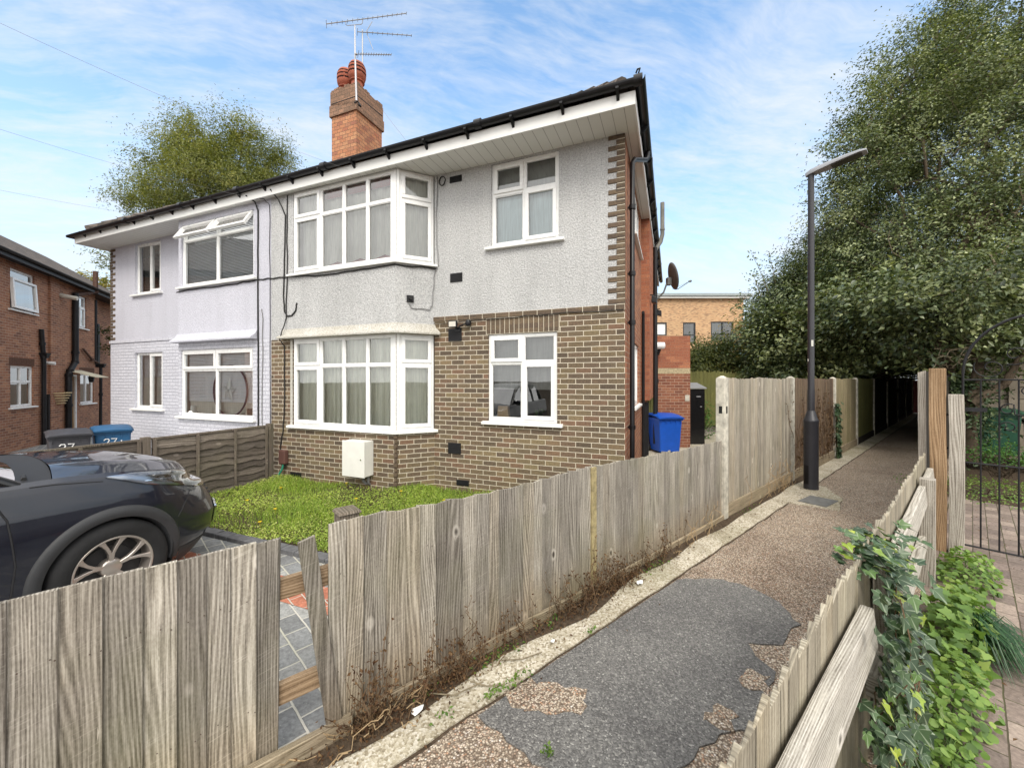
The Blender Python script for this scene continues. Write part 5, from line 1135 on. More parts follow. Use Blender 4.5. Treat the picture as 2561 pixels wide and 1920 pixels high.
# tall fence with concrete posts
tf = Thing('tall_board_fence', 'tall board fence with concrete posts running down the left of the footpath', 'fence', ALLEY, (8, FN, 0))
posts = [5.26, 8.13, 11.33, 13.98, 16.8, 19.8, 22.9, 26.0, 29.2]
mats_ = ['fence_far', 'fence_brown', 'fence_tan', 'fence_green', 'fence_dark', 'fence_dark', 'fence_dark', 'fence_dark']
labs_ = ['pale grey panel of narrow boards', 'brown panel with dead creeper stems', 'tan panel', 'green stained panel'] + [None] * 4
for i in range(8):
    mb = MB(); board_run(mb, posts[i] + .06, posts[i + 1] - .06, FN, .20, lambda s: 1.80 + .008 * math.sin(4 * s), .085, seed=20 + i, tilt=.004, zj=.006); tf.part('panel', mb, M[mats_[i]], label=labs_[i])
    mb = MB(); mb.rnd = random.random(); mb.box(posts[i] + .05, posts[i + 1] - .05, FN - .04, FN + .01, .0, .20); tf.part('gravel_board', mb, M['gravel_board' if i < 3 else 'fence_dark'])
for i, s in enumerate(posts):
    mb = MB(); h_ = 1.81 if i else 1.80; w_ = .05 if i else .06; mb.box(s - w_, s + w_, FN - .05, FN + .06, -.2, h_)
    mb.hexa([(s - w_, FN - .05, h_), (s + w_, FN - .05, h_), (s + w_, FN + .06, h_), (s - w_, FN + .06, h_)], [(s - w_ * .3, FN - .01, h_ + .03), (s + w_ * .3, FN - .01, h_ + .03), (s + w_ * .3, FN + .02, h_ + .03), (s - w_ * .3, FN + .02, h_ + .03)])
    o = tf.part('post', mb, M['conc_post'], bevel=.008)
    if i == 0: tf.part('mortice', MB().box(s - .061 - .002, s - .058, FN - .02, FN + .02, 1.36, 1.45), M['dark'], parent=o); tf.part('mortice', MB().box(s - .02, s + .02, FN - .052, FN - .049, 1.36, 1.45), M['dark'], parent=o)
# low fence on our right, seen from behind, with two rails
rf_ = Thing('low_board_fence', 'low buff board fence seen from its back with bleached rails on the right', 'fence', ALLEY, (3, .31, 0))
mb = MB(); board_run(mb, .2, 6.05, .325, -.05, lambda s: .998 + .008 * math.sin(s * 5), .082, width=.094, seed=40, tilt=.004, zj=.012, side=-1, slope=.012); rf_.part('board_panel', mb, M['picket'], bevel=.002, seg=1)
def rail(s0, s1, za, zb, hgt=.165, n0=.262):
    mb = MB(); mb.rnd = .3 + .1 * (s1 % 1); mb.hexa([(s0, n0 - .012, za - hgt), (s1, n0 - .012, zb - hgt), (s1, n0 + .042, zb - hgt), (s0, n0 + .042, za - hgt)], [(s0, n0, za), (s1 - .015, n0, zb), (s1 - .015, n0 + .045, zb), (s0, n0 + .045, za)])
    return rf_.part('rail', mb, M['rail_white'], bevel=.007, seg=2)
rail(.3, 2.2, .875, .845); rail(2.85, 6.0, .850, .865); rail(2.3, 5.9, .50, .40, .10)
for s in (2.60, 5.0): mb = MB(); mb.rnd = random.random(); mb.box(s - .055, s + .055, .205, .305, -.1, .92); rf_.part('post', mb, M['post_grey'], bevel=.006)
for (nm, lab, s, n, hw, hn, h_, m) in (('gate_post', 'tall square brown timber post with a yellowed top between fence and gate', 6.15, .235, .062, .062, 1.90, 'post_brown'), ('gate_post', 'shorter silver grey timber post carrying the iron gate hinges', 6.14, .105, .06, .055, 1.63, 'post_grey')):
    mb = MB(); r = random.Random(n); zs_ = [-.1, .4, .9, 1.3, h_]; v = []
    for z_ in zs_: ox, oy = r.uniform(-.005, .005), r.uniform(-.005, .005); v.append([(s - hw + ox, n - hn + oy, z_), (s + hw + ox, n - hn + oy, z_), (s + hw + ox, n + hn + oy, z_), (s - hw + ox, n + hn + oy, z_)])
    vs = [p for ring in v for p in ring]; fs = [(3, 2, 1, 0), tuple(16 + i for i in range(4))] + [(4 * j + i, 4 * j + (i + 1) % 4, 4 * j + 4 + (i + 1) % 4, 4 * j + 4 + i) for j in range(4) for i in range(4)]
    mb.rnd = .4; mb.add(vs, fs); single(nm, lab, 'post', mb, M[m], ALLEY, (s, n, 0), bevel=.006)
sf = Thing('side_board_fence', 'tall narrow end of a grey board fence right of the dark footpath', 'fence', ALLEY, (12, .34, 0))
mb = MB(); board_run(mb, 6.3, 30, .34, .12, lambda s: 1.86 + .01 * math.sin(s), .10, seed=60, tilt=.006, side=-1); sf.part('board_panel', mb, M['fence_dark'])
mb = MB(); mb.rnd = .35; mb.hexa([(6.22, .325, .55), (6.28, .325, .55), (6.28, .385, .55), (6.22, .385, .55)], [(6.20, .33, 1.88), (6.26, .33, 1.88), (6.26, .39, 1.86), (6.20, .39, 1.86)]); sf.part('end_board', mb, M['post_grey'])
ef = MB(); board_run(ef, 0.2, 2.1, 0, -.1, 1.75, .1, seed=70); ef.T = None
ef2 = MB(); ef2.rnd = .4
fr_end = Frame(*ALLEY.w((30.2, .1, 0))[:2], ALLEY.a + R(90))
t = Thing('end_board_fence', 'dark red board fence closing the far end of the footpath', 'fence', fr_end, (1, 0, 0)); t.part('board_panel', ef, M['fence_red'])
# slatted fence between the two front gardens
wf = Thing('slatted_fence', 'dark fence panels of rough wavy horizontal slats between the two front gardens', 'fence', HOUSE, (-6.05, -2.4, 0))
XF = -6.06
def wavy_panel(y0, y1, zb, zt, seed):
    mb = MB(); r = random.Random(seed); n = 9; rows_ = 9; dz = (zt - zb) / rows_
    for k in range(rows_):
        mb.rnd = r.random(); pts = []; z0 = zb + k * dz - .02
        for i in range(15): y = y0 + (y1 - y0) * i / 14; pts.append((y, z0 + r.uniform(-.024, .020), z0 + dz + .02))
        off = .004 * (k % 2)
        for (ya, za, ta), (yb_, zb_, tb) in zip(pts, pts[1:]): mb.hexa([(XF + .030 + off, ya, za), (XF + .030 + off, yb_, zb_), (XF + .004, yb_, zb_), (XF + .004, ya, za)], [(XF + .004 + off, ya, ta), (XF + .004 + off, yb_, tb), (XF - .006, yb_, tb), (XF - .006, ya, ta)])
    wf.part('slat_panel', mb, M['waney'])
    mb = MB(); mb.rnd = r.random()
    for i in range(4): y = y0 + (y1 - y0) * i / 3; y = min(max(y, y0 + .018), y1 - .018); mb.box(XF + .03, XF + .05, y - .018, y + .018, zb - .02, zt)
    mb.box(XF - .02, XF + .03, y0, y1, zt, zt + .025); wf.part('batten', mb, M['waney_post'])
wavy_panel(-2.36, -.70, .02, .955, 5); wavy_panel(-4.25, -2.50, .02, .955, 6); wavy_panel(-6.2, -4.38, .0, .94, 7)
for y in (-.63, -2.43, -4.31): mb = MB(); mb.rnd = random.random(); mb.box(XF - .045, XF + .045, y - .045, y + .045, -.2, 1.0); wf.part('post', mb, M['waney_post'], bevel=.006)
# trellis topped fence far behind
t = Thing('garden_fence', 'weathered upright board fence across the back garden behind the cupboard', 'fence', HOUSE, (3.5, 11.5, 0))
mb = MB(); fr = lambda p: p
board_run(mb, .4, 6.3, 11.6, -.1, lambda s: 1.62 + .02 * math.sin(3 * s), .10, seed=80, zj=.03); t.part('board_panel', mb, M['fence_tan'])
t = Thing('paling_fence', 'pointed thin palings showing above the tall fence under the shrubs', 'fence', ALLEY, (12, 5.5, 0))
mb = MB(); r = random.Random(4); s = 7.5
while s < 17: mb.rnd = r.random(); z_ = 2.05 + r.uniform(-.04, .04); mb.hexa([(s, 5.5, .3), (s + .05, 5.5, .3), (s + .05, 5.53, .3), (s, 5.53, .3)], [(s + .02, 5.5, z_), (s + .03, 5.5, z_), (s + .03, 5.53, z_), (s + .02, 5.53, z_)]); s += .085
t.part('palings', mb, M['fence_green']); t.part('rail', MB().box(7.5, 17, 5.53, 5.57, .7, .78).box(7.5, 17, 5.53, 5.57, 1.6, 1.68), M['fence_tan'])
# ------------------------------------------------------------------ street lamp
LF = Frame(4.852, 6.422, ALLEY.a + R(-90)); lp = Thing('street_lamp', 'black street lamp with a flat grey head standing in the footpath by the tall fence', 'street lamp', LF, (0, 0, 0))
b_ = lp.part('base', MB().lathe([(0, 0), (.104, 0), (.104, .01), (.100, .03), (.100, 1.09), (.104, 1.10), (.104, 1.125), (.098, 1.135), (.055, 1.27), (.05, 1.28)], n=32), M['lamp_black'], smooth=35)
dr_ = MB().box(.06, .1015, -.05, .05, .12, .42); lp.part('door', MB().add([(.1022 * math.cos(a_), .1022 * math.sin(a_), z_) for z_ in (.10, .40) for a_ in [R(-152 + i * 8) for i in range(8)]], [(i, i + 1, 9 + i, 8 + i) for i in range(7)]), M['black_pvc'], parent=b_)
lp.part('column', MB().lathe([(.050, 1.25), (.050, 1.60), (.046, 1.62), (.043, 5.0), (.043, 5.12), (0, 5.12)], n=24), M['lamp_black'], smooth=35)
lp.part('sticker', MB().add([(.0485 * math.cos(a_), .0485 * math.sin(a_), z_) for z_ in (2.32, 2.42) for a_ in [R(-75 + i * 12) for i in range(4)]], [(i, i + 1, 5 + i, 4 + i) for i in range(3)]), M['sticker'])
lp.part('sticker', MB().add([(.0485 * math.cos(a_), .0485 * math.sin(a_), z_) for z_ in (2.08, 2.12) for a_ in [R(-150 + i * 12) for i in range(4)]], [(i, i + 1, 5 + i, 4 + i) for i in range(3)]), M['sticker'])
mb = MB(); th_ = R(7); pr = [(-.07, .03, .06), (.0, .065, .085), (.1, .085, .09), (.25, .105, .085), (.45, .115, .075), (.62, .11, .055), (.69, .08, .035)]; vs = []
for x_, w_, h_ in pr:
    for (yy, zz_) in ((-w_, 0), (-w_ * .97, h_ * .45), (-w_ * .6, h_ * .9), (0, h_), (w_ * .6, h_ * .9), (w_ * .97, h_ * .45), (w_, 0)): vs.append((x_ * math.cos(th_) - zz_ * math.sin(th_), yy, 5.10 + x_ * math.sin(th_) + zz_ * math.cos(th_)))
m_ = 7; fs = [(i * m_ + j, i * m_ + (j + 1) % m_, (i + 1) * m_ + (j + 1) % m_, (i + 1) * m_ + j) for i in range(len(pr) - 1) for j in range(m_)] + [tuple(range(m_)), tuple(range((len(pr) - 1) * m_ + m_ - 1, (len(pr) - 1) * m_ - 1, -1))]
mb.add(vs, fs); hd_ = lp.part('lamp_head', mb, M['lamp_grey'], smooth=40)
mb = MB(); mb.T = lambda p: (p[0] * math.cos(th_) - p[2] * math.sin(th_), p[1], 5.10 + p[0] * math.sin(th_) + p[2] * math.cos(th_)); mb.box(.27, .63, -.085, .085, -.012, .002); lp.part('led_panel', mb, M['lamp_lens'], parent=hd_)
# ------------------------------------------------------------------ iron gate
GF = Frame(4.614, 4.05, math.atan2(-.758, .652)); gt = Thing('iron_gate', 'black wrought iron garden gate with an arched top and scrollwork', 'gate', GF, (0, 0, 0))
GW = .94
def bar(mb, p, q_, r=.008): mb.tube([p, q_], r, 6)
mb = MB()
for x_ in (0, GW): bar(mb, (x_, 0, .08), (x_, 0, 1.86), .011)
for z_ in (.10, .94, 1.78): bar(mb, (0, 0, z_), (GW, 0, z_), .009)
arch = [(GW / 2 - GW / 2 * math.cos(a_), 0, 1.84 + .56 * math.sin(a_)) for a_ in [math.pi * i / 28 for i in range(29)]]; mb.tube(arch, .012, 8)
gt.part('frame', mb, M['black_iron'], smooth=50)
mb = MB()
for i in range(1, 8): bar(mb, (GW * i / 8, 0, .1), (GW * i / 8, 0, 1.78), .0075)
gt.part('bar', mb, M['black_iron'], smooth=50)
def spiral(c, r0, turns, start, dirn=1, n=36, tail=None):
    pts = []
    for i in range(n + 1): t_ = i / n; r_ = r0 * (1 - .8 * t_); a_ = start + dirn * turns * 2 * math.pi * t_; pts.append((c[0] + r_ * math.cos(a_), -.012, c[1] + r_ * math.sin(a_)))
    return pts
for c, r_, st, d_ in (((.18, 1.90), .115, 2.6, 1), ((GW - .18, 1.90), .115, .5, -1), ((.40, 1.68), .055, 1.2, -1), ((GW - .40, 1.68), .055, 1.9, 1), ((.33, 2.02), .10, 4.2, 1), ((GW - .33, 2.02), .10, 5.2, -1), ((.47, 2.2), .08, 4.7, 1)): gt.part('scroll', MB().tube(spiral(c, r_, 1.25, st, d_), .006, 6), M['black_iron'], smooth=60)
for k in (0, 1):
    f_ = (lambda x_: x_) if not k else (lambda x_: GW - x_)
    gt.part('scroll', MB().tube([(f_(q_[0]), q_[1], q_[2]) for q_ in spiral((.29, 1.49), .06, 1.1, 1.0, 1)][::-1] + [(f_(.33), -.012, 1.45), (f_(.38), -.012, 1.44), (f_(.42), -.012, 1.38), (f_(.45), -.012, 1.28), (f_(.465), -.012, 1.15)], .006, 6), M['black_iron'], smooth=60)
    gt.part('scroll', MB().tube([(f_(p[0]), p[1], p[2]) for p in spiral((.29, 1.32), .06, 1.2, 3.4, -1)], .006, 6), M['black_iron'], smooth=60)
for z_ in (1.42, 1.07): mb = MB(); bar(mb, (-.12, 0, z_), (0.01, 0, z_), .012); bar(mb, (-.06, 0, z_ - .04), (-.06, 0, z_ + .05), .014); gt.part('hinge', mb, M['black_iron'])
gt.part('latch_plate', MB().box(0, .16, -.012, .012, 1.46, 1.50), M['black_iron'])

# ------------------------------------------------------------------ wheeled bins
def digits(mb, txt, T, s, r=.012):
    G = {'2': [(0, .8), (.15, 1), (.45, .98), (.52, .75), (.35, .45), (0, 0), (.55, .02)], '7': [(0, 1), (.55, .98), (.3, .5), (.18, 0)], '1': [(.1, .85), (.3, 1), (.28, 0)], 'd': [(.3, .35), (.1, .3), (.08, .02), (.3, .05), (.3, .7)]}
    x_ = 0
    for ch in txt: mb.tube([T(((x_ + a) * s, b * s)) for a, b in G[ch]], r, 5); x_ += .72
def wheelie(lab, m, fr, w=.58, d=.72, h=1.05, group=None, mark=None, open_=0, axle=True):
    t = Thing('wheelie_bin', lab, 'wheelie bin', fr, (0, 0, 0), group)
    k = .82; mb = MB(); hw, hd_ = w / 2, d / 2; zb = .06; zt = h - .10
    mb.hexa([(-hw * k, -hd_ * k, zb), (hw * k, -hd_ * k, zb), (hw * k, hd_ * .62, zb), (-hw * k, hd_ * .62, zb)], [(-hw * .95, -hd_ * .95, zt), (hw * .95, -hd_ * .95, zt), (hw * .95, hd_ * .9, zt), (-hw * .95, hd_ * .9, zt)])
    b_ = t.part('tub', mb, m, bevel=.03, seg=3, smooth=40)
    mb = MB(); mb.box(-hw, hw, -hd_, hd_ * .95, zt - .055, zt - .005)
    for i in range(5): x_ = -hw * .8 + i * hw * .4; mb.box(x_ - .008, x_ + .008, -hd_ * .99, -hd_ * .9, zt - .13, zt - .05)
    t.part('rim', mb, m, bevel=.012)
    mb = MB(); v = []
    for y_, z_, ww in ((-hd_ - .045, zt - .012, .96), (-hd_ - .04, zt + .03, 1.0), (-hd_ * .6, zt + .075, 1.0), (hd_ * .3, zt + .10, 1.0), (hd_ * .95, zt + .085, 1.0), (hd_ * 1.02, zt + .0, .96)):
        for x_, dz in ((-hw - .02, -.03), (-hw * .86, 0.0), (0, .012), (hw * .86, 0.0), (hw + .02, -.03)): v.append((x_ * ww, y_, z_ + (dz if z_ > zt + .01 else 0)))
    mb.add(v, [(i * 5 + j, i * 5 + j + 1, i * 5 + 6 + j, i * 5 + 5 + j) for i in range(5) for j in range(4)]); ld = t.part('lid', mb, m, smooth=50); sm = ld.modifiers.new('t', 'SOLIDIFY'); sm.thickness = .02
    t.part('handle', MB().tube([(-hw * .8, hd_ * .95, zt - .02), (-hw * .8, hd_ * 1.2, zt + .0), (hw * .8, hd_ * 1.2, zt + .0), (hw * .8, hd_ * .95, zt - .02)], .018, 8), m, smooth=50)
    for sx in (-1, 1): t.part('wheel', MB().lathe([(0, -.03), (.08, -.03), (.1, -.02), (.1, .02), (.08, .03), (0, .03)], (sx * hw * .92, hd_ * .72, .1), 18, 0), M['tyre'], smooth=40)
    if mark:
        mb = MB(); yy = lambda z_: -hd_ * (k + (.95 - k) * (z_ - zb) / (zt - zb)) - .012
        digits(mb, mark, lambda p: (-.14 + p[0], yy(zt - .33 + p[1]), zt - .30 + p[1]), .15, .010); t.part('number', mb, M['white_mark'])
    return t
AF = HOUSE.a
fa = math.atan2(.9276, .3736)          # bins on the left face along the house front: -y of the bin towards +x of the house
wheelie('charcoal wheelie bin with a white 27 painted on it, nearest the brick house', M['bin_black'], Frame(-8.76, 7.82, R(52), -.27), mark='27', h=1.07)
wheelie('dull blue wheelie bin with a white 27 painted on it behind the slatted fence', M['bin_blue_dull'], Frame(-8.62, 8.52, R(50), -.27), mark='27d', h=1.07)
wheelie('bright blue wheelie bin by the orange brick outhouse', M['bin_blue'], Frame(3.78, 9.85, R(8), -.03), w=.62, d=.7, h=.98)
wheelie('large green wheelie bin behind the iron gate', M['bin_green'], Frame(11.25, 9.35, R(-42), 0.0), w=.92, d=.8, h=1.12)
wheelie('black wheelie bin half hidden beside the green bin', M['bin_black'], Frame(12.0, 8.9, R(-45), -.1), h=1.0)
# ------------------------------------------------------------------ parked car
CF = Frame(-3.895 + .012, 3.326 + .05, HOUSE.a, -.03)
car = Thing('parked_car', 'dark blue black family car parked nose towards the lawn on the block paved drive', 'car', CF, (0, 0, 0))
HWD, YC0, RL = .905, .04, .945
plan = [(HWD, -3.55 + .05 * i) for i in range(72)]            # straight side up to y = 0
plan = [p for p in plan if p[1] < YC0]
for i in range(0, 41):
    ph = math.pi / 2 * i / 40; plan.append((HWD * math.cos(ph) ** .52, YC0 + RL * math.sin(ph) ** .86))
plan = np.array(plan); seg = np.r_[0, np.cumsum(np.linalg.norm(np.diff(plan, axis=0), axis=1))]
i0 = int(np.argmin(abs(plan[:, 1]))); seg = seg - seg[i0]; SMAX = seg[-1]
def PL(s): return np.array([np.interp(s, seg, plan[:, 0]), np.interp(s, seg, plan[:, 1])])
def PN(s):
    a, b = PL(s - .03), PL(min(s + .03, SMAX)); t_ = b - a; t_ /= max(np.linalg.norm(t_), 1e-9); return np.array([t_[1], -t_[0]])
def ztop(s): return float(np.interp(s, [-3.5, -2.6, -.5, -.25, 0.0, .3, .6, .9, 1.1, 1.3, SMAX], [1.17, 1.15, 1.115, 1.11, 1.09, 1.05, 1.0, .955, .93, .91, .90]))
def inset(s, z):
    f = np.clip(s / SMAX, 0, 1) if s > 0 else 0
    zt = ztop(s)
    side = np.interp(z, [.18, .30, .45, .62, .78, .90, zt - .03, zt], [.06, .025, .012, .0, .0, .018, .055, .10])
    nose = np.interp(z, [.18, .25, .40, .55, .66, .74, .84, .89], [.20, .13, .02, .0, .035, .075, .13, .22])
    g_ = np.clip((s - .25) / .7, 0, 1); g_ = g_ * g_ * (3 - 2 * g_)
    return float(side * (1 - g_) + nose * g_)
def SK(s, z, off=0.0):
    p = PL(s); n_ = PN(s) if s > -3.4 else np.array([1, 0]); q_ = p - n_ * (inset(s, z) - off)
    return (max(q_[0], 0) if s > SMAX - .002 else q_[0], q_[1], z)
AR, AZ = .405, .365
def skin_grid(s0, s1, zlo, m, both=True, name='body'):
    mb = MB(); S = [s0 + (s1 - s0) * i / int((s1 - s0) / .03) for i in range(int((s1 - s0) / .03) + 1)]; NZ = 30
    for sg in (1, -1):
        idx = {}; vs = []
        def snap(s, z):
            # pull points near the wheel openings onto the arch
            for cy in (0.0, -2.705):
                dx, dz = s - cy, z - AZ; r_ = math.hypot(dx, dz)
                if r_ < AR: return None
            return (s, z)
        pts = {}
        for i, s in enumerate(S):
            zt = ztop(s); zb = zlo(s)
            for k in range(NZ + 1): pts[i, k] = (s, zb + (zt - zb) * k / NZ)
        ins = {k: snap(*v) is None for k, v in pts.items()}
        mv = dict(pts)
        for (i, k), (s, z) in pts.items():
            if ins[i, k]:
                nb_ = [(i + a, k + b) for a in (-1, 0, 1) for b in (-1, 0, 1)]
                if any(q_ in ins and not ins[q_] for q_ in nb_):
                    cy = 0.0 if abs(s) < abs(s + 2.705) else -2.705; dx, dz = s - cy, z - AZ; r_ = math.hypot(dx, dz) or 1; mv[i, k] = (cy + dx / r_ * AR, AZ + dz / r_ * AR); idx[i, k] = 'edge'
        vid = {}
        def vert(i, k):
            if (i, k) not in vid: s, z = mv[i, k]; p = SK(s, min(z, ztop(s))); vid[i, k] = len(vs); vs.append((p[0] * sg, p[1], p[2]))
            return vid[i, k]
        fs = []
        for i in range(len(S) - 1):
            for k in range(NZ):
                c_ = [(i, k), (i + 1, k), (i + 1, k + 1), (i, k + 1)]
                if sum(1 for q_ in c_ if ins[q_] and idx.get(q_) != 'edge'): continue
                if all(ins[q_] for q_ in c_): continue
                f_ = [vert(*q_) for q_ in c_]; fs.append(tuple(f_ if sg > 0 else f_[::-1]))
        mb.add(vs, fs)
    return car.part(name, mb, m, smooth=32)
body = skin_grid(-3.5, SMAX, lambda s: .30 if s < .55 else .30 + 0 * s, M['car_paint'])
# bonnet: strips across between the two shoulder lines
mb = MB(); SS = list(np.linspace(-.30, SMAX - .001, 46)); NX = 22; vs = []
for s in SS:
    p = SK(s, ztop(s)); x_, y_, z_ = p; f = np.clip((s + .3) / (SMAX + .3), 0, 1)
    cr = .085 * (x_ / .8) ** 1.2 if x_ > .01 else 0
    for j in range(NX + 1):
        u_ = -1 + 2 * j / NX; e = 1 - abs(u_) ** 2.4
        crease = .014 * math.exp(-((abs(u_) - .72) / .10) ** 2) * min(1, x_ / .5)
        yy = y_ + (1 - u_ * u_) * (.16 if s < 0 else .16 * (1 - f)) * (1 if x_ > .3 else x_ / .3) * .8
        vs.append((x_ * u_, yy, z_ + cr * e + crease))
fs = [(i * (NX + 1) + j, i * (NX + 1) + j + 1, (i + 1) * (NX + 1) + j + 1, (i + 1) * (NX + 1) + j) for i in range(len(SS) - 1) for j in range(NX)]
mb.add(vs, fs); car.part('bonnet', mb, M['car_paint'], smooth=40)
def patch(name, corners, m, off, n=10, k=4, parent=None, smooth=60):
    """corners: bottom and top polylines in (s, z); laid on the skin of each side and lifted by off."""
    bot, top = corners; out = []
    def pick(pl, t_): L = [0]; [L.append(L[-1] + math.dist(a, b)) for a, b in zip(pl, pl[1:])]; d_ = t_ * L[-1]; return (np.interp(d_, L, [p[0] for p in pl]), np.interp(d_, L, [p[1] for p in pl]))
    for w_, sg in enumerate((1, -1)):
        mb = MB(); vs = []
        for i in range(n + 1):
            b, t_ = pick(bot, i / n), pick(top, i / n)
            for j in range(k + 1): s = b[0] + (t_[0] - b[0]) * j / k; z = b[1] + (t_[1] - b[1]) * j / k; e = 1 if 0 < i < n and 0 < j < k else .35; p = SK(min(s, SMAX), min(z, ztop(s)), off * e); vs.append((p[0] * sg, p[1], p[2]))
        fs = [(i * (k + 1) + j, (i + 1) * (k + 1) + j, (i + 1) * (k + 1) + j + 1, i * (k + 1) + j + 1) for i in range(n) for j in range(k)]
        mb.add(vs, [f if sg > 0 else f[::-1] for f in fs]); out.append(car.part(name, mb, m, parent=parent[w_] if parent else None, smooth=smooth))
    return out
def seam(pts, r=.004, m='wiper', name='panel_gap'):
    for sg in (1, -1):
        mb = MB(); out = []
        for a, b in zip(pts, pts[1:]):
            for i in range(6): t_ = i / 6; s = a[0] + (b[0] - a[0]) * t_; z = a[1] + (b[1] - a[1]) * t_; p = SK(s, z, .0005); out.append((p[0] * sg, p[1], p[2]))
        car.part(name, mb.tube(out, r, 5), M[m])
# headlights
hl = patch('headlight', ([(-.02, 1.062), (.20, .965), (.45, .895), (.75, .815), (1.05, .775)], [(-.02, 1.068), (.18, 1.058), (.5, 1.005), (.8, .955), (1.10, .915)]), M['lamp_in'], .006, 18, 5)
patch('chrome_strip', ([(.20, .975), (.40, .93), (.55, .865), (.68, .825)], [(.20, 1.0), (.43, .955), (.62, .885), (.73, .84)]), M['chrome'], .014, 12, 2, hl)
patch('chrome_strip', ([(.70, .815), (.9, .79), (1.03, .785)], [(.70, .832), (.9, .81), (1.03, .80)]), M['chrome'], .014, 10, 2, hl)
patch('dark_bezel', ([(.28, .985), (.44, .955), (.58, .905)], [(.16, 1.045), (.5, .995), (.74, .94)]), M['car_black'], .010, 10, 3, hl)
patch('indicator', ([(.42, .965), (.52, .935)], [(.40, .99), (.56, .96)]), M['lamp_in'], .012, 6, 2, hl)
patch('lens', ([(-.03, 1.058), (.20, .958), (.45, .888), (.75, .808), (1.06, .768)], [(-.03, 1.070), (.18, 1.061), (.5, 1.008), (.8, .958), (1.11, .917)]), M['lens'], .022, 18, 6, hl)
# grille, lower trim, fog lamp surround
patch('grille', ([(1.14, .64), (1.3, .60), (SMAX, .60)], [(1.12, .84), (1.3, .845), (SMAX, .845)]), M['car_black'], .012, 10, 6)
mb = MB()
for z_ in (.66, .70, .74, .78, .82): mb.tube([SK(s, z_, .016) for s in np.linspace(1.15, SMAX, 8)], .008, 5); mb.tube([(-p[0], p[1], p[2]) for p in [SK(s, z_, .016) for s in np.linspace(1.15, SMAX, 8)]], .008, 5)
car.part('grille_bar', mb, M['car_trim'])
patch('chrome_strip', ([(1.16, .60), (1.25, .575), (SMAX, .57)], [(1.10, .83), (1.22, .615), (SMAX, .60)]), M['chrome'], .02, 8, 2)
fg = patch('fog_lamp_surround', ([(.92, .40), (1.06, .395), (1.14, .43)], [(.95, .60), (1.05, .625), (1.14, .60)]), M['car_black'], .012, 8, 5)
patch('fog_lamp_trim', ([(.915, .41), (.93, .60), (1.0, .64)], [(.935, .42), (.95, .585), (1.01, .622)]), M['chrome'], .022, 8, 2, fg)
patch('bumper_line', ([(.60, .45), (.80, .43), (.95, .36)], [(.60, .456), (.80, .436), (.95, .367)]), M['wiper'], .002, 8, 1)
patch('lower_bumper', ([(.46, .20), (.8, .185), (SMAX, .18)], [(.47, .335), (.75, .33), (SMAX, .315)]), M['car_trim'], .012, 14, 4)
patch('sill_trim', ([(-2.26, .20), (-.44, .20)], [(-2.26, .36), (-.44, .36)]), M['car_trim'], .018, 10, 3)
seam([(.44, .62), (.50, .70), (.62, .82)]); seam([(-.52, .34), (-.50, .6), (-.53, .9), (-.60, 1.07)], .006); seam([(-.42, 1.083), (-.30, 1.075), (-.16, 1.055), (-.03, 1.036)], .004)
seam([(-1.55, .34), (-1.55, 1.1)], .006)
# arch cladding
for cy in (0.0, -2.705):
    for sg in (1, -1):
        mb = MB(); vs = []; N = 40
        for i in range(N + 1):
            a_ = R(-12 + 204 * i / N)
            for (rr, off) in ((AR - .035, -.05), (AR - .022, .010), (AR + .005, .022), (AR + .045, .020), (AR + .062, .002), (AR + .064, -.01)):
                s = cy + rr * math.cos(a_); z = AZ + rr * math.sin(a_); p = SK(s, max(z, .19), off); vs.append((p[0] * sg, p[1], z if z > .19 else .19))
        m_ = 6; mb.add(vs, [tuple((i * m_ + j, i * m_ + j + 1, (i + 1) * m_ + j + 1, (i + 1) * m_ + j)[::(1 if sg < 0 else -1)]) for i in range(N) for j in range(m_ - 1)])
        car.part('wheel_arch', mb, M['car_trim'], smooth=45)
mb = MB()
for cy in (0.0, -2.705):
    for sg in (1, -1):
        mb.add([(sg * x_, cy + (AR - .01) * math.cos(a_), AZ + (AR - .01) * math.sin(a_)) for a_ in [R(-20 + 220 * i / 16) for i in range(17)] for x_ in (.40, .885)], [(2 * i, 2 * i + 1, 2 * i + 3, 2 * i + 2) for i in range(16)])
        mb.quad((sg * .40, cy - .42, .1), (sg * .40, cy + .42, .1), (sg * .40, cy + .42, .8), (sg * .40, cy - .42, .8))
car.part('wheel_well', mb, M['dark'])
car.part('underbody', MB().box(-.70, .70, -3.4, .45, .20, .30), M['dark'])
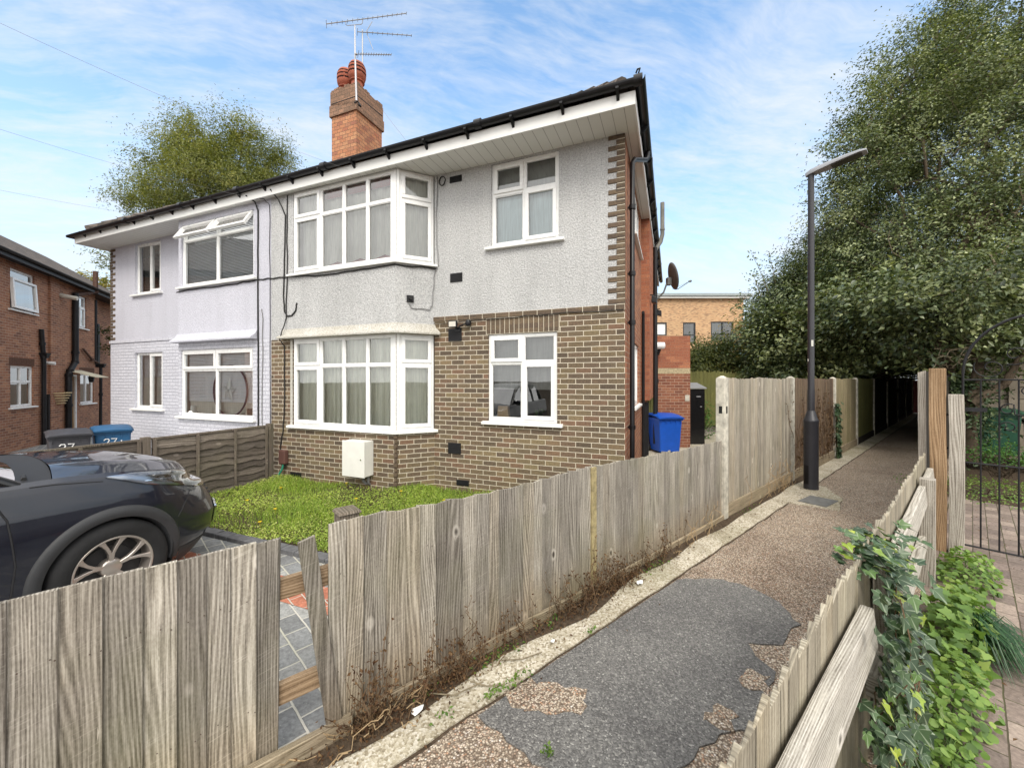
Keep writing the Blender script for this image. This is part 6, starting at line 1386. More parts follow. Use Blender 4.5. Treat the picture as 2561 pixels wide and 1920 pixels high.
# wheels
def wheel(sx, y):
    w_ = Vector((sx * .80, y, .362)); X = lambda p: (sx * (.80 + p[0]), y + p[1], .362 + p[2])
    mb = MB(); mb.T = lambda p: X(p); mb.lathe([(.235, -.10), (.30, -.112), (.345, -.10), (.362, -.07), (.362, .06), (.350, .088), (.318, .108), (.27, .112), (.243, .100), (.236, .085)], (0, 0, 0), 56, 0)
    o = car.part('wheel', mb, M['tyre'], smooth=40)
    mb = MB(); mb.T = lambda p: X(p); mb.lathe([(.236, .085), (.243, .101), (.238, .106), (.226, .100), (.222, .07), (.218, -.06)], (0, 0, 0), 56, 0)
    mb.lathe([(0, .062), (.052, .062), (.062, .056), (.068, .045), (.068, 0)], (0, 0, 0), 24, 0)
    for k in range(5):
        base = 2 * math.pi * k / 5 + R(90 + 2)
        for d_ in (-1, 1):
            prs = []
            for (r_, off, wd, x_) in ((.052, .02, .020, .060), (.11, .10, .017, .070), (.16, .19, .018, .078), (.20, .235, .024, .085), (.226, .26, .036, .092)):
                a_ = base + d_ * off * 1.15 * (.35 + .65 * r_ / .226)
                c_ = np.array([math.cos(a_), math.sin(a_)]); t_ = np.array([-c_[1], c_[0]]); prs.append((c_ * r_ - t_ * wd / 2 * 1.25, c_ * r_ + t_ * wd / 2 * 1.25, x_))
            vs = []
            for a, b, x_ in prs: vs += [(x_, a[0], a[1]), (x_, b[0], b[1]), (x_ - .035, b[0], b[1]), (x_ - .035, a[0], a[1])]
            mb.add(vs, [(4 * i + j, 4 * i + (j + 1) % 4, 4 * i + 4 + (j + 1) % 4, 4 * i + 4 + j) for i in range(4) for j in range(4)])
    car.part('rim', mb, M['alloy'], parent=o, smooth=35, bevel=.003, seg=1)
    mb = MB(); mb.T = lambda p: X(p); mb.lathe([(0, .0), (.16, .0), (.165, -.01), (.22, -.02), (.225, -.06)], (0, 0, 0), 40, 0); car.part('brake_disc', mb, M['alloy_dark'], parent=o, smooth=40)
    mb = MB(); mb.T = lambda p: X(p)
    for k in range(5): a_ = 2 * math.pi * (k + .5) / 5 + R(92); mb.lathe([(0, .056), (.011, .056), (.011, .03)], (0, .046 * math.cos(a_) , .046 * math.sin(a_)), 8, 0)
    car.part('wheel_nut', mb, M['chrome'], parent=o)
for sx in (1, -1):
    for y in (0.0, -2.705): wheel(sx, y)
# windscreen, cowl, cabin
def cab(name, rows_, m, smooth=50):
    mb = MB(); vs = [p for r_ in rows_ for p in r_]; k = len(rows_[0]); mb.add(vs, [(i * k + j, i * k + j + 1, (i + 1) * k + j + 1, (i + 1) * k + j) for i in range(len(rows_) - 1) for j in range(k - 1)]); return car.part(name, mb, m, smooth=smooth)
def across(hw, y, z, bow, n=12, cr=.0): return [(hw * u_, y + bow * (1 - u_ * u_), z + cr * (1 - u_ * u_)) for u_ in np.linspace(-1, 1, n + 1)]
cab('cowl', [across(.775, -.295, 1.108, .128, cr=.088), across(.77, -.37, 1.095, .125, cr=.085), across(.76, -.47, 1.105, .125, cr=.085)], M['wiper'])
mb = MB(); mb.tube([(.1, -.28, 1.135), (.45, -.33, 1.13), (.70, -.40, 1.12)], .014, 6); mb.tube([(-.5, -.30, 1.135), (-.1, -.30, 1.15), (.3, -.33, 1.145)], .014, 6); car.part('wiper', mb, M['cable'])
cab('windscreen', [across(.76, -.46, 1.105, .125, cr=.085), across(.72, -.75, 1.28, .12, cr=.05), across(.64, -1.18, 1.555, .10, cr=.03)], M['windscreen'])
cab('roof', [across(.64, -1.18, 1.555, .10, cr=.03), across(.62, -1.6, 1.62, .05, cr=.05), across(.61, -2.4, 1.65, .02, cr=.05), across(.60, -3.1, 1.60, -.03, cr=.04)], M['car_paint'])
cab('rear_window', [across(.60, -3.1, 1.60, -.03, cr=.04), across(.70, -3.42, 1.15, -.05)], M['windscreen'])
cab('tailgate', [across(.70, -3.42, 1.15, -.05), across(.82, -3.52, .8, -.10), across(.82, -3.5, .3, -.10)], M['car_paint'])
mb = MB(); pm = MB()
for sg in (1, -1):
    for y0_, y1_ in ((-.95, -1.52), (-1.60, -2.35), (-2.42, -2.95)):
        t0, t1 = min(1, (-.52 - y0_) / .70), min(1, (-.52 - y1_) / .70)
        mb.quad((sg * .80, y0_ , 1.11), (sg * .80, y1_, 1.12), (sg * .655, y1_, 1.12 + .47 * t1), (sg * .655, y0_, 1.10 + .47 * t0 * .8))
    pm.tube([(sg * .785, -.46, 1.085), (sg * .735, -.75, 1.28), (sg * .655, -1.18, 1.56), (sg * .635, -1.6, 1.63), (sg * .625, -2.4, 1.66), (sg * .62, -3.1, 1.60), (sg * .71, -3.42, 1.15)], .04, 8)
    for y in (-1.56, -2.38): pm.tube([(sg * .80, y, 1.1), (sg * .65, y, 1.62)], .035, 6)
    pm.box(min(sg * .78, sg * .80), max(sg * .78, sg * .80), -3.4, -.5, 1.06, 1.125)
car.part('side_window', mb, M['windscreen']); car.part('pillar', pm, M['car_black'], smooth=50)
mb = MB()
for sg in (1, -1): mb.hexa([(sg * .85, -.78, 1.1), (sg * 1.04, -.76, 1.1), (sg * 1.04, -.70, 1.1), (sg * .85, -.70, 1.1)], [(sg * .85, -.78, 1.24), (sg * 1.03, -.76, 1.24), (sg * 1.03, -.68, 1.22), (sg * .85, -.68, 1.22)])
car.part('door_mirror', mb, M['car_paint'], bevel=.02, seg=3, smooth=40)
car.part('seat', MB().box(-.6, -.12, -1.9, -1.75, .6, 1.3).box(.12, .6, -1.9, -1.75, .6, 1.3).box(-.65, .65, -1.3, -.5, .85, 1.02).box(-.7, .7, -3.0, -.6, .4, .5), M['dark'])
# ------------------------------------------------------------------ trees and plants
def limb(mb, a, b, r0, r1, seed, n=5, wig=.06):
    r = random.Random(seed); a, b = Vector(a), Vector(b); L = (b - a).length; pts = []
    for i in range(n + 1): p = a.lerp(b, i / n); k = wig * L * math.sin(math.pi * i / n); pts.append(p + Vector((r.uniform(-k, k), r.uniform(-k, k), r.uniform(-k, k) * .6)))
    mb.tube(pts, [r0 + (r1 - r0) * i / n for i in range(n + 1)], 7); return pts
def clumpy(lobes, n_cl, per, sig, seed, shell=(.72, 1.05), cut=None, flat=.8):
    """Leaf clusters spread through lobes (centre xyz, radii): mostly near the outside, ragged, with gaps."""
    g = np.random.default_rng(seed); P = []; Nn = []; Rr = []; cen = []
    vol = np.array([l[3] * l[5] + l[4] * l[5] for l in lobes]); pr = vol / vol.sum()
    L = np.array(lobes)
    pick = g.choice(len(lobes), n_cl, p=pr)
    d = g.normal(size=(n_cl, 3)); d /= np.linalg.norm(d, axis=1)[:, None]
    rad = g.uniform(shell[0], shell[1], n_cl) ** 1.0
    rad *= 1 + .16 * np.sin(d[:, 0] * 7 + pick) * np.sin(d[:, 2] * 9 + 2 * pick) + .10 * g.normal(size=n_cl)
    C = L[pick, :3] + d * L[pick, 3:6] * rad[:, None]
    hole = np.sin(C[:, 0] * 1.7 + 1.3 * np.sin(C[:, 2] * 1.5)) * np.sin(C[:, 2] * 1.9 + C[:, 1] * 1.1 + pick)
    # drop clusters deep inside another lobe
    keep = np.ones(n_cl, bool)
    for j, l in enumerate(L):
        q_ = (C - l[:3]) / l[3:6]; inside = (q_ ** 2).sum(1) < .50; keep &= ~(inside & (pick != j))
    keep &= hole > -.48
    if cut is not None: keep &= cut(C)
    C = C[keep]; d = d[keep]; m = len(C)
    tone = g.normal(size=m) * .20 + .10 * np.sin(C[:, 0] * 1.3 + C[:, 2] * 1.9) * np.sin(C[:, 1] * 1.1 - C[:, 2] * .8)
    for i in range(1): pass
    k = g.poisson(per, m); idx = np.repeat(np.arange(m), k); N = len(idx)
    sg = sig * g.uniform(.6, 1.4, m)[idx][:, None]
    dd = d.copy(); dd[:, 2] = dd[:, 2] * .7 - .12; dd += g.normal(size=dd.shape) * .35; dd /= np.linalg.norm(dd, axis=1)[:, None]
    along = np.minimum(np.abs(g.normal(size=(N, 1))) * 1.7 - .5, 2.3)
    off = (g.normal(size=(N, 3)) * .62 * np.array([1, 1, flat]) + dd[idx] * along * (1.15 - .0 * along)) * sg
    P = C[idx] + off
    nn_ = P[:, 0] * -.652 + P[:, 1] * .758; ss_ = P[:, 0] * .758 + P[:, 1] * .652; okp = ~((nn_ > .32) & (nn_ < 2.1) & (P[:, 2] < 2.02 + .12 * np.sin(3 * P[:, 0])) & (ss_ > -2)); P, idx, off, sg = P[okp], idx[okp], off[okp], sg[okp]; N = len(P)
    up = np.array([0, 0, 1.0])
    Nn = up * .8 + d[idx] * .55 + g.normal(size=(N, 3)) * .55
    T = d[idx] * .8 + g.normal(size=(N, 3)) * .8 + np.array([0, 0, -.35])
    out = (off * d[idx]).sum(1) / np.maximum(sg[:, 0], 1e-6)
    rn = np.clip(.46 + tone[idx] + g.normal(size=N) * .17, 0, 1)
    clumpy.sprays = [(C[i] - d[i] * sig * .8, C[i] + dd[i] * sig * 2.2) for i in range(m)]
    return P, Nn, T, rn, C, d
def crown(th, name, lobes, n_cl, per, sig, L, W, mt, seed, inner=True, cut=None, shell=(.72, 1.05), bend=.2, flat=.8):
    P, Nn, T, rn, C, d = clumpy(lobes, n_cl, per, sig, seed, shell, cut, flat); crown.sprays = list(clumpy.sprays)
    g = np.random.default_rng(seed + 99)
    if inner:
        P2, N2, T2, r2, C2, _ = clumpy(lobes, int(n_cl * .35), int(per * .55), sig * 1.5, seed + 5, (.25, .72), cut, flat)
        P = np.concatenate([P, P2]); Nn = np.concatenate([Nn, N2]); T = np.concatenate([T, T2]); rn = np.concatenate([rn, r2])
    o = leaf_mesh(name, P, Nn, L * g.uniform(.65, 1.3, len(P)), W * g.uniform(.65, 1.3, len(P)), rn, M[mt], th.o, th.frame, th.o.location, bend, T)
    return o, C, d
def tree(name, lab, cat, base, lobes, mt, n_cl, per, sig, L, W, seed, trunk=.18, group=None, cut=None, inner=True, bark='bark', shell=(.72, 1.05), twigs=40, flat=.8):
    t = Thing(name, lab, cat, WORLD, base, group)
    o, C, d = crown(t, 'crown', lobes, n_cl, per, sig, L, W, mt, seed, inner, cut, shell, flat=flat)
    mb = MB(); b = Vector(base); r = random.Random(seed)
    top = Vector(np.mean([l[:3] for l in lobes], axis=0)); hub = Vector((b.x + (top.x - b.x) * .3, b.y + (top.y - b.y) * .3, b.z + (top.z - b.z) * .55))
    limb(mb, b, hub, trunk, trunk * .7, seed, 6, .03)
    for j, l in enumerate(lobes):
        c_ = Vector(l[:3]); limb(mb, hub, c_, trunk * .36, trunk * .12, seed + j, 7, .10)
    t.part('trunk', mb, M[bark], smooth=60)
    if twigs and len(C):
        mb = MB()
        for i in r.sample(range(len(C)), min(twigs, len(C))):
            p = Vector(C[i]); ci = min(lobes, key=lambda l: (Vector(l[:3]) - p).length); c_ = Vector(ci[:3]); limb(mb, c_.lerp(p, .3), p.lerp(c_, -.10), .012 + .014 * r.random(), .005, seed + i, 6, .12)
        for i in range(0, len(crown.sprays), 2): p, e = crown.sprays[i]; mb.tube([tuple(p), tuple(p * .5 + e * .5 + np.array([0, 0, .02])), tuple(e)], [.006, .004, .002], 3, cap=False)
        t.part('twigs', mb, M['bark_pale'] if bark == 'bark' else M[bark])
    return t
def lobe(u, v, Z, ru, rv, ry=None):
    """A lobe that stands at depth Z where the photograph shows it, with its real size there."""
    p = wpt(u, v, Z); return (p.x, p.y, p.z, ru / 855 * Z * .92, (ry if ry else ru / 855 * Z * .85), rv / 855 * Z)
clear_path = lambda C: ~((abs((C[:, :2] @ np.array([-.652, .758])) - 1.2) < 1.35) & (C[:, 2] < 2.35)) 
def above(zmin): return lambda C: (C[:, 2] > zmin) & clear_path(C)
# the big evergreen on the right of the footpath
big = [lobe(2150, 270, 11.5, 190, 190), lobe(2040, 380, 11.5, 190, 170), lobe(1930, 470, 12, 140, 150), lobe(2010, 590, 11, 190, 130), lobe(2180, 520, 9.8, 170, 170), lobe(1870, 640, 12.5, 120, 110), lobe(2060, 690, 10.5, 150, 70), lobe(1900, 735, 12.5, 150, 75), lobe(2250, 300, 12, 200, 220), lobe(2200, 690, 9.0, 120, 60), lobe(2230, 130, 13, 170, 150), lobe(2060, 520, 12.5, 230, 200), lobe(2100, 620, 8.6, 110, 75), lobe(1990, 640, 10.2, 120, 90), lobe(2160, 380, 13, 220, 240), lobe(1885, 335, 12, 75, 105), lobe(1935, 235, 12.5, 80, 110), lobe(2005, 150, 13, 90, 120), lobe(1825, 450, 12.5, 55, 90)]
tree('evergreen_tree', 'huge evergreen tree with small glossy leaves hanging over the footpath on the right', 'tree', (10.4, 9.6, 0), big, 'leaf_ever', 3700, 100, .25, .085, .048, 101, .2, cut=above(1.95), twigs=420)
tree('evergreen_tree', 'darker glossy evergreen whose branches roof over the dark end of the footpath', 'tree', (13.3, 17.5, 0), [lobe(1880, 740, 17, 130, 62, 3.5), lobe(1960, 700, 19, 130, 90, 4), lobe(1800, 700, 16, 100, 90), lobe(2020, 740, 15, 110, 60, 3), lobe(1990, 755, 23, 90, 40, 4), lobe(1960, 720, 27, 120, 70, 4)], 'leaf_low', 1700, 70, .27, .095, .052, 102, .16, cut=lambda C: C[:, 2] > 2.1, twigs=50)
tree('conifer_tree', 'tall dark conifer rising out of the top right corner', 'tree', (17.5, 14.5, 0), [lobe(2150, 60, 15, 90, 130), lobe(2210, -10, 15, 120, 180), lobe(2090, 130, 15, 80, 90), lobe(2010, 220, 15.5, 80, 90), lobe(1960, 300, 15.5, 60, 80), lobe(2090, 380, 17.5, 190, 220), lobe(2010, 560, 17.5, 160, 150), lobe(2210, 420, 17.5, 150, 250), lobe(2120, 600, 17, 180, 150)], 'leaf_yew', 2000, 70, .30, .16, .03, 103, .2, twigs=30)
tree('conifer_tree', 'dark feathery conifer peeping out left behind the street lamp column', 'tree', (12.5, 15.5, 0), [lobe(1800, 590, 15.5, 60, 70), lobe(1850, 520, 15.5, 60, 80), lobe(1830, 660, 15, 70, 60)], 'leaf_yew', 420, 70, .26, .18, .03, 104, .12, twigs=20)
tree('shrub', 'grey green bush with long loose sprays behind the tall pale fence', 'shrub', (9.8, 14.2, 0), [lobe(1705, 665, 14, 62, 80), lobe(1748, 605, 14, 45, 70), lobe(1672, 720, 14.5, 45, 50), lobe(1725, 748, 13.5, 80, 52)], 'leaf_low', 900, 55, .20, .095, .05, 105, .07, twigs=60, cut=lambda C: C[:, 2] > 1.2)
tree('shrub', 'yellowing bush below the distant brick block', 'shrub', (9.4, 17, 0), [lobe(1612, 772, 17, 48, 26), lobe(1632, 738, 15.6, 38, 44), lobe(1652, 738, 17.5, 36, 32), lobe(1658, 776, 16, 60, 28)], 'leaf_autumn', 420, 50, .24, .11, .055, 106, .06, twigs=20, cut=lambda C: C[:, 2] > .8)
tree('shrub', 'dark green bush between the outhouse and the yellowing bush', 'shrub', (7.6, 16, 0), [lobe(1525, 780, 15.5, 44, 28), lobe(1572, 768, 16, 38, 24), lobe(1490, 790, 15, 34, 22)], 'leaf_shrub', 420, 55, .2, .10, .05, 107, .06, twigs=20, cut=lambda C: C[:, 2] > .8)
def al(s, n, z, rs, rn, rz): p = ALLEY.w((s, n, z)); return (p[0], p[1], p[2], (rs + rn) / 2, (rs + rn) / 2, rz)
tree('hedge', 'overgrown hedge with dense added foliage keeping the far part of the footpath dark', 'hedge', tuple(ALLEY.w((17, 3.2, 0))), [al(15.5, 1.5, 3.5, 2.2, 2.0, 1.3), al(19, 1.3, 3.3, 2.6, 2.6, 1.2), al(23, 1.2, 3.2, 2.6, 2.6, 1.1), al(27, 1.2, 3.2, 2.6, 2.6, 1.1), al(31, 1.2, 3.2, 2.6, 2.6, 1.2), al(33.5, 1.2, 2.0, 1.6, 2.6, 2.4), al(16, 3.9, 2.2, 1.6, 1.5, 1.9), al(20, 4.0, 2.2, 2.0, 1.6, 2.0), al(25, 4.0, 2.2, 2.6, 1.6, 2.0), al(13.8, .5, 3.4, 1.5, 1.3, 1.0), al(17, .1, 3.5, 2.0, 1.2, 1.1), al(20, -.1, 3.4, 2.4, 1.4, 1.2), al(24, -.2, 3.2, 2.4, 1.4, 1.2), al(19, -1.0, 3.6, 2.2, 1.5, 1.0), al(24, -1.3, 2.9, 2.6, 1.5, 1.6), al(29, -1.3, 2.4, 2.6, 1.5, 2.0)], 'leaf_low', 2600, 85, .30, .14, .08, 402, .1, twigs=30, cut=lambda C: ((C[:, 2] > 2.15) | (np.abs(C[:, :2] @ np.array([-.652, .758]) - 1.2) > 1.25)))  # canopy and side lobes added thick to block light and darken the path end
# sprays that stick out of the shrub outline
t = Thing('shrub_spray', 'long bare spray with a few leaves arching up left of the lamp column', 'shrub', WORLD, (9.6, 13.8, 1.8))
mb = MB(); Pn = []
for k, pl in enumerate(([(1700, 760), (1670, 660), (1640, 580), (1622, 545)], [(1705, 740), (1680, 640), (1668, 575), (1662, 548)], [(1690, 740), (1650, 660), (1630, 600), (1625, 590)], [(1740, 640), (1750, 560), (1758, 545)])):
    pts = [wpt(u, v, 13.8) for u, v in pl]; mb.tube(pts, [.02, .014, .008, .004][:len(pts)], 5)
    for a, b in zip(pts[1:], pts[2:] if len(pts) > 2 else pts[1:]):
        for i in range(26): p = a.lerp(b, random.random()); Pn.append(tuple(p + Vector((random.gauss(0, .12), random.gauss(0, .12), random.gauss(0, .1)))))
t.part('stem', mb, M['bark_pale']); Pn = np.array(Pn); leaf_mesh('leaves', Pn, rng.normal(size=Pn.shape) + (0, 0, .5), .11, .055, rng.uniform(.2, .9, len(Pn)), M['leaf_low'], t.o, WORLD, t.o.location)
# tree behind the roof, tree and bushes far left
tree('deciduous_tree', 'light green tree with slender leaves standing behind the roof left of the chimney', 'tree', (-15.5, 23, 0), [lobe(430, 300, 22, 60, 45), lobe(400, 350, 22, 75, 50), lobe(520, 370, 22.5, 75, 52), lobe(470, 390, 21, 90, 55), lobe(580, 350, 22.5, 42, 42), lobe(525, 300, 22.5, 40, 42), lobe(330, 420, 22, 65, 26), lobe(290, 425, 22.3, 35, 25), lobe(400, 420, 22, 70, 40), lobe(590, 385, 22, 40, 30), lobe(480, 450, 22, 140, 50)], 'leaf_light', 1300, 95, .34, .15, .042, 201, .2, inner=False, shell=(.35, 1.12), twigs=90, flat=1.0)
tree('deciduous_tree', 'sparse branch tips showing at the left end of the lilac house', 'tree', (-21, 20.5, 0), [lobe(236, 558, 20.5, 26, 18), lobe(250, 590, 20.5, 30, 40)], 'leaf_light', 60, 26, .2, .15, .05, 202, .1, inner=False, twigs=10)
tree('shrub', 'orange and yellow autumn bush behind the brick house eaves', 'shrub', (-27, 26, 0), [lobe(215, 625, 26, 36, 30), lobe(232, 645, 26, 30, 40)], 'leaf_autumn', 110, 40, .3, .2, .1, 203, .1, inner=False, twigs=10)
tree('shrub', 'leafy sprig growing out beside the barred stair window of the brick house', 'shrub', tuple(NB.w((6.5, -.3, 0))), [(*NB.w((6.5, -.35, 3.6)), .45, .35, .5), (*NB.w((6.8, -.3, 3.1)), .35, .3, .4)], 'leaf_shrub', 60, 22, .12, .11, .05, 204, .03, inner=False, twigs=12)
# behind the gate: limb of the tree, garden bush, low growth
t = Thing('leaning_tree', 'forked mossy trunk leaning over the bins behind the iron gate', 'tree', WORLD, (10.5, 8.9, 0))
mb = MB(); p0 = wpt(2095, 880, 8.7)
limb(mb, (p0.x, p0.y, .0), wpt(2098, 865, 8.7), .13, .12, 1, 5, .03); limb(mb, wpt(2098, 868, 8.7), wpt(2115, 790, 8.9), .12, .09, 2, 6, .05); limb(mb, wpt(2098, 872, 8.6), wpt(2170, 830, 8.4), .10, .07, 3, 6, .05); limb(mb, wpt(2170, 830, 8.4), wpt(2225, 740, 8.4), .07, .045, 4, 6, .05); limb(mb, wpt(2115, 790, 8.9), wpt(2060, 640, 9.6), .09, .04, 5, 6, .05)
limb(mb, wpt(2165, 835, 8.4), wpt(2200, 770, 8.2), .05, .03, 6, 5, .05)
t.part('trunk', mb, M['bark'], smooth=60)
mb = MB(); r = random.Random(12)
for i in range(34): a = wpt(r.uniform(2035, 2110), r.uniform(740, 800), r.uniform(8.2, 10)); b = a + Vector((r.uniform(-.7, .7), r.uniform(-.4, .4), r.uniform(-.5, .6))); limb(mb, a, b, .008, .004, i, 6, .18)
t.part('twigs', mb, M['bark_pale'])
q0 = wpt(2036, 800, 9.6)
single('tree_trunk', 'pale upright trunk showing just above the brown gate post', 'tree', (lambda m: (limb(m, (q0.x, q0.y, 0), (q0.x - .05, q0.y, 3.0), .11, .09, 7, 6, .02), limb(m, (q0.x - .05, q0.y, 3.0), (q0.x + .2, q0.y + .4, 4.8), .09, .05, 8, 6, .05), m)[-1])(MB()), M['bark'], WORLD, (q0.x, q0.y, 0), smooth=60)
hedge = tree('hedge', 'dark hedge filling the gap behind the gate posts', 'hedge', (10.15, 9.0, 0), [(10.15, 9.0, 1.35, .20, .22, 1.1)], 'leaf_yew', 110, 60, .16, .09, .045, 301, .05, twigs=0)
# ---- plants with modelled leaves close by
def ivy_leaf():
    o = [(0, -.04), (.16, -.24), (.34, -.26), (.46, -.14), (.42, .02), (.52, .10), (.62, .22), (.50, .30), (.34, .36), (.26, .48), (.17, .68), (.08, .86), (0, .96)]
    pts = o + [(-x, y) for x, y in reversed(o[1:-1])]; return pts
IV = ivy_leaf()
RD = [(0, 0)] + [(.52 * math.sin(a_) * (1 + .06 * math.sin(5 * a_)), .5 - .52 * math.cos(a_)) for a_ in [R(25 + 310 * i / 12) for i in range(13)]]
def shaped(name, shape, P, Nn, Tn, size, rnd, mt, parent, frame, base, cup=.16):
    n = len(P); k = len(shape); sh = np.array(shape); P = np.asarray(P) - np.asarray(base, float)
    Nn = Nn / np.linalg.norm(Nn, axis=1)[:, None]; Tn = Tn - Nn * (Tn * Nn).sum(1)[:, None]; Tn /= np.linalg.norm(Tn, axis=1)[:, None]; S = np.cross(Tn, Nn)
    ctr = np.array([[0, .3]]); pts = np.concatenate([ctr, sh])
    h = cup * (np.abs(pts[:, 0]) ** 1.3) - cup * .9 * np.maximum(pts[:, 1] - .3, 0) ** 1.5
    V = (P[:, None, :] + (S[:, None, :] * pts[None, :, 0:1] + Tn[:, None, :] * pts[None, :, 1:2] + Nn[:, None, :] * h[None, :, None]) * size[:, None, None]).reshape(-1, 3)
    m = k + 1; f = np.array([(0, i + 1, (i + 1) % k + 1) for i in range(k)]); F = (np.arange(n)[:, None, None] * m + f[None]).reshape(-1, 3)
    me = bpy.data.meshes.new(name); me.vertices.add(len(V)); me.vertices.foreach_set('co', V.ravel().astype(np.float32))
    me.loops.add(F.size); me.loops.foreach_set('vertex_index', F.ravel().astype(np.int32)); me.polygons.add(len(F)); me.polygons.foreach_set('loop_start', (np.arange(len(F)) * 3).astype(np.int32))
    at = me.attributes.new('rnd', 'FLOAT', 'FACE'); at.data.foreach_set('value', np.repeat(rnd, k).astype(np.float32))
    uv = me.uv_layers.new(name='UVMap'); uv.data.foreach_set('uv', pts[(F % m).ravel()].astype(np.float32).ravel())
    me.polygons.foreach_set('use_smooth', np.ones(len(F), bool)); me.materials.append(M[mt]); me.update(calc_edges=True)
    o = bpy.data.objects.new(name, me); COL.objects.link(o); o.parent = parent; return o
g = np.random.default_rng(55)
t = Thing('ivy', 'ivy with dark veined and lime young leaves smothering the low fence post', 'plant', ALLEY, (2.3, .2, 0))
P = []; 
for (s, n_, z_, ds, dn, dz, k) in ((2.50, .27, .99, .13, .06, .045, 95), (2.40, .23, .80, .13, .03, .12, 90), (2.28, .2, .55, .18, .03, .17, 190), (2.02, .18, .32, .26, .04, .15, 260), (2.55, .18, .40, .14, .03, .2, 80), (1.75, .16, .16, .25, .05, .10, 170), (2.48, .35, 1.0, .11, .03, .03, 40)):
    P.append(np.stack([g.normal(s, ds, k), g.normal(n_, dn, k), g.normal(z_, dz, k)], 1))
P = np.concatenate(P); P[:, 2] = np.maximum(P[:, 2], .03); n = len(P); low = P[:, 2] < .93
P[low, 1] = np.minimum(P[low, 1], .245)
Nn = np.stack([g.normal(-.1, .4, n), g.normal(-.75, .35, n) * np.where(low, 1, .5), g.normal(.55, .3, n) + np.where(low, 0, .5)], 1); Tn = np.stack([g.normal(0, .6, n), g.normal(-.3, .4, n), g.normal(-.6, .5, n)], 1)
shaped('leaves', IV, P, Nn, Tn, g.uniform(.032, .060, n), np.clip(g.beta(1.3, 2.2, n) + np.where(g.random(n) < .10, .5, 0), 0, 1), 'ivy', t.o, ALLEY, t.base)
mb = MB(); r = random.Random(9)
for i in range(12): a = Vector((r.uniform(1.8, 2.5), r.uniform(.17, .22), r.uniform(0, .2))); b = Vector((a.x + r.uniform(-.1, .35), r.uniform(.18, .24), r.uniform(.4, .95))); mb.tube(limb(MB(), a, b, .004, .003, i, 6, .08), .0025, 5)
t.part('stem', mb, M['stem_dry'])
for (lab, s, n_, rx, ry, hz, cnt, sz, seed) in (
    ('clump of small round wild leaves at the foot of the gate posts', 5.35, .03, .60, .20, .20, 620, (.018, .034), 1),
    ('bright green wild plant with broad toothed leaves beside the low fence', 4.05, .06, .62, .17, .30, 430, (.030, .055), 2),
    ('low clump of round leaves in front of the broad leaved plant by the fence', 3.25, .06, .42, .15, .22, 420, (.018, .034), 3),
    ('nearest patch of lime green leaves spilling from the ivy onto the paving', 2.72, .09, .34, .13, .16, 340, (.016, .032), 4),
    ('thin yellow green leaves beneath the ivy at the bottom edge', 2.30, .10, .22, .10, .10, 220, (.012, .024), 5)):
    g = np.random.default_rng(600 + seed); t = Thing('wild_plant', lab, 'plant', ALLEY, (s, n_, 0), 'wild plants along the low fence')
    d = g.normal(size=(cnt, 3)); d /= np.linalg.norm(d, axis=1)[:, None]; d[:, 2] = abs(d[:, 2]); rr = g.uniform(.55, 1.05, cnt)
    P = np.array([s, n_, .02]) + d * np.array([rx, ry, hz]) * rr[:, None]; P[:, 1] = np.minimum(P[:, 1], .27)
    Nn = d * .5 + np.array([0, -.25, .9]) + g.normal(size=(cnt, 3)) * .5; Tn = d + g.normal(size=(cnt, 3)) * .6
    shaped('leaves', RD if seed != 2 else [(x * 1.15, y * 1.0) for x, y in IV], P, Nn, Tn, g.uniform(*sz, cnt) * 1.25, np.clip(g.normal(.45, .27, cnt), 0, 1), 'leaf_cover', t.o, ALLEY, t.base, .16)
    mb = MB(); r = random.Random(seed)
    for i in range(40): a = Vector((s + r.uniform(-rx, rx) * .4, min(n_ + r.uniform(-ry, ry) * .4, .26), 0)); j = r.randrange(cnt); mb.tube([a, a.lerp(Vector(P[j]), .5) + Vector((0, 0, .03)), Vector(P[j])], .0022, 4)
    t.part('stem', mb, M['weed'])
g = np.random.default_rng(77)
t = Thing('grass_tuft', 'dark green tuft of long grass arching over the paving from the fence plants', 'grass tuft', ALLEY, (4.15, .02, 0)); mb = MB(); r = random.Random(3)
for i in range(230):
    a = Vector((4.12 + r.gauss(0, .06), .02 + r.gauss(0, .03), 0)); dd = Vector((r.gauss(-.22, .10), -abs(r.gauss(.20, .07)), 0)); h = r.uniform(.10, .26)
    pts = [a, a + dd * .35 + Vector((0, 0, h)), a + dd * .75 + Vector((0, 0, h * .85)), a + dd * 1.1 + Vector((0, 0, h * .2))]; sd_ = Vector((dd.y, -dd.x, 0)).normalized() * .0028; mb.rnd = r.random()
    mb.add([tuple(p + sd_ * s_ * (1 if k < 3 else .2)) for k, p in enumerate(pts) for s_ in (-1, 1)], [(0, 1, 3, 2), (2, 3, 5, 4), (4, 5, 7, 6)])
t.part('blades', mb, M['grass_dark'])
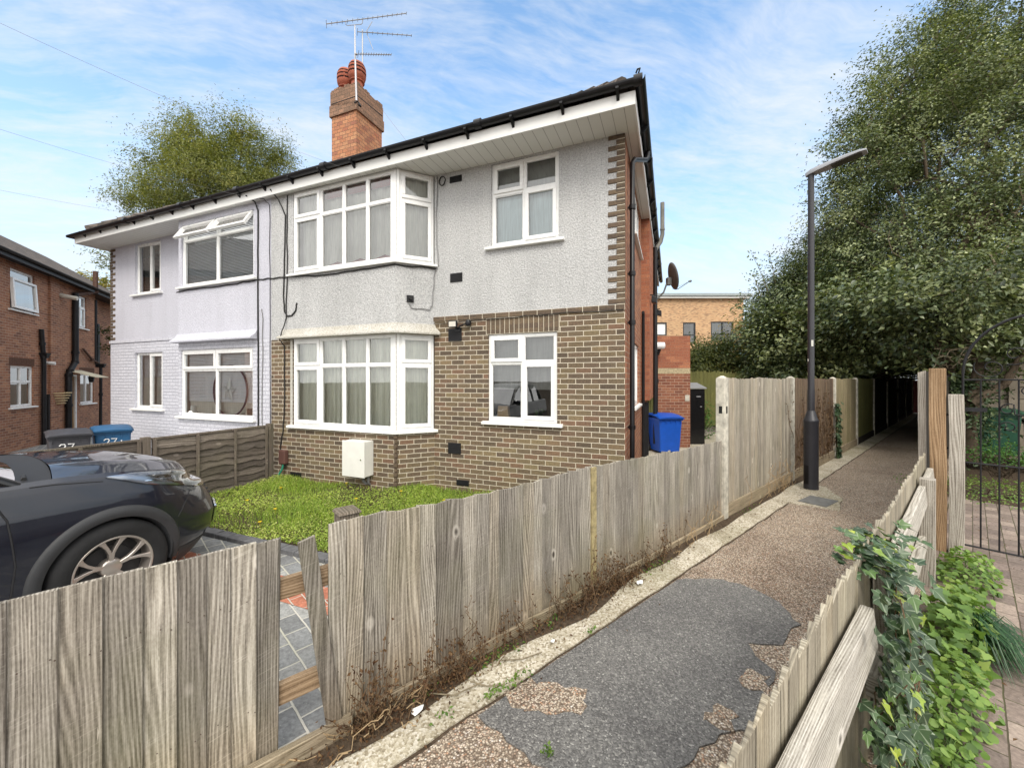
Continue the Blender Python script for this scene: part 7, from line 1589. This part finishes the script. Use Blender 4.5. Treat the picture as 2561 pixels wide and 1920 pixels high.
# garden bushes seen in gaps
for lab, cx, cy, cz, rx, rz, n_, mt, sz in (('small bright green bush between the cupboard and the concrete post', 5.75, 12.2, .55, .55, .7, 900, 'leaf_bush', .07), ('feathery green plants growing before the green bin behind the gate', 8.9, 7.2, .25, .6, .45, 800, 'leaf_bush', .05), ('creeping weeds over the paving behind the iron gate', 7.4, 6.1, .05, 1.1, .16, 1500, 'leaf_cover', .035)):
    t = Thing('garden_bush', lab, 'bush', WORLD, (cx, cy, 0)); d = g.normal(size=(n_, 3)); d /= np.linalg.norm(d, axis=1)[:, None]; d[:, 2] = np.abs(d[:, 2]) if cz < .3 else d[:, 2]; P = np.array([cx, cy, cz]) + d * np.array([rx, rx, rz]) * g.uniform(.4, 1.05, n_)[:, None]; P[:, 2] = np.maximum(P[:, 2], .01)
    leaf_mesh('leaves', P, d * .5 + (0, 0, .8) + g.normal(size=(n_, 3)) * .4, sz * g.uniform(.6, 1.4, n_), sz * .6, np.clip(g.normal(.5, .22, n_), 0, 1), M[mt], t.o, WORLD, t.o.location)
    mb = MB(); r = random.Random(5)
    for i in range(24): j = r.randrange(n_); mb.tube([(cx + r.uniform(-.1, .1), cy + r.uniform(-.1, .1), 0), tuple(P[j])], .006, 4)
    t.part('stem', mb, M['bark'])
# ---- lawn
g = np.random.default_rng(11); LX0 = -6.0; 
def lawn_pts(n, y0=-2.57, y1=-.03):
    y = g.uniform(y0, y1, n); x1 = np.array([hx(2.09, min(q_, -.3)) for q_ in y]) - .03; x = LX0 + (x1 - LX0) * g.random(n)
    ok = (y < np.where(x < XJ, np.where(x < XC, YB - .02, -.02), -.02)); return x[ok], y[ok]
def lz(x, y): return .012 + .03 * np.sin(x * 2.1 + y) * np.sin(y * 2.7) + .02 * np.sin(5 * x + 3 * y) + .02
x, y = lawn_pts(46000); dens = np.sin(x * 3.1 + 1.3 * np.sin(y * 4)) + np.sin(y * 4.3 - x * 1.9) + g.normal(size=len(x)) * .8
k = dens > -.9; x, y = x[k], y[k]; n = len(x)
P = np.stack([x, y, lz(x, y) + g.uniform(.0, .045, n)], 1)
Nn = np.stack([g.normal(0, .42, n), g.normal(-.1, .42, n), np.ones(n)], 1); 
pt_ = np.clip(.42 + .20 * np.sin(x * 1.7 + 2) * np.sin(y * 2.3) + g.normal(size=n) * .2, 0, 1)
o = leaf_mesh('lawn_clover', P, Nn, g.uniform(.014, .034, n), g.uniform(.010, .024, n), pt_, M['clover'], None, HOUSE); tag(o, None, None, None, 'stuff')
x, y = lawn_pts(52000); dens = np.sin(x * 2.3 + 4) * np.sin(y * 3.1 + 1) + .8 * np.exp(-((y + .25) / .3) ** 2) * (x > -3.6) + g.normal(size=len(x)) * .35
k = dens > -.05; x, y, dn_ = x[k], y[k], dens[k]; n = len(x); P = np.stack([x, y, lz(x, y)], 1)
blades('lawn_grass', P, np.clip(.045 + .075 * dn_ * g.random(n), .03, .17), .0048, np.stack([g.normal(0, .45, n), g.normal(0, .45, n), np.zeros(n)], 1), np.clip(.42 + g.normal(size=n) * .2, 0, 1), M['grass'], 'stuff', None, HOUSE)
xs_, ys_ = lawn_pts(40); 
for i in range(16):
    x_, y_ = float(xs_[i]), float(ys_[i]); z_ = float(lz(x_, y_)) + .05
    mb = MB()
    for k in range(11): a_ = 2 * math.pi * k / 11; mb.add([(x_, y_, z_), (x_ + .022 * math.cos(a_ - .25), y_ + .022 * math.sin(a_ - .25), z_ + .008), (x_ + .022 * math.cos(a_ + .25), y_ + .022 * math.sin(a_ + .25), z_ + .008)], [(0, 1, 2)])
    mb.tube([(x_, y_, z_), (x_ + .005, y_, z_ - .06)], .002, 4)
    single('dandelion', 'small yellow dandelion flower in the front lawn', 'flower', mb, M['dandelion'], HOUSE, (x_, y_, z_ - .06), group='dandelions in the lawn')
# ---- weeds and litter along the fence foot
g = np.random.default_rng(21); r = random.Random(21); mb = MB(); Pl = []
for i in range(210):
    s = r.choice([r.gauss(.74, .05), r.uniform(.7, 1.4), r.gauss(1.15, .16), r.gauss(1.45, .15), r.gauss(2.25, .25), r.gauss(2.55, .2), r.gauss(2.9, .2), r.gauss(3.5, .3)]); n0 = FN - .05 - abs(r.gauss(0, .05)); h = abs(r.gauss(.12, .11)) + .05
    a = Vector((s, n0, .03)); b = a + Vector((r.gauss(0, .09), r.uniform(-.03, .03), h)); pts = limb(MB(), a, b, .003, .002, i, 5, .09); mb.tube(pts, [.0032, .003, .0028, .0024, .002, .0015], 4)
    for k in range(int(9 + 20 * h)): p = Vector(pts[r.randrange(1, 6)]) + Vector((r.gauss(0, .016), r.gauss(-.006, .016), r.gauss(0, .016))); Pl.append(tuple(p))
o = structure('dead_weeds', mb, M['stem_dry'], ALLEY, kind='stuff')
Pl = np.array(Pl); n = len(Pl); k2 = 1500; ss_ = g.choice([1.15, 2.3, 2.6, 3.0, .8], k2) + g.normal(0, .2, k2); low_ = np.stack([ss_, FN - .05 - np.abs(g.normal(0, .06, k2)), .03 + np.abs(g.normal(0, .03, k2))], 1)
Pl = np.concatenate([Pl, low_]); n = len(Pl)
tag(leaf_mesh('dead_weed_leaves', Pl, g.normal(size=(n, 3)) + (0, -.3, .5), g.uniform(.010, .030, n), g.uniform(.006, .016, n), g.random(n), M['dry'], None, ALLEY), None, None, None, 'stuff')
for i in range(28):
    pass
mb = MB()
for i in range(60):
    s = r.choice([r.gauss(.8, .12), r.gauss(.62, .2), r.gauss(6.9, .35), r.gauss(7.4, .35), r.gauss(4.2, .4)]); n0 = FN - .05 - abs(r.gauss(0, .05)); l_ = r.uniform(.1, .3 if s < 4.5 else .5); a = Vector((s, n0, .04)); b = a + Vector((r.gauss(0, .12), -abs(r.gauss(.02, .04)), l_ if s > 4 else l_ * .35)); pts = limb(MB(), a, b, .003, .002, i + 300, 6, .16); mb.tube(pts, .0028, 4)
structure('dry_straw', mb, M['straw'], ALLEY, kind='stuff')
P = []
for (s, n0, ds, dn, k) in ((1.50, 1.96, .10, .03, 60), (1.72, 1.97, .08, .03, 40), (2.02, 1.98, .06, .02, 40), (3.45, 1.96, .12, .04, 70), (1.12, 1.97, .05, .02, 26), (2.1, 1.97, .04, .02, 20), (1.53, 1.73, .05, .02, 40), (1.38, 1.74, .04, .02, 34), (1.34, 1.30, .015, .015, 22), (1.05, 1.78, .05, .02, 14), (2.2, 1.735, .03, .01, 14), (5.9, 1.98, .2, .03, 40)):
    P.append(np.stack([g.normal(s, ds, k), np.minimum(g.normal(n0, dn, k), FN - .03), .03 + np.abs(g.normal(0, .018, k))], 1))
P = np.concatenate(P); n = len(P)
tag(leaf_mesh('weeds', P, g.normal(size=(n, 3)) * .5 + (0, 0, 1), g.uniform(.014, .032, n), g.uniform(.01, .02, n), g.random(n), M['weed'], None, ALLEY), None, None, None, 'stuff')
# climbing stems on the brown panel and ivy by its post
mb = MB(); Pd = []
for i in range(46):
    s = r.uniform(8.25, 11.3); a = Vector((s, FN - .03, r.uniform(0, .4))); b = a + Vector((r.gauss(0, .25), -.01, r.uniform(.6, 1.4))); b.z = min(b.z, 1.82); pts = limb(MB(), a, b, .004, .003, i + 800, 7, .05); pts = [Vector((p.x, min(p.y, FN - .022), p.z)) for p in pts]; mb.tube(pts, .004, 4)
    for k in range(14): p = pts[r.randrange(len(pts))]; Pd.append((p.x + r.gauss(0, .05), FN - .03 - abs(r.gauss(0, .012)), p.z + r.gauss(0, .06)))
t = Thing('dead_creeper', 'dead brown creeper stems clinging to the brown fence panel behind the lamp', 'plant', ALLEY, (9.7, FN - .03, 0)); t.part('stem', mb, M['stem_dry']); Pd = np.array(Pd); n = len(Pd); leaf_mesh('leaves', Pd, g.normal(size=(n, 3)) + (0, -1, 0), .05, .02, g.random(n), M['dry'], t.o, ALLEY, t.base)
t = Thing('ivy', 'narrow column of ivy climbing a concrete post of the tall fence', 'plant', ALLEY, (11.35, FN - .07, 0)); n = 260; P = np.stack([g.normal(11.3, .10, n), FN - .075 - np.abs(g.normal(0, .02, n)), np.abs(g.uniform(.02, 1.25, n))], 1); P[:, 0] += (1.25 - P[:, 2]) * .12
shaped('leaves', IV, P, np.stack([g.normal(0, .4, n), g.normal(-1, .2, n), g.normal(.4, .3, n)], 1), np.stack([g.normal(0, .6, n), np.zeros(n), g.normal(-.6, .4, n)], 1), g.uniform(.05, .085, n), g.random(n) * .6, 'ivy', t.o, ALLEY, t.base)
mb = MB(); mb.tube([(11.4, FN - .06, 0), (11.35, FN - .06, .6), (11.32, FN - .06, 1.25)], .01, 5); t.part('stem', mb, M['stem_dry'])
# litter
for lab, s, n_, z_, rr in (('crumpled white scrap at the fence foot near the broken board', .98, 1.90, .045, .022), ('white paper scrap on the soil below the middle of the low fence', 3.05, 1.86, .04, .024), ('small white crumbs beside the concrete edging', 1.93, 1.83, .035, .014)):
    mb = MB(); q_ = random.Random(s); vs = [(s + rr * 1.5 * math.cos(a_) * q_.uniform(.7, 1.2), n_ + rr * math.sin(a_) * q_.uniform(.7, 1.2), z_ + q_.uniform(-.3, .6) * rr) for a_ in [i * math.pi / 4 for i in range(8)]] + [(s, n_, z_ + rr * .9)]
    mb.add(vs, [(i, (i + 1) % 8, 8) for i in range(8)]); single('paper_scrap', lab, 'litter', mb, M['upvc'], ALLEY, (s, n_, .03))
mb = MB()
for pts in ([(1.55, 1.90, .045), (1.66, 1.83, .04), (1.80, 1.80, .035)], [(1.30, 1.88, .05), (1.36, 1.80, .04), (1.45, 1.74, .04)], [(1.08, 1.94, .06), (1.18, 1.86, .045), (1.36, 1.84, .04)]): mb.tube(pts, .004, 5)
structure('fallen_twigs', mb, M['bark_pale'], ALLEY, kind='stuff')
# dead leaves scattered on the path and paving
n = 420; s = g.uniform(.2, 9, n); P = np.stack([s, g.choice([1.9, 1.75, .45, -.1, -.25], n) + g.normal(0, .07, n), np.full(n, .034)], 1)
tag(leaf_mesh('fallen_leaves', P, g.normal(size=(n, 3)) * .25 + (0, 0, 1), g.uniform(.012, .03, n), g.uniform(.008, .018, n), g.random(n), M['dry'], None, ALLEY), None, None, None, 'stuff')
